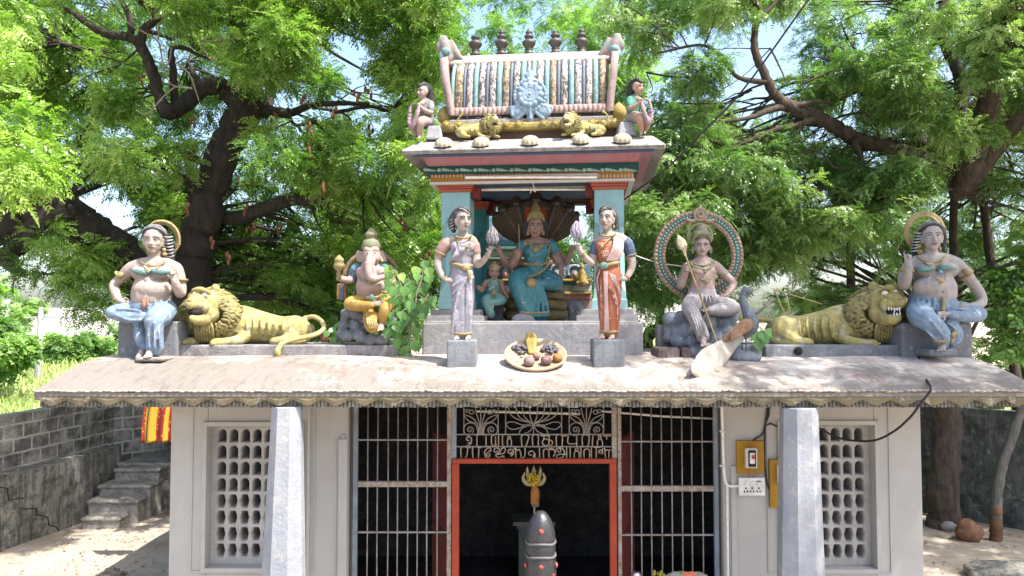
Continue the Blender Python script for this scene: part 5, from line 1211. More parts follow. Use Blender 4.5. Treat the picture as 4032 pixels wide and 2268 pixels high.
c = MB(); f.necklace(c, (470, 480, -.03), 105, 52, .15, 9); f.ell(c, (437, 525, -.19), (20, 10, 22)); f.tube(c, [(400, 560, -.16, 5), (430, 590, -.22, 6), (450, 560, -.2, 5)], 6); f.band(c, (180, 625, .03), 56, 54, 14, -40); f.ell(c, (168, 620, -.06), (40, 25, 26), 40); f.band(c, (145, 840, -.09), 38, 36, 8, 10); f.band(c, (724, 660, .02), 60, 58, 12, 0)
f.ell(c, (575, 385, .0), (20, 20, 22)); f.ell(c, (580, 425, .0), (24, 22, 20)); f.ell(c, (428, 410, -.05), (12, 12, 22)); pieces(c, 'ornament', M_GOLD, rt)
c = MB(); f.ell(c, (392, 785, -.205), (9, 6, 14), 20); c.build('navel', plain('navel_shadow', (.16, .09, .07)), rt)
c = MB(); f.box(c, 143, 700, 1042, 1365, .0, .40, 3.1); c.build('seat_block', M_CEMB, rt, bevel=.02)
c = MB(); f.box(c, 300, 555, 1372, 1412, -.40, -.06); c.build('foot_slab', paint('pinkish_slab', (.50, .43, .40), .15, .5, rough=.9, scale=5), rt, bevel=.02)

# ---------------------------------------------------------------- seated man at the right end
f = Fig(Tr(2980, 800, 2.2643, 7.95))
rt = thing('seated_statue', f.p(1620, 1345), 'weathered seated statue with gold ring halo and raised finger at the right roof end', 'statue')
s = MB(); face = f.head(s, (1560, 305, -.02), 250, 13, 0)
f.tube(s, [(1548, 410, .02, 62), (1550, 470, .02, 60), (1560, 520, .02, 78)])
f.tube(s, [(1375, 545, .02, 58), (1470, 510, .02, 62), (1570, 515, .02, 80), (1680, 505, .02, 62), (1790, 545, .02, 58)])
f.tube(s, [(1580, 540, .03, 112), (1580, 620, .03, 130), (1582, 720, .0, 170), (1580, 800, .0, 182), (1575, 850, .02, 170)], 14, 4)
f.ell(s, (1500, 585, -.08), (92, 78, 60)); f.ell(s, (1680, 580, -.08), (92, 78, 60)); f.ell(s, (1585, 745, -.07), (190, 135, 110)); f.ell(s, (1450, 590, .02), (75, 80, 80)); f.ell(s, (1715, 590, .02), (75, 80, 80))
f.tube(s, [(1365, 560, .02, 62), (1322, 640, .03, 58), (1312, 735, .0, 50), (1335, 660, -.12, 46), (1352, 560, -.18, 36)], 10, 4); f.hand(s, (1350, 555, -.19), 95, 150, .3, 6, -1, -1, .9, True)
f.tube(s, [(1790, 555, .02, 62), (1850, 620, .04, 58), (1920, 710, .06, 50), (1985, 800, .05, 48), (2005, 885, .02, 44), (1940, 915, -.06, 36), (1850, 925, -.12, 26)], 10, 4); f.hand(s, (1860, 925, -.12), 185, 130, .2, 6, -1)
ft = MB(); f.hand(ft, (1700, 985, -.29), 190, 150, .5, 9, 1, -1, .3); ft.build('foot', M_SKINW, rt, voxel=.010)
s.build('body', M_SKINW, rt, voxel=.009, it=4); face(rt)
c = MB(); f.tube(c, [(1570, 845, .02, 190), (1565, 910, .03, 205), (1565, 980, .06, 190)], 16, 4)
f.tube(c, [(1700, 960, .0, 95), (1850, 965, -.06, 85), (1985, 985, -.08, 62)], 12, 4); f.tube(c, [(1990, 1000, -.12, 55), (1870, 1015, -.2, 52), (1720, 990, -.26, 40)], 12, 4)
f.tube(c, [(1440, 950, .0, 105), (1470, 1010, -.22, 105), (1540, 1060, -.30, 88), (1600, 1120, -.30, 74), (1640, 1200, -.28, 70), (1650, 1240, -.27, 62)], 12, 4)
f.tube(c, [(1690, 1060, -.16, 66), (1740, 1120, -.18, 72), (1770, 1190, -.20, 62), (1740, 1250, -.22, 40)], 10, 4)
for i in range(7): f.tube(c, [(1430 + 50 * i, 855, -.19 + .012 * (i - 3) ** 2, 12), (1450 + 44 * i, 920, -.2, 12), (1500 + 26 * i, 985, -.22, 9)], 6, 4)
f.folds(c, [((1420, 960, -.12), (1440, 1060, -.26), (1560, 1180, -.34), (1620, 1250, -.34)), ((1490, 990, -.34), (1580, 1080, -.4), (1660, 1190, -.36)), ((1560, 1020, -.36), (1650, 1110, -.37), (1700, 1210, -.33)), ((1640, 1040, -.3), (1700, 1120, -.28), (1740, 1230, -.28)), ((1760, 950, -.16), (1860, 940, -.17), (1960, 955, -.15)), ((1760, 1010, -.25), (1860, 1040, -.24), (1960, 1025, -.18)), ((1700, 1070, -.25), (1770, 1120, -.26), (1790, 1200, -.25))], 12)
worn(f, c.build('trousers', M_BLUEC, rt, voxel=.010, it=1))
c = MB(); f.tube(c, [(1660, 850, -.22, 16), (1665, 900, -.24, 18), (1660, 950, -.26, 16)], 8, 4); f.tube(c, [(1745, 1180, -.3, 20), (1770, 1150, -.27, 18), (1735, 1240, -.3, 16)], 8, 4); f.tube(c, [(1590, 1225, -.36, 14), (1650, 1235, -.37, 14), (1700, 1225, -.33, 14)], 8); c.build('sash', M_GOLD, rt)
c = MB()
for cu, cv in ((1495, 588), (1685, 578)): f.tube(c, [(cu - 88, cv + 22, -.11, 13), (cu - 40, cv + 4, -.18, 26), (cu + 30, cv, -.18, 26), (cu + 85, cv + 8, -.12, 13)], 10, 5)
c.build('chest_band', M_TEALC, rt, voxel=.008, it=2)
c = MB(); f.foot(c, (1658, 1255, -.24), (1645, 1310, -.36), 44); c.build('foot', M_SKINW, rt, voxel=.010)
hair_strands(f, rt, [[(1470, 260, .06, 36), (1440, 340, .07, 42), (1412, 430, .07, 34)], [(1650, 230, .02, 30), (1668, 320, .06, 26), (1660, 400, .06, 24)]],
    [[(1480 - 4 * i, 262 + 26 * i, .0, 5), (1440 - 5 * i, 270 + 26 * i, -.01, 7), (1400 - 5 * i, 262 + 28 * i, .05, 5)] for i in range(7)])
c = MB(); f.tube(c, [(1498 + 168 * math.cos(math.radians(a)), 258 - 168 * math.sin(math.radians(a)), .14, 22) for a in range(-50, 236, 12)], 10, 3, .5)
f.tube(c, [(1498 + 142 * math.cos(math.radians(a)), 258 - 142 * math.sin(math.radians(a)), .13, 9) for a in range(-50, 236, 12)], 8, 3)
c.build('halo', M_GOLD, rt, voxel=.009, it=1)
c = MB(); f.necklace(c, (1555, 470, -.03), 118, 50, .14, 8); f.necklace(c, (1565, 480, -.03), 95, 75, .16, 6); f.tube(c, [(1590, 660, -.22, 7), (1640, 690, -.25, 9), (1690, 655, -.22, 7)], 6); f.ell(c, (1640, 695, -.25), (30, 10, 20)); f.band(c, (1338, 600, -.13), 50, 48, 16, -8); f.ell(c, (1870, 615, -.04), (42, 30, 26), -20); f.band(c, (1865, 640, .04), 62, 60, 10, 40); f.ell(c, (1445, 385, .0), (22, 20, 22)); f.ell(c, (1455, 435, -.01), (24, 22, 24)); f.ell(c, (1632, 405, -.02), (14, 14, 22)); pieces(c, 'ornament', M_GOLD, rt)
c = MB(); f.ell(c, (1637, 618, -.22), (22, 14, 22)); c.build('pendant', plain('grey_bead', (.12, .17, .19)), rt)
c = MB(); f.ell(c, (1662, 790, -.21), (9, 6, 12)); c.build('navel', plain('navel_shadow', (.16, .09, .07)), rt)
c = MB(); f.box(c, 1300, 1920, 1066, 1345, .0, .42, 3.05); c.build('seat_block', M_CEMB, rt, bevel=.02)
c = MB(); f.box(c, 1545, 1790, 1300, 1366, -.30, -.001); c.build('foot_slab', M_CEMB, rt, bevel=.02)

# ---------------------------------------------------------------- lions
def lion(map_, label, scale, tail, voxel, teeth=False, group=None, fine=True, hyaw=0):
    f = Fig(map_); L = abs(map_.r(1)) * 1.0; dd = scale      # dd: depth scale in metres per 1.0
    rt = thing('lion_statue', f.p(1250, 1250), label, 'statue', group); Z = lambda q: q * dd
    T = lambda mb, rows, n=10, k=4: f.tube(mb, [(u, v, Z(dy), r) for u, v, dy, r in rows], n, k)
    s = MB(); T(s, [(1150, 1060, .05, 180), (1300, 1075, .06, 180), (1480, 1100, .06, 150), (1650, 1120, .06, 128), (1780, 1125, .06, 140), (1840, 1135, .06, 120)], 16, 5)
    f.ell(s, (1790, 1120, Z(-.05)), (140, 110, 125)); f.ell(s, (1200, 1080, Z(0)), (140, 150, 150))
    T(s, [(1330, 1170, -.10, 62), (1250, 1215, -.22, 48), (1130, 1232, -.28, 40), (1045, 1240, -.32, 44)]); T(s, [(960, 1170, -.02, 60), (880, 1215, -.16, 42), (780, 1232, -.24, 40)])
    for bu, bv, bd in ((1030, 1245, -.34), (760, 1238, -.26)):
        for i in range(4): f.ell(s, (bu - 8 + 4 * i, bv + 2 * i, Z(bd - .03 + .04 * i)), (26, 20, 22))
    T(s, [(1760, 1180, -.14, 80), (1680, 1215, -.20, 50), (1580, 1225, -.22, 36)]); T(s, [(1880, 1190, -.05, 50), (1800, 1225, -.16, 34), (1620, 1228, -.22, 34)])
    for i in range(6): T(s, [(1335 + 66 * i, 1010, -.115, 10), (1340 + 66 * i, 1090, -.155, 17), (1325 + 66 * i, 1180, -.12, 12)], 6)
    T(s, [(q[0], q[1], q[2], 24) for q in tail], 8, 5); f.ell(s, (tail[-1][0], tail[-1][1], Z(tail[-1][2])), (32, 28, 50))
    # head
    class HS:
        def __call__(q, u, v, dy=0): return map_(908 + (u - 925) * 1.13, 895 + (v - 895) * 1.13, dy)
        def r(q, px): return map_.r(px * 1.13)
    f0, fh = f, Fig(HS()); f = fh
    f.ell(s, (975, 905, Z(-.22)), (118, 110, 135)); f.ell(s, (920, 850, Z(-.30)), (100, 90, 85)); f.ell(s, (985, 960, Z(-.25)), (95, 95, 90))
    T(s, [(930, 850, -.34, 62), (885, 865, -.42, 58), (850, 880, -.48, 48)]); f.ell(s, (845, 868, Z(-.50)), (32, 30, 28)); T(s, [(960, 1000, -.32, 60), (905, 1005, -.42, 50), (870, 1000, -.47, 36)])
    f.ell(s, (900, 890, Z(-.43)), (58, 50, 36)); f.ell(s, (955, 905, Z(-.40)), (42, 36, 50))
    T(s, [(868, 772, -.38, 18), (930, 762, -.40, 22), (1000, 790, -.33, 16)], 7); f.ell(s, (1048, 757, Z(-.16)), (36, 26, 38))
    s.build('body', M_LION, rt, voxel=voxel, it=3)
    f = f0; m = MB(); C = (1000, 970); RU, RV = 312, 252
    def mp(th, ro, lift=0):
        q = 1.0
        if math.cos(th) > 0 and math.sin(th) > 0: q = (abs(math.cos(th)) ** 1.55 + abs(math.sin(th)) ** 1.55) ** (-1 / 1.55)
        u = C[0] + RU * ro * math.cos(th) * q; v = C[1] - RV * ro * math.sin(th) * q
        if math.sin(th) < 0: v += 0
        dy = -.30 * math.sqrt(max(0, 1 - min(1, ro * ro))) + .02 - lift
        return u, v, dy
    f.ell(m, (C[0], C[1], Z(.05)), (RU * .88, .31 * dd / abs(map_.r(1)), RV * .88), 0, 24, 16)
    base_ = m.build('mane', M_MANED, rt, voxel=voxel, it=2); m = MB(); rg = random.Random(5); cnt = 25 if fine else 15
    for i in range(cnt):
        th = 2 * math.pi * i / cnt
        for j, (r0, r1) in enumerate(((.43, .84), (.58, .98), (.74, 1.04))):
            t0 = th + (j % 2) * math.pi / cnt + rg.uniform(-.05, .05); pts = []
            droop = ((-.9 - t0 + math.pi) % (2 * math.pi) - math.pi) * .30
            for k in range(6):
                g = k / 5; ro = r0 + (r1 - r0) * g; tt = t0 + droop * g + .085 * math.sin(g * 9 + i * 1.3); u, v, dy = mp(tt, ro, .010 + .018 * math.sin(math.pi * g)); pts.append((u, v, dy, (16.5 if fine else 23) * (1 - .5 * g ** 3)))
            T(m, pts, 6, 2)
    mb2 = MB(); T(mb2, [(900, 1050, -.2, 50), (905, 1130, -.18, 62), (930, 1210, -.12, 58)], 10); mb2.build('beard', M_MANED, rt)
    for i in range(7): T(m, [(870 + 22 * i, 1040, -.30, 12), (865 + 26 * i, 1120, -.29, 15), (880 + 24 * i, 1225, -.2, 11)], 6)
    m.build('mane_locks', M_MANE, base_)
    f = fh; e = MB(); f.ell(e, (960, 803, Z(-.385)), (26, 18, 22)); e2 = e.build('eye', M_EYEW, rt); e = MB(); f.ell(e, (882, 800, Z(-.395)), (18, 14, 18)); e.build('eye', M_EYEW, rt)
    e = MB(); T(e, [(930, 797, -.405, 6), (960, 782, -.41, 6), (992, 800, -.39, 6)], 5); e.build('eyelid', plain('dark_lion_line', (.12, .09, .04)), e2)
    e = MB(); T(e, [(846, 950, -.478, 18), (882, 951, -.470, 29), (925, 946, -.430, 28), (946, 930, -.408, 12)], 8); mo = e.build('mouth', M_BLACK, rt); 
    if teeth:
        e = MB()
        for u, v, d, h in ((850, 925, -.51, 1), (868, 928, -.51, .6), (888, 928, -.50, 1.2), (910, 925, -.48, .7), (930, 922, -.455, 1), (848, 972, -.50, -1), (870, 975, -.50, -.7), (892, 975, -.49, -1.2), (915, 970, -.46, -.7)): T(e, [(u, v, d, 8), (u, v + 22 * h, d - .004, 3)], 6, 2)
        e.build('teeth', M_TOOTH, mo)
    e = MB(); f.ell(e, (838, 858, Z(-.525)), (22, 14, 16)); e.build('nose', plain('lion_nose', (.20, .15, .06)), rt)
    return rt
class Remap:
    """The lion's tracing frame laid onto another part of the photograph (mirrored or shrunk)."""
    def __init__(s, base, a, b, c, d, Y0, k): s.b, s.a_, s.b_, s.c_, s.d_, s.Y0, s.k = base, a, b, c, d, Y0, k
    def __call__(s, u, v, dy=0): return s.b.at(s.Y0)(s.a_ + s.b_ * u, s.c_ + s.d_ * v, dy)
    def r(s, px): return s.b.at(s.Y0).r(px * s.k)
B1 = Tr(400, 820, 2.337, 8.5)
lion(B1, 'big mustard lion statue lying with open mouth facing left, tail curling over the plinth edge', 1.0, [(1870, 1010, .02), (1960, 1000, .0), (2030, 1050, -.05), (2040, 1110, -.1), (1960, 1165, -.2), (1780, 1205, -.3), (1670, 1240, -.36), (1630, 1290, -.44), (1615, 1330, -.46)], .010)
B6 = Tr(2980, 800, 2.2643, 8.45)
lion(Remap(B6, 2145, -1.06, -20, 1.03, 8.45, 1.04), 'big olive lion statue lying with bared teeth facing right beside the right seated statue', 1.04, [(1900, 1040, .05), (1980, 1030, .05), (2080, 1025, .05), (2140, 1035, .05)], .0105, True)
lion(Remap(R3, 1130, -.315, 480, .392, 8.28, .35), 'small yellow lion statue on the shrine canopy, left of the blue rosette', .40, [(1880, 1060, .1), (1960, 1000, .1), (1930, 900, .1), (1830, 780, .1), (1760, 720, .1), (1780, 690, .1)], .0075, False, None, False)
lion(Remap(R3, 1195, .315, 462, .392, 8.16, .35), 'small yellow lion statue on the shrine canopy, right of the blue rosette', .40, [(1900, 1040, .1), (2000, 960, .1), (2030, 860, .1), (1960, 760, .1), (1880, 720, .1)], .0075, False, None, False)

# ---------------------------------------------------------------- standing women with lotus buds
def lotus(f, root, c, w, h, mat, name='lotus_bud'):
    m = MB(); k = f.t.r(1)
    o = f.t(*c); 
    for j, (z, r, n, L, lean) in enumerate(((.02, .30, 9, .42, .62), (.20, .30, 9, .42, .48), (.36, .24, 8, .40, .34), (.52, .15, 6, .38, .2), (.62, .05, 4, .38, .1))):
        for i in range(n):
            a = 2 * math.pi * (i + .5 * (j % 2)) / n; b = o + Vector((math.cos(a) * r * w * k, math.sin(a) * r * w * k, z * h * k)); t = b + Vector((math.cos(a) * lean * w * k * .3, math.sin(a) * lean * w * k * .3, L * h * k))
            mid = (b + t) / 2 + Vector((math.cos(a), math.sin(a), 0)) * w * k * .09; m.tube([b, mid, t], [w * k * .13, w * k * .12, w * k * .02], 7)
    m.ell(o + Vector((0, 0, .4 * h * k)), (w * k * .34, w * k * .34, h * k * .42)); m.tube([o + Vector((0, 0, -.25 * h * k)), o], w * k * .12, 8)
    return m.build(name, mat, root)
def woman(side, tr, H, rows, colours, label):
    pass
f = Fig(Tr(1650, 740, 1.9582, 7.66))
M_SILV = paint('silver_lilac_sari', (.37, .355, .42), .15, .45, (.20, .19, .22), rough=.6, bump=.3, scale=7, chip=.3, chipcol=(.62, .61, .62), spec=.4)
M_SLEEVE = paint('faded_pink_sleeve', (.48, .30, .28), .15, .4, (.3, .2, .15), rough=.7, scale=9)
rt = thing('standing_statue', f.p(340, 1180), 'standing woman statue in silver grey sari holding a dark lotus bud', 'statue')
s = MB(); face = f.head(s, (338, 252, -.02), 190, 22, 0, 0, True, .92)
f.tube(s, [(340, 330, .01, 36), (342, 370, .01, 34), (340, 400, .02, 52)]); f.tube(s, [(215, 425, .02, 42), (290, 400, .02, 46), (340, 405, .02, 55), (400, 405, .02, 44), (425, 430, .02, 38)])
f.tube(s, [(195, 440, .02, 44), (160, 520, .03, 36), (142, 580, .02, 33), (160, 640, .0, 27), (190, 690, -.04, 22), (220, 710, -.06, 20)]); f.hand(s, (215, 712, -.08), -2, 105, .15, 6, 1)
f.tube(s, [(425, 440, .02, 40), (440, 520, .02, 35), (448, 590, -.02, 33), (495, 560, -.08, 26), (535, 510, -.13, 20)]); f.hand(s, (537, 505, -.14), 68, 95, .5, 5, 1, -1, .7)
f.foot(s, (300, 1130, -.02), (290, 1165, -.14), 30); f.foot(s, (375, 1130, -.02), (380, 1165, -.14), 30)
s.build('body', M_SKIN, rt, voxel=.0085, it=3); face(rt, True)
c = MB(); f.tube(c, [(335, 466, .02, 84), (338, 485, .0, 88), (328, 520, .0, 80), (322, 590, .0, 74)], 14, 4); f.ell(c, (290, 455, -.05), (50, 45, 46)); f.ell(c, (380, 455, -.05), (50, 45, 46))
f.folds(c, [[(395 - 18 * i, 420 + 4 * i, -.10), (340 - 14 * i, 490 + 6 * i, -.125), (270 - 6 * i, 560, -.085)] for i in range(6)], 8); worn(f, c.build('bodice', M_SILV, rt, voxel=.009, it=1))
c = MB(); f.tube(c, [(322, 590, .0, 78), (326, 650, .01, 94), (328, 720, .01, 100), (334, 800, .0, 92), (338, 900, -.01, 82), (338, 1000, -.02, 74), (338, 1085, -.02, 66), (338, 1120, -.02, 68)], 16, 4)
f.folds(c, [[(395 - 6 * i, 640, -.09), (360 - 12 * i, 700 + 26 * i, -.125), (260 - 2 * i, 760 + 60 * i, -.09)] for i in range(7)], 10); f.folds(c, [[(372 + 12 * i, 660, -.11), (368 + 10 * i, 860, -.115), (362 + 12 * i, 1115, -.09)] for i in range(4)], 9); f.folds(c, [[(280 + 16 * i, 960, -.10), (285 + 14 * i, 1115, -.09)] for i in range(4)], 8)
f.folds(c, [[(385, 640, -.11), (398, 720, -.12), (392, 790, -.11)], [(405, 640, -.08), (420, 700, -.08)]], 10); worn(f, c.build('sari_skirt', M_SILV, rt, voxel=.009, it=1))
c = MB(); f.tube(c, [(215, 430, .02, 52), (180, 475, .025, 50), (160, 515, .03, 44)]); f.tube(c, [(425, 440, .02, 46), (436, 500, .02, 42)]); c.build('sleeves', M_SLEEVE, rt, voxel=.009)
c = MB(); f.tube(c, [(240, 580, -.06, 13), (290, 592, -.115, 15), (350, 605, -.12, 15), (405, 600, -.08, 13)], 8); f.ell(c, (360, 618, -.125), (34, 14, 24)); f.tube(c, [(380, 640, -.125, 14), (388, 690, -.13, 16), (380, 715, -.13, 8)]); f.necklace(c, (340, 362, -.02), 62, 24, .09, 7); f.necklace(c, (345, 370, -.02), 60, 78, .14, 5); f.ell(c, (372, 452, -.15), (11, 8, 15)); f.ell(c, (374, 485, -.14), (11, 8, 15))
f.band(c, (165, 505, .03), 46, 44, 8, -25); f.band(c, (205, 700, -.05), 25, 24, 6, 60); f.band(c, (528, 520, -.125), 25, 24, 6, -50); f.tube(c, [(276, 1120, -.1, 9), (338, 1128, -.13, 9), (400, 1118, -.1, 9)]); f.ell(c, (285, 310, .0), (10, 10, 16)); pieces(c, 'ornament', M_GOLD, rt)
c = MB(); f.ell(c, (320, 225, .03), (76, 80, 78)); f.tube(c, [(300, 170, -.03, 20), (340, 160, -.07, 22), (385, 180, -.06, 18), (396, 215, -.03, 12)]); f.tube(c, [(290, 180, -.02, 26), (262, 230, .02, 30), (258, 290, .05, 34), (268, 330, .05, 20)]); hh = c.build('hair', paint('grey_black_hair', (.075, .075, .08), .4, .3, rough=.6, scale=14, chip=.12, chipcol=(.45, .45, .46)), rt, voxel=.009, it=1)
c = MB(); f.folds(c, [[(300 + 12 * i, 165 + 2 * i, -.04), (330 + 12 * i, 160 + 6 * i, -.095 + .004 * i), (375 + 6 * i, 190 + 4 * i, -.085)] for i in range(3)] + [[(262, 240 + 24 * i, -.02), (245, 250 + 24 * i, .0), (236, 260 + 22 * i, .05)] for i in range(4)], 5); c.build('hair_strands', M_HAIRW, hh)
lotus(f, rt, (565, 425, -.16), 88, 128, paint('grey_lotus', (.34, .31, .32), .25, .5, (.07, .06, .06), rough=.7, scale=12))
c = MB(); f.box(c, 212, 444, 1172, 1400, -.16, .16, 3.0); c.build('block', M_CEMB, rt, bevel=.018)
M_ORS = paint('orange_sari', (.47, .135, .055), .15, .35, (.22, .10, .07), rough=.6, bump=.3, scale=6, chip=.28, chipcol=(.60, .46, .38), spec=.35); M_PALE = paint('pale_rose_fold', (.58, .42, .40), .12, .35, (.35, .2, .18), rough=.65, scale=7); M_INDIGO = paint('indigo_sleeve', (.10, .17, .30), .2, .3, rough=.7, scale=9, chip=.3, chipcol=(.4, .35, .25))
f = Fig(Tr(1650, 740, 1.9582, 7.66))
rt = thing('standing_statue', f.p(1460, 1175), 'standing woman statue in orange sari holding a lilac lotus bud', 'statue')
s = MB(); face = f.head(s, (1446, 240, -.02), 182, -16, 0, 0, True, .92)
f.tube(s, [(1452, 315, .01, 36), (1452, 355, .01, 34), (1460, 390, .02, 52)]); f.tube(s, [(1375, 410, .02, 40), (1420, 388, .02, 44), (1470, 390, .02, 55), (1540, 388, .02, 46), (1605, 425, .02, 42)])
f.tube(s, [(1605, 435, .02, 46), (1630, 520, .03, 38), (1642, 590, .02, 34), (1625, 650, .0, 27), (1600, 690, -.04, 22), (1575, 700, -.06, 19)]); f.hand(s, (1590, 705, -.08), 172, 100, .15, 6, -1)
f.tube(s, [(1365, 440, .02, 40), (1345, 520, .02, 35), (1335, 580, -.02, 33), (1290, 545, -.08, 26), (1248, 490, -.13, 20)]); f.hand(s, (1247, 487, -.14), 112, 95, .45, 5, -1, -1, .6)
f.foot(s, (1415, 1120, -.02), (1410, 1158, -.14), 30); f.foot(s, (1490, 1120, -.02), (1485, 1160, -.14), 30)
s.build('body', M_SKIN, rt, voxel=.0085, it=3); face(rt, True)
c = MB(); f.tube(c, [(1458, 458, .02, 84), (1452, 478, .0, 90), (1452, 520, .0, 82), (1458, 590, .0, 76)], 14, 4); f.ell(c, (1410, 450, -.05), (52, 46, 46)); f.ell(c, (1500, 450, -.05), (52, 46, 46)); f.folds(c, [[(1400 + 14 * i, 480 + 3 * i, -.12), (1425 + 14 * i, 540, -.115)] for i in range(5)], 6); worn(f, c.build('bodice', M_ORS, rt, voxel=.009, it=1))
c = MB(); f.folds(c, [[(1500 + 18 * i, 375 + 8 * i, -.04), (1500 + 16 * i, 440 + 14 * i, -.125 + .008 * i), (1450 + 18 * i, 560, -.115 + .006 * i)] for i in range(5)], 10); worn(f, c.build('shoulder_drape', M_PALE, rt, voxel=.008, it=2))
c = MB(); f.tube(c, [(1458, 590, .0, 80), (1460, 650, .01, 96), (1462, 720, .01, 102), (1464, 800, .0, 96), (1466, 900, -.01, 88), (1467, 1000, -.02, 80), (1467, 1085, -.02, 72), (1467, 1115, -.02, 74)], 16, 4)
f.folds(c, [[(1420 + 5 * i, 640, -.11), (1440 + 14 * i, 720 + 26 * i, -.125), (1540 - 2 * i, 770 + 56 * i, -.085)] for i in range(7)], 9); f.folds(c, [[(1400 + 13 * i, 700 + 20 * i, -.10), (1404 + 12 * i, 900, -.115), (1402 + 13 * i, 1110, -.09)] for i in range(3)], 9); worn(f, c.build('sari_skirt', M_ORS, rt, voxel=.009, it=1))
c = MB(); f.folds(c, [[(1425 + 11 * i, 650, -.125), (1432 + 9 * i, 850, -.138), (1430 + 15 * i, 1110, -.115)] for i in range(3)] + [[(1470 + 20 * i, 660 + 10 * i, -.12), (1490 + 16 * i, 720 + 10 * i, -.12), (1545, 780 + 20 * i, -.085)] for i in range(3)] + [[(1395, 640, -.09), (1375, 700, -.075), (1385, 790, -.08)]], 8); c.build('pleats', M_PALE, rt, voxel=.008, it=1)
c = MB(); f.tube(c, [(1600, 425, .02, 52), (1622, 480, .025, 49), (1632, 520, .03, 44)]); f.tube(c, [(1368, 440, .02, 46), (1350, 505, .02, 41)]); c.build('sleeves', M_INDIGO, rt, voxel=.009)
c = MB(); f.tube(c, [(1380, 592, -.07, 13), (1430, 600, -.12, 15), (1490, 585, -.12, 15), (1540, 575, -.08, 13)], 8); f.necklace(c, (1452, 345, -.02), 64, 26, .09, 7); f.ell(c, (1408, 450, -.155), (13, 8, 20)); f.tube(c, [(1500, 360, -.06, 5), (1440, 420, -.14, 5), (1408, 440, -.15, 5)]); f.band(c, (1632, 520, .03), 44, 42, 7, 15); f.band(c, (1262, 510, -.12), 25, 24, 6, 50); f.band(c, (1272, 525, -.11), 26, 25, 6, 50); f.band(c, (1605, 690, -.04), 26, 24, 6, -50); f.tube(c, [(1400, 1105, -.1, 10), (1465, 1112, -.13, 10), (1530, 1105, -.1, 10)]); f.ell(c, (1500, 300, .0), (10, 10, 16)); pieces(c, 'ornament', M_GOLD, rt)
c = MB(); f.ell(c, (1426, 600, -.14), (34, 14, 28)); c.build('buckle', paint('green_buckle', (.18, .34, .27), .2, .3, rough=.5, scale=10), rt)
c = MB(); f.ell(c, (1462, 215, .03), (72, 78, 74)); f.tube(c, [(1395, 200, -.03, 13), (1410, 165, -.06, 19), (1450, 152, -.07, 22), (1490, 180, -.03, 22)]); f.tube(c, [(1495, 190, -.0, 24), (1512, 250, .03, 26), (1510, 300, .05, 28)]); hh = c.build('hair', paint('grey_black_hair', (.13, .13, .14), .4, .3), rt, voxel=.009, it=1)
c = MB(); f.folds(c, [[(1408 + 16 * i, 172 - 6 * i, -.07 + .004 * i), (1435 + 16 * i, 155 + 2 * i, -.09 + .01 * i), (1490 + 8 * i, 185 + 8 * i, -.04)] for i in range(4)], 5); c.build('hair_strands', M_HAIRW, hh)
lotus(f, rt, (1215, 378, -.16), 88, 122, paint('lilac_lotus', (.46, .42, .54), .15, .35, (.25, .22, .3), rough=.65, scale=9))
c = MB(); f.box(c, 1345, 1588, 1168, 1390, -.16, .16, 3.0); c.build('block', M_CEMB, rt, bevel=.018)

# ---------------------------------------------------------------- seated goddess under the serpent hood
f = Fig(Tr(1650, 740, 1.9582, 8.95))
M_TEALS = paint('teal_sari', (.04, .23, .27), .2, .3, (.03, .10, .11), rough=.45, bump=.25, scale=7, chip=.25, chipcol=(.22, .42, .42), spec=.5); M_BRONZE = paint('bronze_scales', (.23, .155, .05), .3, .5, (.06, .045, .02), rough=.5, bump=.6, scale=16, spec=.45)
rt = thing('enthroned_statue', f.p(900, 1020), 'seated crowned woman statue in a teal sari inside the shrine', 'statue')
s = MB(); face = f.head(s, (898, 305, -.02), 175, 0, 2, 0, True, .92)
f.tube(s, [(900, 375, .01, 36), (900, 405, .02, 36), (905, 430, .02, 56)]); f.tube(s, [(800, 445, .02, 44), (905, 432, .02, 56), (1025, 440, .02, 44)])
f.tube(s, [(795, 460, .02, 42), (745, 540, .02, 38), (722, 600, -.02, 34), (745, 560, -.1, 28), (768, 520, -.15, 20)]); f.hand(s, (768, 525, -.16), 92, 85, .4, 5, 1, -1, .6)
f.tube(s, [(780, 470, .08, 38), (715, 560, .1, 36), (690, 600, .08, 32), (655, 550, .03, 27), (622, 490, .0, 20)]); f.hand(s, (622, 492, .0), 105, 85, .4, 5, 1, -1, .6)
f.tube(s, [(1030, 460, .02, 42), (1062, 540, .02, 38), (1085, 590, -.02, 32), (1095, 620, -.1, 24)]); f.hand(s, (1095, 610, -.11), -88, 100, .1, 6, 1)
f.tube(s, [(1045, 470, .08, 38), (1110, 560, .1, 34), (1135, 575, .06, 30), (1160, 530, .02, 24), (1178, 490, .0, 20)]); f.hand(s, (1178, 492, .0), 80, 80, .4, 5, -1, -1, .7)
ft = MB(); f.hand(ft, (862, 735, -.36), 178, 80, .2, 10, 1); ft.build('foot', M_SKIND, rt, voxel=.009); s.build('body', M_SKIND, rt, voxel=.009, it=3); face(rt, True)
s = MB(); f.foot(s, (812, 990, -.34), (760, 1003, -.45), 30); s.build('foot', M_SKINP, rt, voxel=.009)
c = MB(); f.tube(c, [(907, 505, .02, 96), (905, 520, .0, 98), (905, 560, .0, 88), (905, 610, .0, 84)], 14, 4); f.ell(c, (860, 490, -.06), (54, 50, 50)); f.ell(c, (952, 490, -.06), (54, 50, 50)); f.tube(c, [(1015, 440, .02, 52), (1045, 490, .02, 46)]); f.tube(c, [(800, 445, .02, 50), (785, 480, .02, 42)])
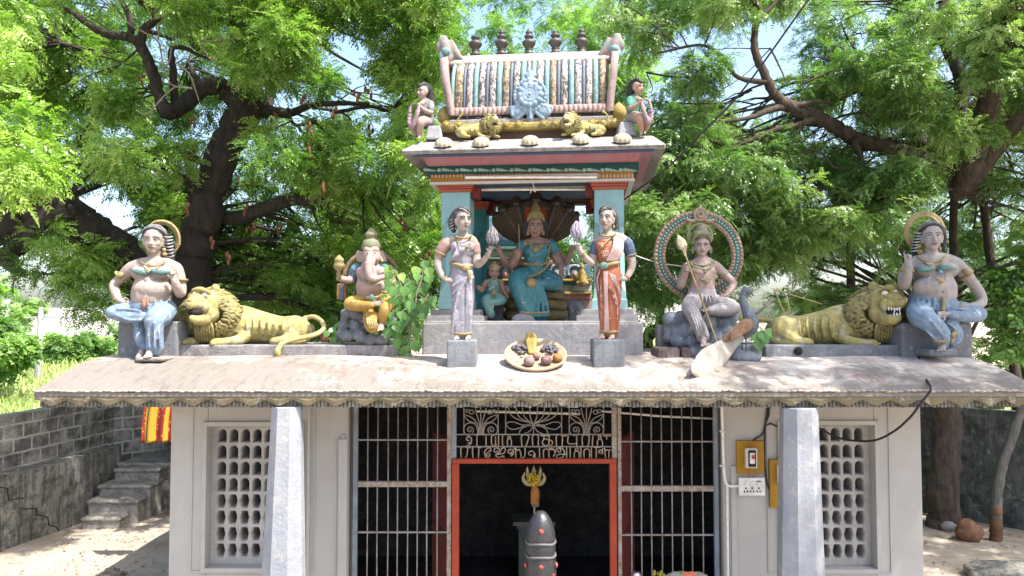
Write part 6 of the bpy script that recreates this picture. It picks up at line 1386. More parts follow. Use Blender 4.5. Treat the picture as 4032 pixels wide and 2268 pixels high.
f.folds(c, [[(1000 - 24 * i, 430 + 4 * i, -.08 - .008 * i), (930 - 18 * i, 500 + 6 * i, -.125), (850 - 4 * i, 560, -.10)] for i in range(5)], 8); worn(f, c.build('bodice', M_TEALS, rt, voxel=.009, it=1))
c = MB(); f.tube(c, [(905, 600, .0, 90), (905, 650, .02, 112), (900, 700, .04, 125)], 14, 4)
f.tube(c, [(840, 690, -.05, 80), (770, 710, -.22, 80), (775, 780, -.34, 68), (810, 870, -.34, 66), (850, 960, -.33, 74)], 12, 4)
f.tube(c, [(960, 690, -.02, 80), (1030, 710, -.12, 64), (1060, 740, -.16, 52), (1000, 745, -.25, 48), (900, 742, -.34, 36)], 12, 4)
f.tube(c, [(880, 760, -.3, 50), (900, 860, -.3, 75), (900, 970, -.3, 100)], 14, 4, .45)
f.folds(c, [[(830 + 24 * i, 770, -.38), (830 + 30 * i, 860, -.39), (800 + 40 * i, 975, -.40)] for i in range(6)], 12); f.folds(c, [[(720 + 12 * i, 700 + 30 * i, -.28), (760 + 10 * i, 790 + 30 * i, -.42), (860, 830 + 24 * i, -.40)] for i in range(5)], 8)
f.folds(c, [[(930, 760 - 16 * i, -.32), (1000, 722 - 14 * i, -.28), (1060, 715, -.2)] for i in range(3)], 7); f.tube(c, [(780, 975, -.40, 14), (880, 985, -.43, 14), (1005, 978, -.40, 14)]); worn(f, c.build('sari_skirt', M_TEALS, rt, voxel=.009, it=1))
c = MB(); f.folds(c, [[(935, 770, -.36), (975, 870, -.385), (1000, 970, -.39)], [(780, 958, -.41), (880, 965, -.44), (995, 958, -.41)], [(1010, 440, -.07), (1000, 500, -.07), (985, 560, -.08)]], 9); f.tube(c, [(812, 585, -.06, 12), (905, 595, -.115, 14), (990, 578, -.06, 12)]); f.ell(c, (905, 590, -.13), (24, 12, 20)); f.folds(c, [[(1000, 590, -.08), (950, 640, -.16), (880, 680, -.2), (770, 690, -.28)]], 11); c.build('gold_border', M_GOLD, rt, voxel=.008, it=1)
c = MB(); f.ell(c, (900, 225, .02), (70, 72, 52)); f.tube(c, [(838, 255, -.03, 14), (865, 205, -.07, 20), (900, 195, -.09, 24), (935, 205, -.07, 20), (962, 255, -.03, 14)]); f.tube(c, [(900, 210, .0, 46), (900, 160, .03, 36), (900, 120, .05, 18)]); f.ell(c, (897, 215, -.12), (22, 12, 24)); f.necklace(c, (905, 400, -.02), 70, 50, .11, 10); f.necklace(c, (905, 410, -.02), 60, 70, .13, 8); f.ell(c, (900, 475, -.16), (24, 12, 28)); f.ell(c, (842, 345, .0), (16, 16, 26)); f.ell(c, (955, 345, .0), (16, 16, 26))
f.band(c, (1050, 510, .02), 44, 42, 8, 20); f.band(c, (632, 510, .02), 24, 22, 7, -40); f.band(c, (1165, 515, .01), 24, 22, 7, 40); f.band(c, (1092, 600, -.06), 30, 28, 8, 0); f.tube(c, [(865, 735, -.36, 42), (875, 736, -.355, 42)], 10); c.build('crown_and_jewellery', M_GOLD, rt, voxel=.008, it=1)
c = MB(); f.tube(c, [(862, 232, -.03, 26), (838, 262, .0, 30), (828, 320, .05, 34), (834, 378, .07, 24)]); f.tube(c, [(938, 232, -.03, 26), (960, 262, .0, 30), (970, 320, .05, 34), (964, 378, .07, 24)]); c.build('hair', M_HAIR, rt, voxel=.010)
c = MB(); 
for sg in (-1, 1): c.prism([f.t(898 + sg * 30, 150, .10), f.t(898 + sg * 75, 150, .10), f.t(898 + sg * 105, 330, .10), f.t(898 + sg * 62, 330, .10)][::sg], (0, 0, 0), (0, .03, 0))
c.build('red_back_panel', paint('vermilion_panel', (.46, .07, .02), .15, .2, rough=.7), rt)
c = MB(); c.tube([f.p(768, 280, -.17), f.p(775, 470, -.17)], f.t.r(4), 6); c.build('thin_staff', M_GOLD, rt)
c = MB(); f.ell(c, (800, 1010, -.42), (85, 60, 42)); f.ell(c, (760, 1022, -.44), (45, 50, 30)); f.ell(c, (850, 1020, -.42), (45, 50, 34)); c.build('footstool_rock', M_CEM, rt, voxel=.012)
# five... the hood: seven cobra heads fanned out behind
sn = thing('serpent_throne', f.p(895, 1020, .2), 'many-headed brown serpent hood with stacked coils behind and under the teal seated woman', 'statue')
m = MB(); f.ell(m, (898, 262, .36), (335, 30, 190), 0, 28, 14); m.build('hood_back', paint('dark_brown_hood', (.055, .034, .022), .25, .4, (.03, .02, .015), rough=.55, scale=8, spec=.4), sn)
for tu, tv, w, dy in ((903, 92, 128, .26), (752, 118, 112, .30), (1056, 116, 112, .30), (648, 165, 100, .34), (1158, 162, 100, .34), (592, 212, 72, .38), (1206, 212, 72, .38)):
    bu, bv = 898 + (tu - 898) * .22, 470; m = MB(); rows = []
    for g, ww in ((0, .28), (.2, .42), (.45, .70), (.7, .98), (.86, 1.0), (.96, .8), (1.02, .45)):
        rows.append((bu + (tu - bu) * g, bv + (tv - bv) * g + 8 * g * (1 - g), dy - .10 * g, w * ww))
    f.tube(m, rows, 16, 4, .28)
    ho = m.build('cobra_hood', paint('dark_brown_hood', (.055, .034, .022), .25, .4, (.03, .02, .015), rough=.55, scale=8, spec=.4), sn); m = MB()
    d = np.array([tu - bu, tv - bv]); Ld = np.linalg.norm(d); d = d / Ld; pr_ = np.array([-d[1], d[0]])
    for i in range(15):
        g = .18 + .055 * i; ww = np.interp(g, [0, .2, .45, .7, .86, .96, 1.02], [.28, .42, .70, .98, 1, .8, .45]) * w; c0 = np.array([bu, bv]) + d * Ld * g
        pts = [(*(c0 + pr_ * ww * q * .93 + d * (-6 * q * q)), dy - .10 * g - f.t.r(ww) * .28 * math.sqrt(max(0, 1 - (q * .93) ** 2)) - .004, 4.5) for q in (-1, -.6, -.2, .2, .6, 1)]; f.tube(m, pts, 5, 2)
    m.build('hood_scales', paint('tan_scale_lines', (.17, .11, .055), .25, .4, (.08, .05, .03), rough=.6, scale=10), ho); m = MB()
    f.tube(m, [(bu + (tu - bu) * g, bv + (tv - bv) * g, dy - .10 * g - f.t.r(np.interp(g, [.3, .7, .9], [.5, .98, .9]) * w) * .3 - .01, r) for g, r in ((.3, w * .12), (.6, w * .16), (.85, w * .15), (.98, w * .10))], 8, 4); f.ell(m, (tu, tv + 6, dy - .17), (w * .28, w * .4, w * .2))
    m.build('cobra_spine', paint('slate_spine', (.10, .09, .085), .3, .5, rough=.5, scale=9), ho)
for i, (v, ru, r, cu) in enumerate(((828, 190, 36, 905), (902, 205, 42, 898), (980, 208, 44, 897))):
    m = MB(); k = f.t.r(1); c0 = f.t(cu, v, .02); m.tube([c0 + Vector((ru * k * math.cos(a), ru * k * .62 * math.sin(a), .008 * math.sin(3 * a))) for a in np.linspace(0, 2 * math.pi, 40)], r * k, 12, False); m.build('coil', M_BRONZE, sn)
m = MB(); k = f.t.r(1); c0 = f.t(897, 1000, .02); m.lathe(c0, [(190 * k, 0), (190 * k, 200 * k), (100 * k, 220 * k)], 24, sy=.6); m.build('coil_core', M_BRONZE, sn)
# attendant
f = Fig(Tr(1650, 740, 1.9582, 8.8)); rt = thing('attendant_statue', f.p(560, 1020), 'small seated attendant statue in pale green on a dark stool, beside the left shrine column', 'statue')
M_PG = paint('pale_green_cloth', (.22, .42, .38), .15, .35, (.10, .18, .16), rough=.6, scale=8, chip=.25, chipcol=(.4, .52, .48))
s = MB(); face = f.head(s, (580, 655, -.02), 112, 8, 0); f.tube(s, [(580, 700, .01, 22), (578, 725, .01, 30)]); f.tube(s, [(520, 728, .01, 24), (575, 722, .01, 30), (630, 728, .01, 24)]); f.tube(s, [(515, 735, .01, 24), (488, 780, .0, 20), (478, 795, -.05, 18), (455, 760, -.08, 13)]); f.hand(s, (478, 770, -.08), 170, 55, .2, 7, 1); f.tube(s, [(635, 735, .01, 24), (652, 790, .0, 20), (668, 815, -.06, 15)]); f.hand(s, (666, 810, -.07), -60, 55, .2, 6, 1); f.foot(s, (535, 975, -.12), (522, 995, -.2), 16); s.build('body', M_SKIND, rt, voxel=.008, it=3); face(rt, True)
c = MB(); f.tube(c, [(576, 735, .01, 52), (572, 780, .0, 48), (570, 815, .0, 46), (570, 850, .02, 66)], 12, 4); f.tube(c, [(545, 850, -.04, 44), (520, 870, -.16, 40), (530, 920, -.18, 34), (550, 970, -.16, 38)]); f.tube(c, [(600, 850, -.02, 44), (650, 865, -.1, 32), (600, 880, -.17, 30), (545, 885, -.2, 26)]); f.folds(c, [[(520 + 16 * i, 880, -.21), (525 + 16 * i, 965, -.20)] for i in range(4)], 6); f.folds(c, [[(610 - 14 * i, 735, -.07), (560 - 8 * i, 790, -.08)] for i in range(4)], 5); worn(f, c.build('robe', M_PG, rt, voxel=.008, it=1))
c = MB(); f.ell(c, (580, 615, .0), (44, 44, 34)); f.tube(c, [(580, 600, .0, 30), (580, 575, .0, 14)]); f.necklace(c, (580, 705, -.01), 38, 40, .07, 6); f.ell(c, (575, 810, -.09), (22, 10, 26)); c.build('crown_and_jewellery', M_GOLD, rt, voxel=.007, it=1); c = MB(); f.tube(c, [(540, 640, .03, 22), (532, 690, .04, 20), (540, 712, .03, 12)]); f.tube(c, [(620, 640, .03, 22), (628, 690, .04, 20), (620, 712, .03, 12)]); c.build('hair', M_HAIR, rt, voxel=.008)
c = MB(); f.box(c, 492, 650, 870, 1035, -.05, .2, ztop); c.build('stool', paint('dark_stool', (.055, .06, .075), .3, .3, rough=.7), rt, bevel=.02)
m = MB(); f = Fig(Tr(1980, 1010, 4.997, 9.1)); rr = random.Random(4)
for i in range(26): f.ell(m, (1400 + rr.uniform(-130, 130), 990 + rr.uniform(-90, 120), rr.uniform(-.05, .05)), (rr.uniform(30, 70), 40, rr.uniform(25, 60)), rr.uniform(-40, 40), 8, 6)
f.box(m, 1285, 1450, 1120, 1290, -.02, .1); tag(m.build('blue_grey_cluster', M_CEMB, None, voxel=.010, it=1), 'rough blue-grey stone cluster on a dark foot, right of the serpent coils', 'stone')

# ---------------------------------------------------------------- platter of fruit
f = Fig(Tr(1650, 740, 1.9582, 7.62)); pc = f.p(897, 1285); k = f.t.r(1); Rp = Matrix.Rotation(math.radians(27), 3, 'X')
rt = thing('offering_plate', pc, 'wide tilted stone plate on the roof below the shrine', 'plate'); m = MB(); R_ = 244 * k
m.lathe(pc, [(R_ * .55, -.055), (R_ * .85, -.045), (R_ * .98, -.01), (R_, .012), (R_ * .95, .016), (R_ * .90, -.004), (R_ * .5, -.02), (.001, -.02)], 48, 0, Rp); m.build('dish', paint('cream_plate', (.55, .42, .29), .15, .4, (.30, .20, .12), rough=.8, scale=5, chip=.2, chipcol=(.62, .56, .48)), rt)
def pp(u, v, h=.0):
    """Point on the tilted plate seen at (u, v)."""
    x = (u - 897) * k; y = (1285 - v) / 118 * R_ * .98; return pc + Rp @ Vector((x, y, h - .015))
for us, lab, d0 in ((780, 'cluster of dark grapes at the left of the tilted plate', 0), (1010, 'cluster of dark grapes at the right of the tilted plate', 1)):
    m = MB(); rr = random.Random(us)
    for i in range(46): a = rr.uniform(0, 6.28); q = math.sqrt(rr.random()); m.ell(pp(us + 62 * q * math.cos(a), 1245 + 34 * q * math.sin(a), .02 + .03 * (1 - q)), .017, None, 8, 6)
    tag(m.build('grapes', paint('black_grape', (.075, .07, .085), .4, .4, (.3, .3, .31), rough=.5, scale=22), None), lab, 'grapes')
m = MB()
for i, (u, ln) in enumerate(((842, .72), (862, .55), (884, .68), (902, .45))): m.spt([(*pp(u * .5 + 435, 1268, .01), .022), (*pp(u * .75 + 215, 1225, .05 + .01 * i), .03), (*pp(u, 1190, .10 * ln), .026), (*(pp(u, 1182, .10 * ln) + Vector((0, 0, .09 * ln))), .007)], 9, 5)
tag(m.build('bananas', paint('banana_yellow', (.50, .36, .10), .15, .35, (.25, .17, .06), rough=.6, scale=8), None, voxel=.007, it=1), 'small hand of yellow bananas at the back of the tilted plate', 'fruit')
def apple(u, v, r, mat, lab, nm):
    m = MB(); m.lathe(pp(u, v, .0), [(.004, .00), (r * .6, .004), (r * .95, r * .45), (r, r * .85), (r * .85, r * 1.35), (r * .5, r * 1.6), (r * .16, r * 1.52), (.003, r * 1.42)], 20, 0, Matrix.Rotation(math.radians(12), 3, 'X')); o = m.build(nm, mat, None); m = MB(); m.tube([pp(u, v, r * 1.4), pp(u, v, r * 1.75)], .004, 5); m.build('stalk', plain('stalk_brown', (.08, .05, .03)), o); tag(o, lab, 'fruit')
M_APG = paint('weathered_apple', (.36, .27, .25), .3, .5, (.14, .10, .10), rough=.6, scale=12, chip=.3, chipcol=(.5, .46, .44))
apple(846, 1358, .058, M_APG, 'grey apple, front left of the tilted plate', 'apple'); apple(975, 1350, .058, paint('dusky_red_apple', (.32, .18, .16), .3, .5, rough=.6, scale=12, chip=.3, chipcol=(.48, .44, .42)), 'dusky red apple, front centre of the tilted plate', 'apple'); apple(1062, 1330, .052, paint('orange_fruit', (.52, .24, .07), .15, .4, rough=.6, scale=8), 'orange fruit, front right of the tilted plate', 'orange')
apple(905, 1310, .04, paint('brown_fruit', (.42, .25, .20), .2, .4, rough=.7, scale=9), 'small brown fruit in the middle of the tilted plate', 'fruit')
m = MB(); rr = random.Random(9)
for u, v in ((715, 1300), (760, 1330), (795, 1290), (840, 1300), (1100, 1255), (990, 1300), (770, 1355)): m.ell(pp(u, v, .004), (.028, .02, .007), Rp @ Matrix.Rotation(rr.uniform(0, 3), 3, 'Z'), 9, 5)
m.build('leaf_relief', paint('plate_leaf', (.58, .40, .28), .15, .4, rough=.8), rt)

# ---------------------------------------------------------------- youth with spear and great ring
f = Fig(Tr(2500, 780, 2.0133, 8.25)); rt = thing('spear_statue', f.p(540, 1180), 'seated youth statue with a leaf-bladed spear in front of a large green ring halo', 'statue')
s = MB(); face = f.head(s, (533, 385, -.02), 165, 4, 0); f.tube(s, [(530, 455, .01, 36), (530, 490, .01, 36), (533, 515, .02, 52)]); f.tube(s, [(430, 540, .02, 42), (535, 520, .02, 54), (640, 540, .02, 42)])
f.tube(s, [(536, 540, .02, 92), (538, 600, .01, 102), (535, 660, .0, 96), (532, 720, .0, 100)], 14, 4); f.ell(s, (490, 580, -.06), (55, 45, 42)); f.ell(s, (585, 580, -.06), (55, 45, 42))
f.tube(s, [(418, 550, .02, 44), (385, 620, .03, 38), (365, 690, .0, 34), (390, 620, -.08, 30), (408, 560, -.13, 22)]); f.hand(s, (408, 562, -.14), 85, 80, .4, 5, 1, -1, .85); f.tube(s, [(650, 550, .02, 44), (715, 610, .03, 36), (778, 680, .02, 33), (750, 730, -.03, 27), (715, 775, -.06, 20)]); f.hand(s, (718, 770, -.08), 205, 85, .2, 6, -1)
ft = MB(); f.hand(ft, (575, 888, -.3), 165, 65, .2, 10, 1); ft.build('foot', M_SKIN, rt, voxel=.009); s.build('body', M_SKINP, rt, voxel=.009, it=3); face(rt, True)
c = MB(); f.tube(c, [(530, 730, .0, 108), (530, 780, .02, 118), (535, 830, .04, 115)], 14, 4); f.tube(c, [(470, 820, -.05, 78), (440, 860, -.2, 72), (465, 930, -.28, 58), (510, 1020, -.28, 52), (540, 1100, -.27, 52)], 12, 4); f.tube(c, [(610, 830, .0, 75), (710, 850, -.05, 70), (790, 870, -.06, 52), (720, 895, -.15, 46), (600, 890, -.25, 38)], 12, 4)
f.folds(c, [[(440 + 28 * i, 745 + 4 * i, -.13), (450 + 28 * i, 790, -.15), (440 + 32 * i, 830, -.16)] for i in range(8)], 6); f.folds(c, [[(425 + 24 * i, 880, -.33), (470 + 20 * i, 980, -.36), (505 + 20 * i, 1095, -.34)] for i in range(4)], 7); f.folds(c, [[(620, 850 + 18 * i, -.22 + .02 * i), (700, 835 + 22 * i, -.17), (790, 850 + 16 * i, -.13)] for i in range(3)], 7); worn(f, c.build('trousers', paint('pale_grey_cloth', (.46, .42, .43), .15, .45, (.2, .18, .19), rough=.75, scale=7, chip=.3, chipcol=(.6, .57, .57)), rt, voxel=.010, it=1))
s = MB(); f.foot(s, (538, 1120, -.3), (550, 1170, -.44), 32); s.build('foot', M_SKIN, rt, voxel=.009)
c = MB(); f.ell(c, (530, 290, .0), (72, 70, 42)); f.tube(c, [(462, 330, -.04, 13), (490, 290, -.09, 16), (530, 278, -.10, 18), (575, 290, -.08, 16), (598, 330, -.04, 13)]); f.tube(c, [(530, 270, .0, 52), (530, 235, .01, 42), (530, 212, .01, 18)]); 
f.tube(c, [(515 + 92 * math.cos(math.radians(a)), 300 - 88 * math.sin(math.radians(a)), .10, 13) for a in range(-30, 216, 16)], 8, 3)
for i in range(19): a = math.radians(-20 + 12.2 * i); f.tube(c, [(515 + 96 * math.cos(a), 300 - 92 * math.sin(a), .10, 8), (515 + 112 * math.cos(a), 300 - 108 * math.sin(a), .10, 3)], 6, 2)
f.necklace(c, (535, 495, -.02), 78, 40, .10, 8); f.necklace(c, (535, 500, -.02), 95, 62, .14, 9); f.necklace(c, (540, 520, -.02), 80, 130, .18, 5); f.tube(c, [(520, 640, -.15, 10), (560, 665, -.17, 13), (600, 635, -.15, 10)]); f.ell(c, (556, 578, -.15), (16, 8, 22)); f.ell(c, (460, 410, .0), (15, 15, 34)); f.ell(c, (598, 410, .0), (15, 15, 34)); f.band(c, (395, 605, .03), 40, 38, 10, -18); f.band(c, (700, 605, .03), 40, 38, 12, 40); f.band(c, (405, 580, -.12), 28, 26, 8, 0)
c.build('crown_and_jewellery', paint('green_gold', (.34, .29, .17), .25, .5, (.10, .16, .12), rough=.65, scale=9), rt, voxel=.008, it=1)
c = MB(); f.tube(c, [(465, 420, .04, 20), (448, 480, .05, 18), (470, 495, .04, 12)]); f.tube(c, [(600, 420, .04, 20), (585, 480, .05, 14)]); c.build('hair', M_HAIR, rt, voxel=.009)
c = MB(); c.tube([f.p(393, 430, -.19), f.p(470, 650, -.24), f.p(560, 890, -.36), f.p(650, 1145, -.5)], f.t.r(7), 8); sp_ = c.build('spear_shaft', M_GOLD, rt); c = MB(); f.tube(c, [(400, 455, -.2, 10), (392, 425, -.19, 14), (388, 405, -.19, 24), (378, 385, -.185, 40), (362, 345, -.18, 38), (350, 315, -.18, 20), (342, 292, -.18, 3)], 10, 5, .3); c.build('spear_blade', paint('cream_blade', (.62, .54, .36), .12, .4, rough=.6, scale=8), sp_)
# ring
rg_ = MB(); k = f.t.r(1); c0 = f.t(507, 452, .22)
def annulus(r0, r1, y0, y1, n=96):
    m = MB(); vs = []; fs = []
    for j in range(n):
        a = 2 * math.pi * j / n
        for r, y in ((r0, y0), (r1, y0), (r1, y1), (r0, y1)): vs.append(c0 + Vector((r * k * math.cos(a), y, r * k * 1.0 * math.sin(a))))
    for j in range(n):
        q = (j + 1) % n
        for i in range(4): l = (i + 1) % 4; fs.append((j * 4 + i, j * 4 + l, q * 4 + l, q * 4 + i))
    m.add(vs, fs); return m
ringo = annulus(272, 366, .0, .05).build('ring_halo', paint('tan_ring', (.46, .34, .25), .2, .5, (.22, .13, .09), rough=.8, scale=7, chip=.3, chipcol=(.45, .20, .14)), rt, bevel=.006)
annulus(304, 334, -.008, -.001).build('green_band', paint('deep_green_band', (.03, .20, .18), .2, .3, rough=.6, scale=6), ringo)
m = MB()
for i in range(74): a = 2 * math.pi * i / 74; m.ell(c0 + Vector((319 * k * math.cos(a), -.01, 319 * k * math.sin(a))), (.009, .006, .009), None, 6, 4)
m.build('white_studs', M_WHITE, ringo); m = MB()
for i in range(64):
    a = 2 * math.pi * i / 64
    for r, w in ((350, 13), (288, 12)): m.ell(c0 + Vector((r * k * math.cos(a), 0, r * k * math.sin(a))), (w * k * 1.1, .016, w * k), Matrix.Rotation(-a, 3, 'Y'), 8, 5)
m.build('petal_rim', paint('petal_tan', (.52, .40, .30), .2, .5, (.2, .12, .09), rough=.8, scale=11), ringo)
m = MB(); f.ell(m, (520, 130, .20), (58, 26, 55)); 
for r, n_, q in ((48, 14, 12), (22, 10, 8)):
    for i in range(n_): a = 2 * math.pi * i / n_; f.ell(m, (520 + r * math.cos(a), 130 + r * math.sin(a), .17 - (.02 if r < 30 else 0)), (q, 10, q))
f.tube(m, [(520, 90, .2, 34), (520, 70, .2, 14)]); 
for sg in (-1, 1): f.tube(m, [(520 + sg * 40, 178, .19, 16), (520 + sg * 80, 182, .19, 18), (520 + sg * 104, 172, .19, 14)], 8)
m.build('crest_flower', paint('petal_tan', (0, 0, 0)), ringo, voxel=.008, it=1)
m = MB(); f.box(m, 470, 600, 760, 1180, .16, .27); m.build('ring_post', M_CEM, rt)
rk = thing('rock_seat', f.p(540, 1180, .1), 'heap of rounded blue-grey boulders under the youth statue with the spear', 'rocks'); rr = random.Random(12)
M_RK = paint('blue_grey_boulder', (.30, .34, .40), .22, .55, (.13, .14, .16), rough=.85, bump=.5, scale=5, chip=.3, chipcol=(.50, .53, .56), streak=.2)
m = MB()
for u, v, r, dy in ((290, 960, 66, .05), (360, 940, 60, .05), (270, 1040, 55, .08), (330, 1070, 60, -.02), (270, 1110, 55, .02), (415, 1040, 70, -.06), (345, 1140, 62, -.1), (430, 1010, 60, .0), (450, 1150, 60, -.1), (580, 1000, 68, -.04), (690, 990, 62, -.02), (760, 960, 60, .03), (630, 1080, 60, -.06), (720, 1060, 66, -.06), (740, 1120, 58, -.12), (480, 1220, 55, -.22), (560, 1200, 60, -.22), (640, 1150, 60, -.16), (800, 1050, 55, .02), (560, 1090, 60, -.02), (480, 940, 80, .05), (620, 930, 80, .05)):
    q = r * rr.uniform(.95, 1.12); f.ell(m, (u, v, dy), (q * rr.uniform(.9, 1.15), q, q * rr.uniform(.85, 1.05)), rr.uniform(-30, 30), 14, 9)
rocky(m, M_RK, rk)
m = MB(); f.box(m, 182, 480, 1005, 1180, .12, .3, 3.1); m.build('rear_block', M_CEM, rk, bevel=.02)
m = MB(); f.tube(m, [(585, 930, -.1, 40), (585, 990, -.12, 62)], 10); f.ell(m, (585, 960, -.14), (58, 40, 34)); m.build('drum_stone', M_CEM, rk, voxel=.012)
# peacock
f = Fig(Tr(2500, 780, 2.0133, 7.85)); rt = thing('peacock_statue', f.p(880, 1300), 'peacock statue with a long pale tail sweeping down over the roof edge', 'statue')
s = MB(); f.tube(s, [(905, 742, .0, 26), (880, 738, .0, 32), (858, 765, .0, 28), (856, 810, .0, 30), (872, 860, .0, 36), (900, 920, .0, 50), (915, 980, .0, 66), (905, 1030, .0, 66), (880, 1080, .0, 40)], 12, 4); f.tube(s, [(910, 748, -.01, 14), (930, 762, -.015, 8), (938, 776, -.015, 3)], 7); 
for i in range(3): f.tube(s, [(878 - 8 * i, 715, 0, 4), (872 - 12 * i, 700 + 3 * i, 0, 5)], 5, 2)
f.tube(s, [(850, 1110, .02, 9), (852, 1210, .0, 8)]); f.tube(s, [(880, 1100, -.02, 9), (882, 1210, -.03, 8)]); s.build('body', paint('slate_blue_bird', (.17, .20, .235), .25, .5, (.08, .09, .11), rough=.7, scale=9, chip=.3, chipcol=(.36, .42, .48)), rt, voxel=.009, it=2)
e = MB(); f.ell(e, (886, 738, -.085), (8, 6, 8)); e.build('eye', M_EYEB, rt)
s = MB(); f.tube(s, [(930, 985, -.06, 30), (880, 1010, -.12, 56), (820, 1050, -.14, 48), (740, 1100, -.16, 34), (700, 1130, -.17, 18)], 12, 4, .55)
for i in range(5): f.tube(s, [(900, 980 + 14 * i, -.19, 9), (840, 1020 + 16 * i, -.225, 10), (760, 1075 + 14 * i, -.22, 8)], 6, 3)
s.build('wing', paint('tan_wing', (.38, .23, .14), .25, .5, (.17, .09, .05), rough=.75, scale=9, chip=.25, chipcol=(.55, .42, .32)), rt, voxel=.009, it=1)
M_TAIL = paint('cream_tail', (.60, .56, .48), .12, .45, (.32, .28, .22), rough=.75, bump=.4, scale=6, chip=.2, chipcol=(.48, .46, .42))
tailrows = [(840, 1090, -.02, 45), (760, 1150, -.10, 62), (690, 1215, -.22, 84), (620, 1275, -.38, 104), (560, 1320, -.52, 108), (505, 1345, -.62, 84), (470, 1352, -.68, 50)]
s = MB(); f.tube(s, tailrows, 18, 5, .26); s.build('tail', M_TAIL, rt)
s = MB(); f.tube(s, [(u - 2, v + 6, dy + .02, r * 1.04) for u, v, dy, r in tailrows[2:]], 18, 5, .24); s.build('tail_rim', paint('brown_tail_rim', (.22, .13, .08), .25, .4, rough=.8), rt)
s = MB(); f.ell(s, (870, 1262, -.0), (125, 80, 52)); f.ell(s, (800, 1240, .04), (70, 70, 55)); f.ell(s, (930, 1270, -.02), (70, 70, 40)); f.box(s, 720, 1010, 1165, 1290, .12, .4); s.build('base_rock', M_RK, rt, voxel=.016, it=2)

# ---------------------------------------------------------------- elephant-headed statue
f = Fig(Tr(1250, 850, 2.456, 8.3)); rt = thing('elephant_statue', f.p(520, 1240), 'seated pink elephant-headed statue in yellow trousers between the left lion and the shrine', 'statue')
s = MB(); f.ell(s, (522, 385, -.03), (88, 95, 105)); f.ell(s, (478, 400, -.06), (42, 50, 62)); f.ell(s, (566, 400, -.06), (42, 50, 62)); f.ell(s, (490, 330, -.05), (48, 60, 45)); f.ell(s, (552, 330, -.05), (48, 60, 45))
f.tube(s, [(515, 415, -.15, 52), (505, 470, -.21, 46), (497, 530, -.24, 41), (505, 585, -.25, 37), (550, 612, -.25, 33), (610, 600, -.23, 29), (650, 585, -.2, 24)], 12, 4)
for i in range(6): f.band(s, (500 - (1 if i < 3 else -3), 455 + 22 * i, -.225), 47 - 2 * i, 30, 4, 4)
f.tube(s, [(512, 520, .02, 110), (515, 600, .0, 130), (520, 690, .0, 150), (520, 760, .02, 140)], 16, 4); f.ell(s, (520, 680, -.07), (152, 110, 92)); f.ell(s, (440, 550, -.04), (70, 65, 62)); f.ell(s, (600, 550, -.04), (70, 65, 62))
f.tube(s, [(380, 520, .05, 58), (345, 570, .06, 50), (325, 620, .03, 40), (260, 615, -.04, 32), (205, 605, -.08, 26)], 10, 4); f.hand(s, (205, 600, -.09), 95, 90, .4, 5, -1, -1, .8)
f.tube(s, [(655, 520, .05, 58), (700, 580, .06, 48), (720, 660, .0, 40), (690, 720, -.08, 30)], 10, 4); f.hand(s, (700, 745, -.12), 200, 100, .2, 7, 1)
ft = MB(); f.hand(ft, (520, 855, -.32), 5, 130, .15, 9, 1); ft.build('foot', M_SKINP, rt, voxel=.010); ft = MB(); f.foot(ft, (615, 1020, -.2), (612, 1105, -.34), 40); ft.build('foot', M_SKINP, rt, voxel=.010); s.build('body', M_SKINP, rt, voxel=.010, it=3)
for sg, pts in ((-1, [(445, 355), (390, 335), (372, 395), (388, 445), (450, 440)]), (1, [(600, 350), (632, 335), (655, 380), (668, 440), (610, 440)])):
    m = MB(); cu = sum(p[0] for p in pts) / 5; cv = sum(p[1] for p in pts) / 5; m.prism([f.t(u, v, .0 + .05 * (abs(u - 522) > 110)) for u, v in spl(pts + [pts[0]], 4)[:-1]][::-sg], (0, -.012, 0), (0, .022, 0), 0, True); m.build('ear', M_SKINP, rt, voxel=.008, it=2)
c = MB(); f.tube(c, [(520, 780, .02, 150), (520, 830, .03, 150)], 14, 4); f.tube(c, [(440, 830, -.05, 75), (345, 845, -.12, 74), (320, 855, -.15, 62), (420, 872, -.24, 52), (520, 865, -.32, 36)], 12, 4); f.tube(c, [(600, 830, -.05, 80), (680, 835, -.18, 76), (660, 880, -.28, 62), (640, 960, -.28, 55), (625, 1030, -.24, 45)], 12, 4)
f.tube(c, [(500, 930, -.18, 50), (490, 1000, -.2, 52), (520, 1080, -.24, 52), (560, 1100, -.26, 34)], 12, 4); f.folds(c, [[(470 + 24 * i, 930, -.26), (480 + 22 * i, 1020, -.32), (500 + 24 * i, 1090, -.32)] for i in range(5)], 9); f.folds(c, [[(330, 830 + 24 * i, -.24), (400, 835 + 18 * i, -.26), (500, 860 + 6 * i, -.33)] for i in range(3)], 8); worn(f, c.build('trousers', paint('yellow_cloth', (.52, .33, .07), .2, .35, (.25, .15, .05), rough=.65, scale=6, chip=.3, chipcol=(.60, .48, .30)), rt, voxel=.010, it=1))
c = MB(); f.tube(c, [(380, 520, .05, 66), (355, 560, .06, 60), (350, 600, .05, 50)]); f.tube(c, [(655, 520, .05, 66), (695, 570, .06, 58), (700, 640, .03, 50)]); c.build('blue_shawl', paint('blue_shawl', (.14, .27, .40), .2, .4, rough=.7, scale=7, chip=.3, chipcol=(.35, .42, .46)), rt, voxel=.010)
c = MB(); c.lathe(f.p(522, 300, .0), [(f.t.r(92), -.03), (f.t.r(95), .01), (f.t.r(86), .05), (f.t.r(74), .075), (f.t.r(52), .085), (f.t.r(50), .11), (f.t.r(66), .125), (f.t.r(62), .15), (f.t.r(40), .175), (f.t.r(22), .20), (f.t.r(6), .215)], 24); c.build('crown', paint('green_gold', (0, 0, 0)), rt)
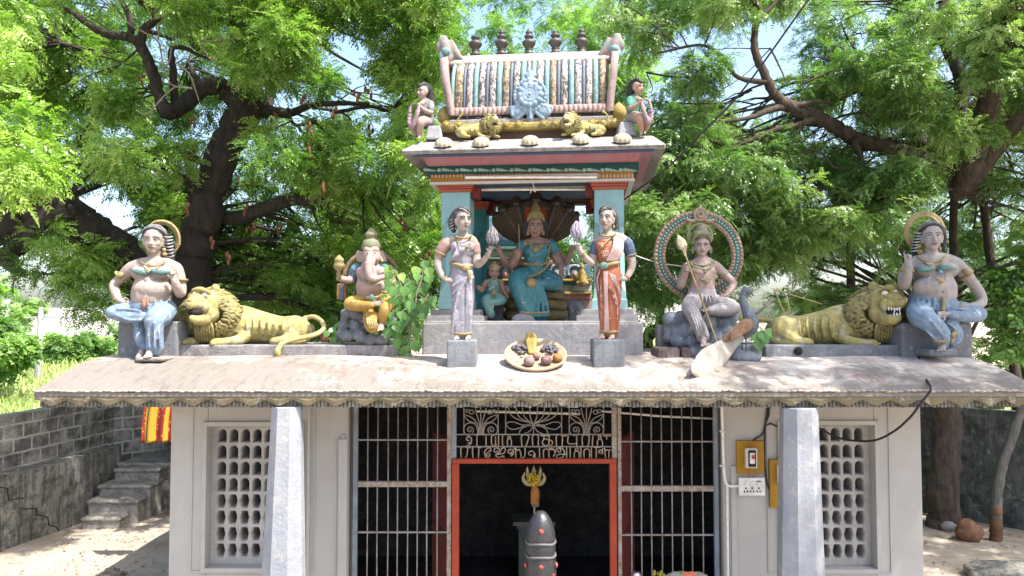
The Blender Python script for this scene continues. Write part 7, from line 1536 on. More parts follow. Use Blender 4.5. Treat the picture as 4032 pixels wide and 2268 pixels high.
c = MB(); f.ell(c, (505, 642, -.24), (20, 10, 16)); f.necklace(c, (515, 560, -.06), 120, 80, .14, 8); f.band(c, (235, 612, -.06), 34, 32, 7, 80); f.tube(c, [(630, 735, -.2, 14), (660, 740, -.2, 14)]); f.tube(c, [(470, 790, -.2, 14), (522, 800, -.24, 16), (580, 785, -.2, 14)]); pieces(c, 'ornament', M_GOLD, rt)
c = MB(); f.ell(c, (522, 795, -.25), (26, 10, 34)); c.build('green_buckle', paint('green_buckle', (0, 0, 0)), rt)
for sg, u in ((-1, 482), (1, 556)):
    e = MB(); f.ell(e, (u, 355, -.155), (16, 10, 11)); eo = e.build('eye', M_EYEW, rt); e = MB(); f.ell(e, (u, 355, -.168), (7, 6, 9)); e.build('pupil', M_EYEB, eo); e = MB(); f.tube(e, [(u - 24, 340, -.155, 4), (u, 330, -.17, 5), (u + 24, 340, -.155, 4)], 5); e.build('eyebrow', plain('brow_brown', (.2, .09, .07)), rt)
e = MB(); f.tube(e, [(535, 455, -.16, 10), (545, 490, -.22, 8), (540, 505, -.24, 3)], 7); e.build('tusk', M_TOOTH, rt)
c = MB(); f.tube(c, [(520 + 265 * math.cos(math.radians(a)), 620 - 270 * math.sin(math.radians(a)), .14, 22) for a in range(30, 172, 10)], 8, 3, .5); c.build('halo', paint('brown_gold_halo', (.32, .22, .12), .25, .5, rough=.75, scale=12, chip=.3, chipcol=(.48, .40, .28)), rt)
c = MB(); c.lathe(f.p(208, 620, -.12), [(.02, 0), (.022, .10), (.03, .105), (.06, .14), (.065, .17), (.045, .2), (.055, .21), (.05, .235), (.02, .265), (.004, .28)], 14); c.build('mace', M_GOLD, rt)
c = MB(); f.box(c, 183, 282, 655, 810, .06, .12); sh = c.build('shawl_end', paint('ochre_shawl', (.38, .20, .08), .25, .5, rough=.8, scale=8), rt, bevel=.012); c = MB(); f.box(c, 222, 250, 660, 806, .045, .058); c.build('blue_stripe', M_INDIGO, sh)
rk = thing('rock_seat', f.p(470, 1240, .1), 'wall of rounded dark grey boulders under the elephant-headed statue', 'rocks'); rr = random.Random(21)
M_RK2 = paint('grey_boulder', (.24, .255, .28), .22, .55, (.10, .10, .11), rough=.85, bump=.5, scale=5, chip=.3, chipcol=(.46, .48, .50))
m = MB()
for u, v, r, dy in ((290, 945, 62, .02), (380, 950, 62, .0), (260, 1000, 40, .03), (255, 1060, 62, .0), (365, 1060, 66, -.06), (290, 1175, 66, -.08), (410, 1165, 64, -.12), (515, 1190, 58, -.14), (620, 1190, 60, -.12), (430, 990, 60, .0), (560, 1010, 70, .0), (700, 1000, 70, .03), (720, 1100, 70, -.02), (690, 1190, 58, -.06), (225, 1150, 50, .0), (470, 1090, 60, -.04), (600, 960, 80, .02), (340, 900, 50, .05), (480, 900, 90, .06), (650, 900, 80, .05)):
    q = r * rr.uniform(.98, 1.12); f.ell(m, (u, v, dy), (q * rr.uniform(.9, 1.12), q, q * rr.uniform(.85, 1.05)), rr.uniform(-30, 30), 14, 9)
rocky(m, M_RK2, rk)

# ---------------------------------------------------------------- horn players on the canopy
def horn_player(mir, label, shirt, shorts, Y0, seat_mat):
    base = R3.at(Y0)
    class TM:
        def __init__(s, Y): s.Y0 = Y
        def __call__(s, u, v, dy=0): return R3.at(Y0)(u if not mir else 2318 - u, v if not mir else v - 36, dy)
        def r(s, px): return base.r(px)
    f = Fig(TM(Y0)); rt = thing('horn_player_statue', f.p(240, 965), label, 'statue'); sg = -1 if mir else 1
    s = MB(); face = f.head(s, (228, 580, -.02), 130, -48 * sg, 0); f.tube(s, [(238, 635, .01, 24), (250, 665, .01, 34)]); f.tube(s, [(215, 680, -.05, 24), (262, 665, .0, 34), (300, 680, .06, 26)])
    f.tube(s, [(300, 690, -.04, 30), (298, 750, -.08, 25), (250, 735, -.15, 20), (205, 700, -.19, 15)]); f.hand(s, (212, 705, -.19), 130 if not mir else 50, 62, .5, 5, 1, -1, .7); f.tube(s, [(215, 690, .0, 26), (185, 750, -.05, 22), (175, 790, -.12, 17), (160, 830, -.16, 13)]); f.hand(s, (165, 822, -.16), 240 if not mir else 300, 50, .5, 5, 1, -1, .6)
    f.tube(s, [(280, 830, .0, 48), (225, 830, -.16, 44), (208, 850, -.2, 38), (204, 910, -.16, 30), (204, 960, -.12, 22)], 12, 4); f.tube(s, [(240, 840, .06, 44), (170, 860, -.06, 38), (150, 900, -.06, 30), (172, 955, -.02, 20)], 12, 4); f.foot(s, (206, 965, -.10), (196 if not mir else 200, 975, -.22), 18); f.foot(s, (175, 958, .0), (165, 968, -.1), 17)
    s.build('body', M_SKINP if not mir else paint('warm_skin', (.55, .36, .27), .1, .35, (.25, .15, .12), rough=.7, scale=7), rt, voxel=.008, it=3); face(rt, True)
    c = MB(); f.tube(c, [(258, 670, .0, 44), (262, 720, .0, 56), (268, 780, .0, 58), (275, 825, .02, 60)], 14, 4); f.tube(c, [(298, 680, -.02, 36), (300, 725, -.07, 32)]); f.tube(c, [(215, 685, .0, 32), (198, 720, -.03, 28)]); c.build('shirt', shirt, rt, voxel=.009)
    c = MB(); f.tube(c, [(280, 825, .02, 60), (255, 830, -.05, 54), (232, 832, -.13, 49)], 12, 4); f.tube(c, [(250, 840, .05, 50), (185, 855, -.04, 44)], 12, 4); c.build('shorts', shorts, rt, voxel=.009)
    c = MB(); f.ell(c, (242, 560, .03), (60, 62, 56)); f.tube(c, [(205, 525, -.06, 20), (240, 512, -.02, 26), (285, 550, .06, 34), (300, 620, .08, 32), (312, 680, .08, 24), (318, 720, .07, 14)], 10, 4); f.tube(c, [(270, 590, .07, 44), (285, 660, .09, 36), (300, 760, .1, 26)]); c.build('hair', M_HAIR, rt, voxel=.009, it=2)
    c = MB(); f.tube(c, [(198, 692, -.24, 9), (185, 760, -.25, 17), (160, 830, -.24, 21), (135, 880, -.22, 22), (115, 830, -.18, 20), (120, 740, -.16, 16), (135, 690, -.16, 12), (170, 672, -.2, 8)], 10, 5)
    for i in range(13): 
        q = spl([(190, 720), (172, 800), (140, 872), (117, 830), (122, 740)], 3)[i]; f.band(c, (q[0], q[1], -.22), 23, 22, 4, 20 if i < 6 else -10)
    c.build('curved_horn', paint('mauve_horn', (.42, .32, .34), .25, .5, (.2, .12, .14), rough=.7, scale=16), rt, voxel=.008, it=1)
    c = MB(); f.tube(c, [(320, 985, .0, 72), (320, 930, .0, 66), (318, 885, .0, 52)], 6, 2) if False else None
    a, b = f.p(245 if not mir else 400, 985, -.12), f.p(400 if not mir else 245, 858, -.12); c.box(((a.x + b.x) / 2, a.y + .15, (a.z + b.z) / 2), (abs(b.x - a.x), .32, b.z - a.z), None, 0, .72); c.build('seat_block', seat_mat, rt, bevel=.02)
horn_player(False, 'boy statue in a grey shirt playing a curved horn on the left canopy corner', paint('grey_shirt', (.30, .28, .29), .2, .4, rough=.75, scale=7, chip=.3, chipcol=(.5, .46, .46)), paint('dark_grey_shorts', (.22, .25, .29), .2, .4, rough=.75, scale=7), 8.38, M_CEM)
horn_player(True, 'boy statue in a green shirt playing a curved horn on the right canopy corner', paint('green_shirt', (.09, .33, .25), .2, .35, rough=.7, scale=7, chip=.25, chipcol=(.35, .5, .42)), paint('pale_grey_shorts', (.45, .42, .42), .15, .4, rough=.75, scale=7), 8.12, M_CEM)
# ================================================================== ROOF PLINTHS
def px_box(name, mat, label, cat, u0, u1, v0, v1, tr, Y0, Y1, bevel=.015, zlo=None, sub=0):
    t = tr.at(Y0); a, b = t(u0, v1), t(u1, v0); m = MB(); m.bb((a.x, Y0, zlo if zlo is not None else a.z), (b.x, Y1, b.z)); o = m.build(name, mat, None, bevel=bevel)
    return tag(o, label, cat)
KV = Tr(0, 0, 1 / 1.56522, 8.2)
M_PL = paint('grey_plinth', (.38, .36, .36), .22, .65, (.13, .12, .12), rough=.92, bump=.6, scale=4, streak=.4, chip=.3, chipcol=(.52, .49, .48))
px_box('plinth', M_PL, 'long low mottled grey plinth under the left lion and elephant-headed statue', 'plinth', 448, 1000, 868, 893, KV, 8.12, 9.1, zlo=3.0)
px_box('plinth', M_CEMB, 'low blue-grey plinth with a dark hole under the right lion', 'plinth', 1926, 2272, 868, 899, KV, 8.05, 9.1, zlo=3.0)
M_BRK = paint('broken_kerb', (.32, .24, .21), .3, .6, (.10, .08, .07), rough=.95, bump=.9, scale=6, chip=.35, chipcol=(.48, .43, .42))
for u0, u1, lab in ((1655, 1712, 'stub of broken brick kerb by the youth statue, left piece'), (1716, 1778, 'stub of broken brick kerb by the youth statue, right piece')):
    px_box('broken_kerb', M_BRK, lab, 'kerb', u0, u1, 874, 902, KV, 7.98, 8.4, .03, zlo=3.05)
m = MB(); p = KV.at(8.04)(2008, 883); m.ell(p, (.05, .02, .045)); tag(m.build('plinth_hole', plain('black_hole', (.01, .01, .01), .9), None), 'dark round hole in the front of the right plinth', 'hole')
# ================================================================== GARDEN WALLS, STEPS, DEBRIS
def mat_blockwall():
    m, nt, b = new_mat('cement_block_wall'); t = nt.nodes.new('ShaderNodeUVMap'); br = nt.nodes.new('ShaderNodeTexBrick')
    v0 = _vec(nt); nz = nt.nodes.new('ShaderNodeTexNoise'); nz.inputs['Scale'].default_value = 3.5; nt.links.new(v0, nz.inputs['Vector']); ds = _mix(nt, .055, t.outputs[0], nz.outputs['Color'], 'ADD'); nt.links.new(ds, br.inputs['Vector']); br.inputs['Scale'].default_value = 1; br.inputs['Brick Width'].default_value = .40; br.inputs['Row Height'].default_value = .24; br.inputs['Mortar Size'].default_value = .022; br.inputs['Mortar Smooth'].default_value = .3
    v = _vec(nt); n2 = _noise(nt, v, 2.5, 8, .7)
    c1 = _mix(nt, _map(nt, n2, .42, .58), (.10, .094, .085), (.29, .275, .245)); c = _mix(nt, br.outputs['Fac'], c1, (.38, .365, .335)); c = _mix(nt, _map(nt, _noise(nt, v, 1.3, 8, .7), .49, .60, 0, .65), c, (.035, .033, .03))
    nt.links.new(c, b.inputs['Base Color']); b.inputs['Roughness'].default_value = .95; _bump(nt, b, _mix(nt, .5, br.outputs['Fac'], _noise(nt, v, 20, 6)), .5, .03); return m
def wallseg(name, pts, h0, h1, th, mat, label, cat='wall', wob=.015, par=None):
    """Wall along a ground polyline; UV = run length x height."""
    m = MB(); vs = []; fs = []; uv = []; run = 0; N = 0; P2 = []
    for (x0, y0), (x1, y1) in zip(pts[:-1], pts[1:]):
        L = math.hypot(x1 - x0, y1 - y0); k = max(1, int(L / .25))
        for i in range(k): P2.append((x0 + (x1 - x0) * i / k, y0 + (y1 - y0) * i / k, run + L * i / k))
        run += L
    P2.append((*pts[-1], run)); nz = 8; n = len(P2)
    for side in (0, 1):
        for i, (x, y, r) in enumerate(P2):
            a = P2[max(0, i - 1)]; b = P2[min(n - 1, i + 1)]; d = Vector((b[0] - a[0], b[1] - a[1], 0)).normalized(); nn = Vector((d.y, -d.x, 0))
            for j in range(nz + 1):
                z = h0 + (h1 - h0) * j / nz; q = Vector((x, y, z)) - nn * (th if side else 0); w = noise.noise(Vector((x * 1.5, y * 1.5, z * 1.5 + side * 9))) * wob
                if j == nz: z2 = noise.noise(Vector((r * 1.7, 3, 1))) * wob * 1.5; q.z += z2
                vs.append(q + nn * w); uv.append((r, z))
    S = n * (nz + 1)
    for i in range(n - 1):
        for j in range(nz):
            a = i * (nz + 1) + j; fs.append((a, a + nz + 1, a + nz + 2, a + 1)); fs.append((S + a + 1, S + a + nz + 2, S + a + nz + 1, S + a))
        a = i * (nz + 1) + nz; fs.append((a, a + nz + 1, S + a + nz + 1, S + a))
    for i in (0, n - 1):
        for j in range(nz): a = i * (nz + 1) + j; fs.append((a, a + 1, S + a + 1, S + a))
    m.add(vs, fs); o = m.build(name, mat, par); me = o.data; ul = me.uv_layers.new(name='UVMap')
    for lp in me.loops: ul.data[lp.index].uv = uv[lp.vertex_index]
    if label: tag(o, label, cat)
    return o
M_BLK = mat_blockwall()
M_OLDPL = paint('blackened_plaster', (.36, .335, .30), .3, .6, (.03, .042, .04), rough=.95, bump=.7, scale=2.4, streak=.6, chip=.3, chipcol=(.40, .37, .33))
A0 = (-8.55, 10.2); A1 = (-7.95, 14.8)
wallseg('garden_wall', [A0, A1], .95, 2.06, .25, M_BLK, 'mossy cement block wall rising above the plastered ledge at the left')
wallseg('retaining_wall', [(-8.45, 10.2), (-8.05, 11.7), (-7.72, 13.1), (-7.62, 14.5)], -.05, 1.17, .75, M_OLDPL, 'black stained plaster retaining wall with a zigzag crack at the left', wob=.04)
wallseg('garden_wall', [(-7.95, 14.85), (-6.6, 16.4)], 0, 2.0, .2, M_BLK, 'dark shaded block wall behind the stone steps')
wallseg('garden_wall', [(-6.6, 16.45), (-3.0, 16.5)], 0, 2.2, .2, M_OLDPL, 'dark wall end behind the hanging cloth')
cr = MB(); tq = Tr(0, 1520, 1.937, 11.2)
for u0, v0, Y in ():
    pass
def crack(pts):
    rows = [(*tq.at(y)(u, v), .012) for u, v, y in pts]; cr.tube([r[:3] for r in rows], .010, 5)
crack([(0, 770, 11.0), (55, 780, 11.1), (65, 870, 11.2), (180, 855, 11.45)]); crack([(185, 940, 11.5), (275, 930, 11.75), (280, 980, 11.8), (365, 1000, 12.1), (372, 1060, 12.2), (430, 1075, 12.4), (445, 1105, 12.5)])
cro = cr.build('wall_crack', plain('crack_black', (.012, .011, .010), .95), bpy.data.objects['retaining_wall'])
M_STEP = paint('stone_step', (.44, .415, .375), .25, .5, (.06, .055, .05), rough=.95, bump=.7, scale=4, chip=.25, chipcol=(.38, .36, .33))
steps = thing('stone_steps', (-7.2, 13.6, 0), 'flight of worn mossy stone steps climbing beside the left retaining wall', 'steps')
for u0, u1, vt, vb, Y in ((622, 912, 1000, 1045, 13.0), (668, 1045, 868, 962, 13.3), (752, 1148, 752, 840, 13.65), (872, 1210, 628, 720, 14.0), (900, 1330, 585, 606, 14.35)):
    t = tq.at(Y); a, b = t(u0, vb), t(u1, vt); m = MB(); m.bb((a.x, Y, -.05), (b.x, Y + (.5 if Y < 14.3 else 1.7), b.z - .012)); 
    m.bb((a.x - .02, Y - .03, b.z - .075), (b.x + .02, Y + (.5 if Y < 14.3 else 1.7), b.z)); m.build('step', M_STEP, steps, bevel=.03)
rr = random.Random(3); st_ = MB()
rub = thing('rubble_wall', (-5.9, 13.7, 0), 'heap of rough pale stones beside the steps at the building corner', 'stones')
for i in range(22):
    p = Vector((rr.uniform(-6.25, -5.3), rr.uniform(13.6, 14.2), rr.uniform(.05, .85))); m = MB(); m.ell(p, (rr.uniform(.10, .2), rr.uniform(.1, .2), rr.uniform(.08, .15)), Matrix.Rotation(rr.uniform(-.4, .4), 3, 'Y'), 9, 6); o = m.build('stone', paint('rough_pale_stone', (.34, .31, .27), .3, .6, rough=.95, scale=6, bump=.8), rub, smooth=True)
# hanging cloth
def mat_cloth():
    m, nt, b = new_mat('printed_cloth'); t = nt.nodes.new('ShaderNodeUVMap'); s = nt.nodes.new('ShaderNodeSeparateXYZ'); nt.links.new(t.outputs[0], s.inputs[0])
    r = nt.nodes.new('ShaderNodeValToRGB'); r.color_ramp.interpolation = 'CONSTANT'; el = r.color_ramp.elements
    stops = [(0, srgb(130, 34, 26)), (.06, srgb(178, 130, 34)), (.10, srgb(48, 84, 36)), (.15, srgb(182, 136, 36)), (.32, srgb(128, 30, 26)), (.52, srgb(186, 140, 40)), (.60, srgb(128, 30, 26)), (.68, srgb(196, 144, 36))]
    el[0].position = 0; el[0].color = (*stops[0][1], 1); el[1].position = stops[1][0]; el[1].color = (*stops[1][1], 1)
    for p_, c_ in stops[2:]: e = el.new(p_); e.color = (*c_, 1)
    nt.links.new(s.outputs[0], r.inputs[0]); mp = nt.nodes.new('ShaderNodeMapping'); mp.inputs['Scale'].default_value = (9, 9, 1); nt.links.new(t.outputs[0], mp.inputs[0])
    vo = nt.nodes.new('ShaderNodeTexVoronoi'); vo.inputs['Scale'].default_value = 1.5; nt.links.new(mp.outputs[0], vo.inputs['Vector'])
    c = _mix(nt, _map(nt, vo.outputs['Distance'], .30, .24, 0, .75), r.outputs[0], srgb(190, 150, 40)); c = _mix(nt, _map(nt, vo.outputs['Distance'], .14, .10), c, srgb(50, 90, 30))
    nt.links.new(c, b.inputs['Base Color']); b.inputs['Roughness'].default_value = .85; return m
t = tq.at(11.0); m = MB(); vs = []; fs = []; uv = []; NX, NZ = 40, 14
for j in range(NZ + 1):
    for i in range(NX + 1):
        f = i / NX; g = j / NZ; u = (1110 - 35 * (1 - (1 - g) ** 2) ) + (1420 - 1090) * f; p = t(u, 100 + (335 - 10 * f) * g); vs.append((p.x, 11 + .03 * math.sin(f * 22) * (.3 + g), p.z)); uv.append((f, g))
for j in range(NZ):
    for i in range(NX): a = j * (NX + 1) + i; fs.append((a, a + 1, a + NX + 2, a + NX + 1))
m.add(vs, fs, 0, True); cl_ = m.build('hanging_cloth', mat_cloth()); ul = cl_.data.uv_layers.new(name='UVMap')
for lp in cl_.data.loops: ul.data[lp.index].uv = uv[lp.vertex_index]
sm = cl_.modifiers.new('thick', 'SOLIDIFY'); sm.thickness = .006
tag(cl_, 'red and yellow printed cloth hanging by the left corner of the building', 'cloth')
m = MB(); pa, pb = t(1060, 100), t(1420, 100); m.tube([pa, pb], .006, 6); m.build('clothesline', plain('rope_grey', (.3, .28, .25)), None); tag(bpy.data.objects['clothesline'], 'line from which the printed cloth hangs', 'line')
# broken brick pieces and a slab on the ground
M_DEB = paint('broken_brick', (.40, .33, .27), .25, .4, rough=.95, scale=8)
for i, (u, v, w, d, h, a, lab) in enumerate(((840, 1395, .13, .1, .05, .3, 'broken brick piece on the sandy ground, left of the pair'), (895, 1420, .16, .1, .06, -.2, 'broken brick piece on the sandy ground, right of the pair'))):
    x = tq.x0 + u / tq.k; y = tq.y0 + v / tq.k; Y = FPX * CAMZ / (y - 1252); p = P(x, y, Y); m = MB(); m.box((p.x, p.y, .04), (w, d, h), Matrix.Rotation(a, 3, 'Z')); m.box((p.x + .08, p.y + .05, .03), (w * .4, d * .5, h * .7), Matrix.Rotation(a + .7, 3, 'Z')); tag(m.build('brick_piece', M_DEB, None, bevel=.012), lab, 'brick')
m = MB(); m.bb((5.7 - 9.9, 10.55 - .5, 0.02), (4.9 - 9.8 + 1.0, 11.1, .06)) if False else None
t5b = Tr(3000, 1400, 1.6696, 11)
def gpt(u, v):
    x = t5b.x0 + u / t5b.k; y = t5b.y0 + v / t5b.k; Y = FPX * CAMZ / (y - 1252); return P(x, y, Y)
pq = [gpt(1320, 1400), gpt(1400, 1372), gpt(1800, 1378), gpt(1850, 1470), gpt(1380, 1460)]
m = MB(); m.prism([(p.x, p.y, .01) for p in pq][::-1], (0, 0, 0), (0, 0, .12)); tag(m.build('stone_slab', M_OLDPL, None, bevel=.03), 'flat dark stone slab lying on the ground at the lower right', 'slab')
p = gpt(1385, 1195); m = MB(); rr = random.Random(8)
for i in range(7): m.ell((p.x + rr.uniform(-.14, .14), p.y + rr.uniform(-.08, .1), .12 + rr.uniform(-.06, .12)), (.15, .12, .13), Matrix.Rotation(rr.uniform(-1, 1), 3, 'Y'), 9, 6)
tag(m.build('red_rock', paint('reddish_rock', (.33, .155, .09), .3, .4, rough=.9, scale=8, bump=.8), None, voxel=.02, it=1), 'rough reddish rock between the two trunks at the lower right', 'rock')
p = gpt(1225, 1135); m = MB(); m.ell((p.x, p.y, .08), (.13, .1, .1), None, 9, 6); m.ell((p.x + .1, p.y, .06), (.08, .08, .07), None, 9, 6); tag(m.build('grey_stone', M_CEM, None, voxel=.02), 'small grey stone at the foot of the dark trunk', 'stone')
wallseg('boundary_wall', [(4.6, 15.6), (6.6, 15.2), (8.6, 13.2), (10.8, 11.0)], -.05, 2.02, .22, paint('dark_mossy_wall', (.16, .165, .155), .35, .8, (.03, .035, .03), rough=.95, bump=.6, scale=1.6, streak=.5, chip=.35, chipcol=(.30, .33, .31)), 'dark mossy boundary wall behind the trunks at the right')
# boundary wall shrubs
for i, (x, y, Y, r, lab, mt) in enumerate(((2440, 1060, 16.4, .9, 'leafy shrub over the right boundary wall', M_FAR), (2330, 1010, 16.8, .9, 'shrub behind the trunk at the right edge of the building', M_TAM), (2560, 1010, 16, 1.0, 'bright shrub above the wall at the far right', M_FAR))):
    p = D(x, y, Y); t = thing('shrub', (p.x, Y, 0), lab, 'shrub'); m = MB(); m.spt([(p.x, Y, -.1, .04), (p.x, Y, 1, .03), (p.x + .1, Y, p.z, .015)], 6, 3); m.build('stem', M_BARK2, t)
    rg = random.Random(i + 40); crown('foliage', [(Vector((p.x + rg.uniform(-r, r), Y + rg.uniform(-.4, .4), p.z + rg.uniform(-.5, .9))), .5, 30, 1.1) for k in range(9)], TPL_BROAD, mt, t, 500 + i)
# ================================================================== FIELD POLES
M_POLE = paint('concrete_pole', (.60, .59, .58), .1, .3, rough=.9)
for xt, yt, xb, yb, Y, r, lab in ((103, 778, 94, 965, 45, .17, 'tall white concrete pole in the field, nearer one'), (221, 818, 219, 900, 75, .15, 'white concrete pole in the field, farther one'), (212, 838, 212, 890, 80, .09, 'thin short pole beside the farther pole')):
    a, b = D(xt, yt, Y), D(xb, yb, Y); m = MB(); m.tube([(b.x, Y, -.2), (a.x, Y, a.z)], [r * 1.15, r * .85], 10); o = m.build('pole_shaft', M_POLE, thing('utility_pole', (b.x, Y, 0), lab, 'pole', 'concrete poles in the field'))
    if Y < 50: m = MB(); m.bb((a.x - .9, Y - .06, a.z - .55), (a.x + 2.4, Y + .06, a.z - .43)); m.build('cross_arm', M_POLE, o.parent)
gt = []; rg = np.random.default_rng(12)
Q = []; TT = []
for i in range(9000):
    Y = 18 + 45 * rg.random() ** 1.5; x = rg.uniform(-1.0, -.25) * Y * .75; h = rg.uniform(.15, .5); w = .03 * (Y / 18); a = rg.uniform(0, 6.28); p = np.array([x, Y, -.03]); s = np.array([math.cos(a) * w, math.sin(a) * w, 0]); tip = np.array([rg.normal(0, .15), rg.normal(0, .15), h])
    Q.append([p - s, p + s, p + tip + s * .2, p + tip - s * .2]); TT.append(rg.uniform(.4, 1))
g_ = leaf_mesh('grass', np.array(Q), np.array(TT), mat_leaf('dry_grass', (.16, .22, .05), (.28, .34, .10), (.44, .44, .20), .3), None); tag(g_, 'tall pale grass growing over the field at the left', 'grass', None, 'stuff')
# ================================================================== THINGS AT THE ENTRANCE
# dark stone pillar with red dots in the courtyard
YP = 6.0; t = L3.at(YP); lg = thing('stone_pillar', (t(1662, 1000).x, YP, 0), 'round-topped dark stone pillar with red powder dots standing before the door', 'pillar')
m = MB(); c = t(1662, 910); rw = t.r(122); cx = c.x; prof = []
def zv(v): return t(1662, v).z
pr = [(0.004, 908), (.30, 915), (.52, 945), (.72, 985), (.86, 1030), (.95, 1085), (.985, 1125), (.97, 1150), (.93, 1160), (.985, 1172), (1.0, 1210), (.985, 1240), (.94, 1262), (.97, 1275), (1.0, 1300), (1.03, 1360), (1.05, 1449)]
vs = []; fs = []; n = 48
rows = [(r * rw, zv(v)) for r, v in pr] + [(rw * 1.08, 1.4), (rw * 1.1, .0)]
for r, z in rows:
    for j in range(n):
        a = 2 * math.pi * j / n; q = r * (1 - .045 * (1 - abs(math.cos(a * 4 + math.pi / 8 * 8))) if z < zv(1000) else 1); vs.append((cx + q * math.cos(a), YP + q * math.sin(a), z))
for i in range(len(rows) - 1):
    for j in range(n): k = (j + 1) % n; fs.append((i * n + j, (i + 1) * n + j, (i + 1) * n + k, i * n + k))
fs += [tuple(range(n)), tuple((len(rows) - 1) * n + j for j in range(n - 1, -1, -1))]
m.add(vs, fs, 0, True); m.build('shaft', paint('dark_polished_stone', (.034, .034, .038), .25, .10, (.09, .085, .085), rough=.38, bump=.3, scale=3, spec=.5), lg)
m = MB()
for v in (1160, 1268):
    m.tube([(cx + rw * .97 * math.cos(a), YP + rw * .97 * math.sin(a), zv(v) + .006 * math.sin(3 * a)) for a in np.linspace(0, 2 * math.pi, 33)], .011, 6, False)
pieces(m, 'band', paint('lit_ridge_band', (.17, .17, .18), .2, .3, rough=.5, scale=9), lg)  # light catching the ridges is put into the rings' paler grey
M_KUM = paint('red_powder', (.62, .05, .04), .2, .3, (.55, .30, .22), rough=.9, scale=30)
for u, v, dy, r in ((1662, 1048, 0, 20), (1662, 1335, 0, 18), (1758, 1415, .05, 15)):
    q = t(u, v); a = (q.x - cx) / rw; y = YP - rw * math.sqrt(max(0, 1 - a * a)) * (.98 if v > 1100 else .9); one('powder_dot', M_KUM, lg, 'ell', (q.x, y - .001, q.z), (t.r(r), .008, t.r(r)), None, 12, 6)
for u, v in ((1536, 1350), (1790, 1350)):
    q = t(u, v); one('powder_dot', M_KUM, lg, 'ell', (q.x, YP - .02, q.z), (.012, .03, t.r(22)), None, 8, 6)
# gilded trident with garland
YT = 8.25; t = L3.at(YT); tr_ = thing('trident', (t(1608, 900).x, YT, .2), 'golden trident dressed with yellow flowers and orange cloth behind the dark pillar', 'trident'); m = MB()
Mg = paint('tarnished_gold', (.46, .36, .16), .2, .3, rough=.45, spec=.5)
m.spt([(*t(1605, 700), t.r(9)), (*t(1605, 590), t.r(20)), (*t(1605, 555), t.r(10)), (*t(1605, 532), t.r(1))], 8, 5, .4, (0, 1, 0))
for s_ in (-1, 1):
    m.spt([(*t(1605 + s_ * 12, 690), t.r(16)), (*t(1605 + s_ * 60, 680), t.r(20)), (*t(1605 + s_ * 88, 640), t.r(15)), (*t(1605 + s_ * 78, 600), t.r(8)), (*t(1605 + s_ * 82, 590), t.r(1))], 8, 5, .5, (0, 1, 0))
    m.spt([(*t(1605 + s_ * 40, 660), t.r(15)), (*t(1605 + s_ * 50, 600), t.r(16)), (*t(1605 + s_ * 55, 560), t.r(9)), (*t(1605 + s_ * 50, 540), t.r(1))], 8, 5, .5, (0, 1, 0))
m.build('prongs', Mg, tr_); m = MB(); m.tube([(t(1610, 900).x, YT, .2), t(1608, 680)], t.r(7), 8); m.build('staff', Mg, tr_)
m = MB(); rr = random.Random(2)
for i in range(40): m.ell(t(1605 + rr.uniform(-38, 38), 600 + rr.uniform(0, 95), -.03 + rr.uniform(-.02, .02)), t.r(rr.uniform(9, 14)), None, 7, 5)
m.build('flower_garland', paint('marigold', (.62, .42, .03), .3, .2, rough=.9, scale=30), tr_)
m = MB(); m.spt([(*t(1605, 705), t.r(20)), (*t(1615, 740), t.r(36)), (*t(1615, 800), t.r(38)), (*t(1614, 845), t.r(36))], 10, 4, .7, (0, 1, 0)); m.build('orange_cloth', paint('orange_brown_cloth', (.52, .20, .04), .3, .4, rough=.8, scale=9), tr_)
m = MB(); m.ell(t(1618, 862, -.01), (t.r(34), t.r(25), t.r(16))); m.build('cloth_tie', paint('slate_cloth', (.14, .17, .20), .2, .3), tr_)
# pedestal post inside the doorway
YQ = 9.6; t = L3.at(YQ); pq_ = thing('inner_post', (t(1520, 1200).x, YQ, .2), 'painted square post with moulded top inside the dark doorway', 'post')
m = MB(); a, b = t(1480, 1449), t(1535, 1050); m.bb((a.x, YQ, .2), (b.x + .1, YQ + .2, b.z)); m.build('shaft', paint('blue_green_post', (.12, .16, .24), .3, .3, col2=(.2, .24, .1), scale=2), pq_)
m = MB(); a, b = t(1432, 1050), t(1780, 985); 
m.bb((a.x + .05, YQ - .05, a.z), (b.x - .05, YQ + .3, a.z + .05)); m.bb((a.x, YQ - .1, a.z + .051), (b.x, YQ + .35, b.z)); m.build('capital', paint('green_grey_cap', (.18, .2, .16), .3, .4), pq_)
# lamp tube and pipe behind the grille
YH = 8.4; t = L3.at(YH); m = MB(); m.tube([t(1130, 82), t(1980, 104)], t.r(11), 8); tag(m.build('lamp_tube', M_TUBE, None), 'white fluorescent tube behind the scrollwork above the door', 'lamp')
t = L4.at(YH); m = MB(); m.tube([t(-60, 120), t(420, 162), t(830, 180)], t.r(9), 8); tag(m.build('white_pipe', M_TUBE, None), 'white pipe sagging behind the bars of the right grille', 'pipe')
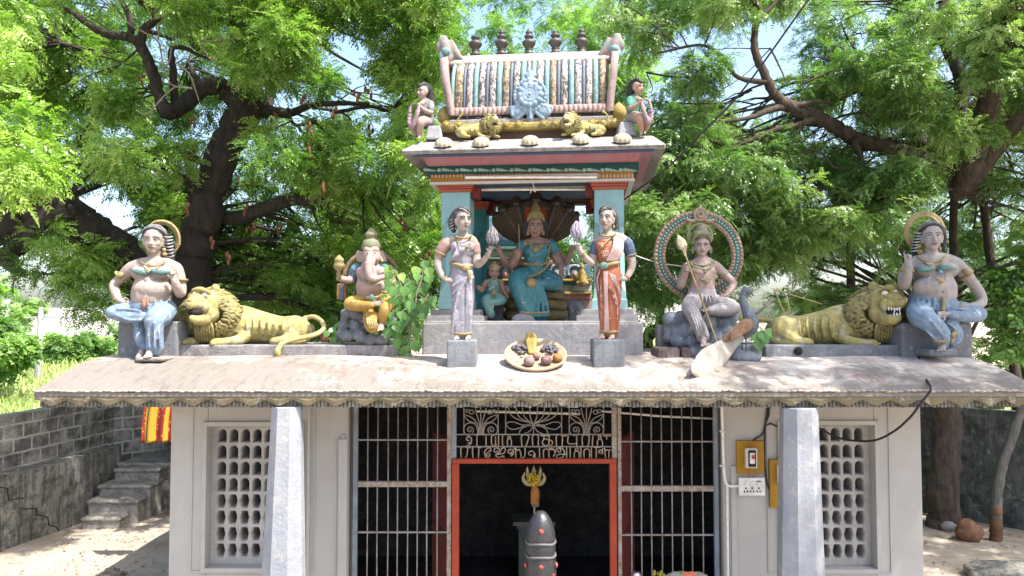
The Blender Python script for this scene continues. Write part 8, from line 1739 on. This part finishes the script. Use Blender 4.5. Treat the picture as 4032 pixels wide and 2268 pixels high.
# ================================================================== ELECTRIC BOARDS ON THE RIGHT WALL
t = L4.at(7.87); M_BRD = paint('mustard_board', (.52, .28, .02), .1, .25, (.25, .13, .03), rough=.6, scale=5)
def eb(name, par, mat, u0, u1, v0, v1, y0, y1, bevel=.004): a, b = L4.at(y0)(u0, v1), L4.at(y0)(u1, v0); return one(name, mat, par, 'bb', (a.x, y0, a.z), (b.x, y1, b.z), bevel=bevel)
bd = thing('meter_board', L4.at(7.87)(1135, 625), 'mustard yellow board with a white fuse holder on the wall right of the entrance', 'board')
eb('board', bd, M_BRD, 1028, 1245, 360, 626, 7.855, 7.895); MWH = plain('white_plastic', (.66, .64, .60), .4); MBK = plain('black_plastic', (.02, .02, .02), .5)
fh = eb('fuse_holder', bd, MWH, 1104, 1190, 422, 580, 7.80, 7.854); eb('breaker', fh, MBK, 1122, 1182, 436, 572, 7.785, 7.799); eb('rating_label', fh, MWH, 1132, 1172, 458, 545, 7.778, 7.784); eb('toggle', fh, plain('red_plastic', (.5, .05, .04)), 1150, 1172, 476, 508, 7.765, 7.777)
m = MB(); w = lambda pts, r=.0045: m.spt([(*L4.at(7.82)(u, v), r) for u, v in pts], 6, 4)
w([(1130, 580), (1115, 625), (1140, 650), (1160, 640)]); w([(1150, 365), (1140, 400), (1145, 425)]); m.build('wire', plain('red_wire', (.4, .04, .03)), bd); m = MB(); w([(1160, 580), (1190, 600), (1195, 640), (1150, 650)]); m.build('wire', plain('grey_wire', (.12, .2, .22)), bd)
sk = thing('switch_panel', L4.at(7.87)(1150, 800), 'white socket and switch panel below the mustard board', 'socket')
eb('plate', sk, MWH, 1046, 1253, 658, 802, 7.845, 7.896)
m = MB()
for cu in (1100, 1150, 1203):
    for du, dv in ((0, 742), (-12, 768), (12, 768)): m.ell(L4.at(7.842)(cu + du, dv), (.010, .006, .010) if du == 0 else (.007, .006, .013), None, 8, 5)
m.build('socket_holes', MBK, sk)
for cu in (1110, 1155): eb('switch', sk, MWH, cu - 16, cu + 16, 690, 722, 7.835, 7.844)
eb('indicator', sk, MBK, 1185, 1225, 683, 690, 7.84, 7.844); eb('switch', sk, MWH, 1188, 1222, 694, 725, 7.835, 7.844)
b2 = thing('meter_board', L4.at(7.87)(1325, 900), 'tall mustard yellow board half hidden behind the right column', 'board'); eb('board', b2, M_BRD, 1297, 1420, 512, 900, 7.85, 7.895); eb('meter', b2, MWH, 1362, 1415, 560, 700, 7.80, 7.849)
cd = thing('conduit_pipe', L4.at(7.87)(945, 720), 'white conduit pipe running down the wall and across to the socket panel', 'pipe'); m = MB()
m.spt([(*L4.at(7.875)(u, v), .016) for u, v in ((905, 60), (912, 300), (920, 560), (928, 660), (945, 712), (985, 725), (1048, 722))], 8, 5); m.build('pipe', MWH, cd); m = MB()
m.tube([L4.at(7.872)(948, 735), L4.at(7.872)(955, 1700)], .014, 8); m.build('lower_pipe', MWH, cd)
for v in (285, 562): one('clip', M_WHITE, cd, 'bb', L4.at(7.86)(905, v + 8) + Vector((-.02, 0, 0)), L4.at(7.86)(925, v - 8) + Vector((.02, .035, 0)))
m = MB()
for pts in ([(1270, 100), (1262, 180), (1235, 300), (1180, 340), (1150, 365)], [(1280, 90), (1285, 150), (1255, 240), (1250, 420), (1252, 560), (1270, 700), (1300, 780)], [(1255, 240), (1300, 222), (1345, 245)], [(1290, 90), (1270, 160), (1265, 130)]): m.spt([(*L4.at(7.885)(u, v), .008) for u, v in pts], 6, 5)
tag(m.build('wall_cable', MBK, None), 'bundle of black cables dropping from the eave to the mustard boards', 'cable')
# stains in the plaster round the boards, chips
M_CHIP = paint('wall_chip', (.10, .085, .07), .3, .3)
# ================================================================== CABLES OVERHEAD
M_CAB = plain('black_cable', (.02, .02, .022), .6)
q5 = Tr(3000, 1400, 1.6696, 7)
m = MB(); rows = [(*q5.at(y)(u, v), .011) for u, v, y in ((950, -150, 8.9), (1010, -40, 8.3), (1030, 10, 7.95), (1060, 120, 7.4), (1108, 205, 6.86), (1095, 250, 6.80), (1040, 320, 6.82), (980, 400, 6.9), (880, 490, 7.1), (760, 552, 7.35), (640, 562, 7.6), (500, 540, 7.78), (380, 480, 7.86))]
m.spt(rows, 7, 7); tag(m.build('power_cable', M_CAB, None), 'thick black cable drooping over the right end of the eave to the lattice window', 'cable')
m = MB(); m.spt([(*KD.at(y)(u, v), .010) for u, v, y in ((2040, -10, 7.2), (1870, 225, 7.6), (1770, 330, 7.9), (1680, 420, 8.2), (1560, 510, 8.5), (1520, 540, 8.55))], 6, 6); tag(m.build('power_cable', M_CAB, None), 'dark cable slanting down from the top of the picture to the right shrine column', 'cable')
m = MB(); m.spt([(*KD.at(y)(u, v), .0035) for u, v, y in ((1650, 475, 9), (1700, 520, 9), (1740, 560, 9.2))], 5, 4); tag(m.build('thin_wire', M_CAB, None), 'thin wire hanging above the left of the big ring halo', 'wire')
m = MB(); m.spt([(*KD.at(y)(u, v), .006) for u, v, y in ((1590, 640, 8.3), (1660, 662, 8.6), (1760, 675, 8.7), (1850, 690, 8.8))], 5, 4); tag(m.build('white_rope', plain('white_rope', (.6, .58, .55)), None), 'white rope stretched from the right standing woman behind the ring halo', 'rope')
# loose wire under the shrine beam
m = MB(); m.spt([(*SXF @ ST(R3, u, v, .0), .005) for u, v in ((1170, 1330), (1185, 1380), (1205, 1440), (1175, 1420), (1160, 1449))], 5, 5); tag(m.build('loose_wire', plain('pale_wire', (.5, .46, .4)), None), 'loose twisted wire dangling from the shrine beam', 'wire')
# ropes and poles behind the right lion
q6 = Tr(2980, 800, 2.2643, 8.9)
M_ROPE = plain('yellow_rope', (.48, .36, .14)); 
for pts, r, lab in ((((0, 980), (60, 930), (130, 870)), 14, None), (((155, 765), (245, 985)), 6, 'thin bamboo stake leaning behind the right lion, left one'), (((268, 835), (295, 985)), 6, 'thin bamboo stake leaning behind the right lion, right one'), (((150, 765), (350, 830), (580, 900)), 4, 'yellow rope running down to the back of the right lion')):
    m = MB(); m.tube([q6(u, v) for u, v in pts], q6.r(r), 7); tag(m.build('rope' if 'rope' in (lab or '') else ('dry_stick' if lab is None else 'bamboo_stake'), M_ROPE if lab else M_TWIG, None), lab or 'thick dry stick slanting up beside the peacock neck', 'rope' if 'rope' in (lab or '') else 'stick')
# offerings at the foot of the grille
q4 = Tr(2400, 1560, 2.047, 7.7)
m = MB(); a = q4(502, 1449); m.tube([q4(520, 1480) + Vector((0, 0, -.02)), q4(735, 1485) + Vector((0, 0, -.02))], q4.r(80), 14, True, 0, .8, (0, 1, 0)); sa = m.build('grain_sack', paint('cream_sack', (.60, .57, .48), .1, .2, rough=.7, scale=6), None); tag(sa, 'cream printed sack with red and green bands in front of the right grille', 'sack')
m = MB(); m.tube([q4(560, 1478) + Vector((0, 0, -.02)), q4(585, 1479) + Vector((0, 0, -.02))], q4.r(82), 14, False, 0, .8, (0, 1, 0)); m.build('green_band', plain('green_print', (.16, .30, .10)), sa)
m = MB(); rr = random.Random(6)
for i in range(4): m.ell(q4(600 + 28 * i, 1428 + (i % 2) * 8, -.16), (q4.r(15), .006, q4.r(16)), None, 8, 5)
m.build('red_print', plain('red_print', (.55, .12, .06)), sa)
m = MB()
for i in range(60): m.ell(q4(400 + rr.gauss(0, 38), 1465 + rr.gauss(0, 28), rr.uniform(-.06, .06)), q4.r(rr.uniform(8, 14)), None, 6, 4)
tag(m.build('flower_heap', paint('yellow_green_flowers', (.52, .50, .06), .3, .2, scale=30), None), 'heap of yellow green flowers left of the sack at the bottom edge', 'flowers')
m = MB(); c = q4(216, 1500); m.lathe(c, [(.055, -.1), (.055, .06), (.05, .075), (.045, .078), (.045, .10), (.005, .105)], 18); tag(m.build('steel_pot', plain('steel', (.6, .6, .6), .3, .9), None), 'small steel pot at the bottom edge by the right door leaf', 'pot')
# ================================================================== PLANTS ON THE ROOF
M_PEE = mat_leaf('heart_leaf', (.08, .20, .06), (.17, .34, .10), (.40, .53, .13), .42, .28)
def heart(p, dirv, nrm, L):
    """Heart leaf with a drip tip as quads."""
    d = np.array(dirv) / np.linalg.norm(dirv); n = np.array(nrm) - d * np.dot(nrm, d); n /= np.linalg.norm(n); s = np.cross(d, n); p = np.array(p); Q = []
    prof = [(0, .02), (.06, .24), (.2, .40), (.38, .38), (.55, .26), (.7, .12), (.82, .045), (1.0, .004)]
    for (a, w), (b, x) in zip(prof[:-1], prof[1:]):
        for sg in (-1, 1):
            up = lambda t, ww: p + d * L * t - n * (L * .16 * t * t) + n * ww * L * .35
            q = [up(a, 0), up(b, 0), up(b, x) + s * sg * x * L, up(a, w) + s * sg * w * L]; Q.append(q if sg > 0 else q[::-1])
    return Q
R2 = Tr(1250, 850, 2.456, 8.15)
pe = thing('heart_leaf_plant', R2(880, 1340), 'self-sown fig sapling with drooping heart-shaped leaves beside the elephant-headed statue', 'plant')
lv = [(1025, 430, .2), (690, 480, .2), (960, 490, -.2), (740, 520, .1), (1060, 500, .3), (965, 560, 0), (800, 560, .4), (730, 580, -.4), (1075, 560, .2), (850, 610, 0), (700, 690, -.5), (760, 690, -.5), (845, 680, .1), (950, 710, .1), (1020, 690, .3), (900, 660, .4), (780, 770, 0), (870, 790, 0), (960, 840, .1), (1010, 790, .2), (1090, 780, .4), (660, 850, -.2), (640, 880, -.1), (730, 930, -.2), (1030, 890, .3), (820, 920, 0), (900, 910, .2), (960, 900, 0), (640, 960, -.2), (700, 1090, -.4), (820, 1000, .1), (940, 1010, .2), (880, 1080, .8), (770, 1120, -.2), (880, 1150, .1), (950, 1150, .3), (820, 1180, .1), (870, 1250, 0), (920, 1220, .2), (790, 1230, -.1), (740, 1200, -.6), (960, 1230, .3), (700, 540, -.2), (820, 720, .2), (920, 830, -.2), (680, 960, -.1), (840, 840, -.1), (1050, 640, .2), (890, 990, -.2), (950, 1080, .2), (750, 1010, 0), (880, 1330, .1), (850, 1290, -.2), (690, 620, -.3), (770, 640, .2), (1000, 940, .2), (860, 960, 0), (910, 740, .15), (790, 860, -.2), (740, 800, -.3), (1080, 830, .2), (660, 760, -.3)]
lv += [(random.Random(i * 3).uniform(680, 1060), random.Random(i * 3 + 1).uniform(600, 1260), random.Random(i * 3 + 2).uniform(-.4, .4)) for i in range(26)]
Q = []; TT = []; sm_ = MB(); rg = np.random.default_rng(3); rr = random.Random(5)
for u, v, tl in lv:
    dy = rr.uniform(-.22, .18); p = R2(u, v, dy); L = R2.r(rr.uniform(85, 135)); q = heart(p, (tl + rr.uniform(-.15, .15), rr.uniform(-.35, .1), -1), (rr.uniform(-.5, .5), -1, rr.uniform(.1, .8)), L); Q += q; TT += [rr.uniform(.0, .55) if v > 600 else rr.uniform(.3, 1)] * len(q)
    st = R2(u + rr.uniform(-30, 30) + (880 - u) * .25, v - rr.uniform(30, 60) + (40 if v < 500 else 20), dy * .6); sm_.tube([st, p], .004, 5)
leaf_mesh('leaves', np.array(Q), np.array(TT), M_PEE, pe)
for pts in ([(900, 1340), (885, 1100), (850, 850), (800, 650), (760, 540)], [(890, 1180), (930, 950), (960, 750), (1010, 600), (1025, 450)], [(880, 1050), (780, 960), (700, 900), (650, 840)], [(850, 850), (740, 760), (690, 640)], [(930, 950), (1010, 850), (1070, 760)]): sm_.spt([(*R2(u, v, .02), .012 - .0015 * i) for i, (u, v) in enumerate(pts)], 6, 5)
sm_.build('stems', M_TWIG, pe)
R1 = Tr(400, 820, 2.337, 8.45)
pt = thing('flower_pot', R1(2060, 1232), 'small terracotta pot with a young heart-leaf plant behind the lion tail', 'pot'); m = MB(); c = R1(2060, 1232); k = R1.r(1)
m.lathe(c, [(30 * k, 0), (46 * k, 20 * k), (54 * k, 55 * k), (50 * k, 80 * k), (56 * k, 86 * k), (56 * k, 98 * k), (46 * k, 98 * k), (44 * k, 80 * k)], 20); m.build('pot', paint('terracotta', (.42, .17, .09), .2, .3), pt)
Q = []; TT = []
for u, v, tl in ((2110, 1100, .6), (2140, 1150, .4), (2090, 1130, -.5), (2160, 1060, .7), (2180, 1120, .2), (2130, 1180, .1), (2200, 1180, .3)):
    q = heart(R1(u, v, rr.uniform(-.08, .05)), (tl, -.2, -.7), (.1, -1, .6), R1.r(90)); Q += q; TT += [rr.uniform(.2, .8)] * len(q)
leaf_mesh('leaves', np.array(Q), np.array(TT), M_PEE, pt); m = MB(); m.spt([(*R1(2070, 1150), .006), (*R1(2120, 1110), .004), (*R1(2170, 1060), .003)], 5, 4); m.build('stem', M_TWIG, pt)
for u, v, n, lab, tr2 in ((40, 1180, 7, 'low heart-leaf sprig in front of the right lion haunch', Tr(2980, 800, 2.2643, 7.95)),):
    o = thing('leaf_sprig', tr2(60, 1260), lab, 'plant'); Q = []; TT = []
    for i in range(n): q = heart(tr2(u + rr.uniform(-90, 40), v + rr.uniform(-60, 40), rr.uniform(-.05, .05)), (rr.uniform(-.3, 1), -.2, -.7), (0, -1, .7), tr2.r(rr.uniform(90, 150))); Q += q; TT += [rr.uniform(.1, .6)] * len(q)
    leaf_mesh('leaves', np.array(Q), np.array(TT), M_PEE, o); m = MB(); m.spt([(*tr2(60, 1260), .006), (*tr2(30, 1180), .004), (*tr2(-20, 1130), .003)], 5, 4); m.build('stem', M_TWIG, o)
# dry leaf litter on the roof
Q = []; TT = []; rg = np.random.default_rng(4)
for i in range(420):
    x = rg.choice([rg.uniform(1.5, 2.3), rg.uniform(-1.4, -.9), rg.uniform(-4, 4.6)]); y = rg.uniform(7.6, 8.2) if rg.random() < .7 else rg.uniform(7.0, 8.2); z = roof_z(y) + .022; s = rg.uniform(.008, .022); a = rg.uniform(0, 6.28); d = np.array([math.cos(a) * s, math.sin(a) * s, rg.uniform(-.3, .3) * s]); e = np.array([-math.sin(a) * s * .4, math.cos(a) * s * .4, 0]); p = np.array([x, y, z])
    Q.append([p - d, p + e, p + d, p - e]); TT.append(rg.random())
for i in range(2600):
    sd = rg.random(); x, y = (rg.uniform(-8, -3.8), rg.uniform(9.5, 14)) if sd < .5 else (rg.uniform(4.4, 9), rg.uniform(9.5, 14.5))
    z = .05 * noise.noise(Vector((x * .7, y * .7, 3.1))) + .012; s = rg.uniform(.012, .035); a = rg.uniform(0, 6.28); d = np.array([math.cos(a) * s, math.sin(a) * s, rg.uniform(-.3, .3) * s]); e = np.array([-math.sin(a) * s * .4, math.cos(a) * s * .4, 0]); p = np.array([x, y, z])
    Q.append([p - d, p + e, p + d, p - e]); TT.append(rg.random())
lit = leaf_mesh('leaf_litter', np.array(Q), np.array(TT), mat_leaf('dead_leaf', (.10, .06, .03), (.22, .13, .07), (.32, .24, .12), .1), None); tag(lit, 'dry leaf litter scattered over the roof and the yard', 'leaves', None, 'stuff')
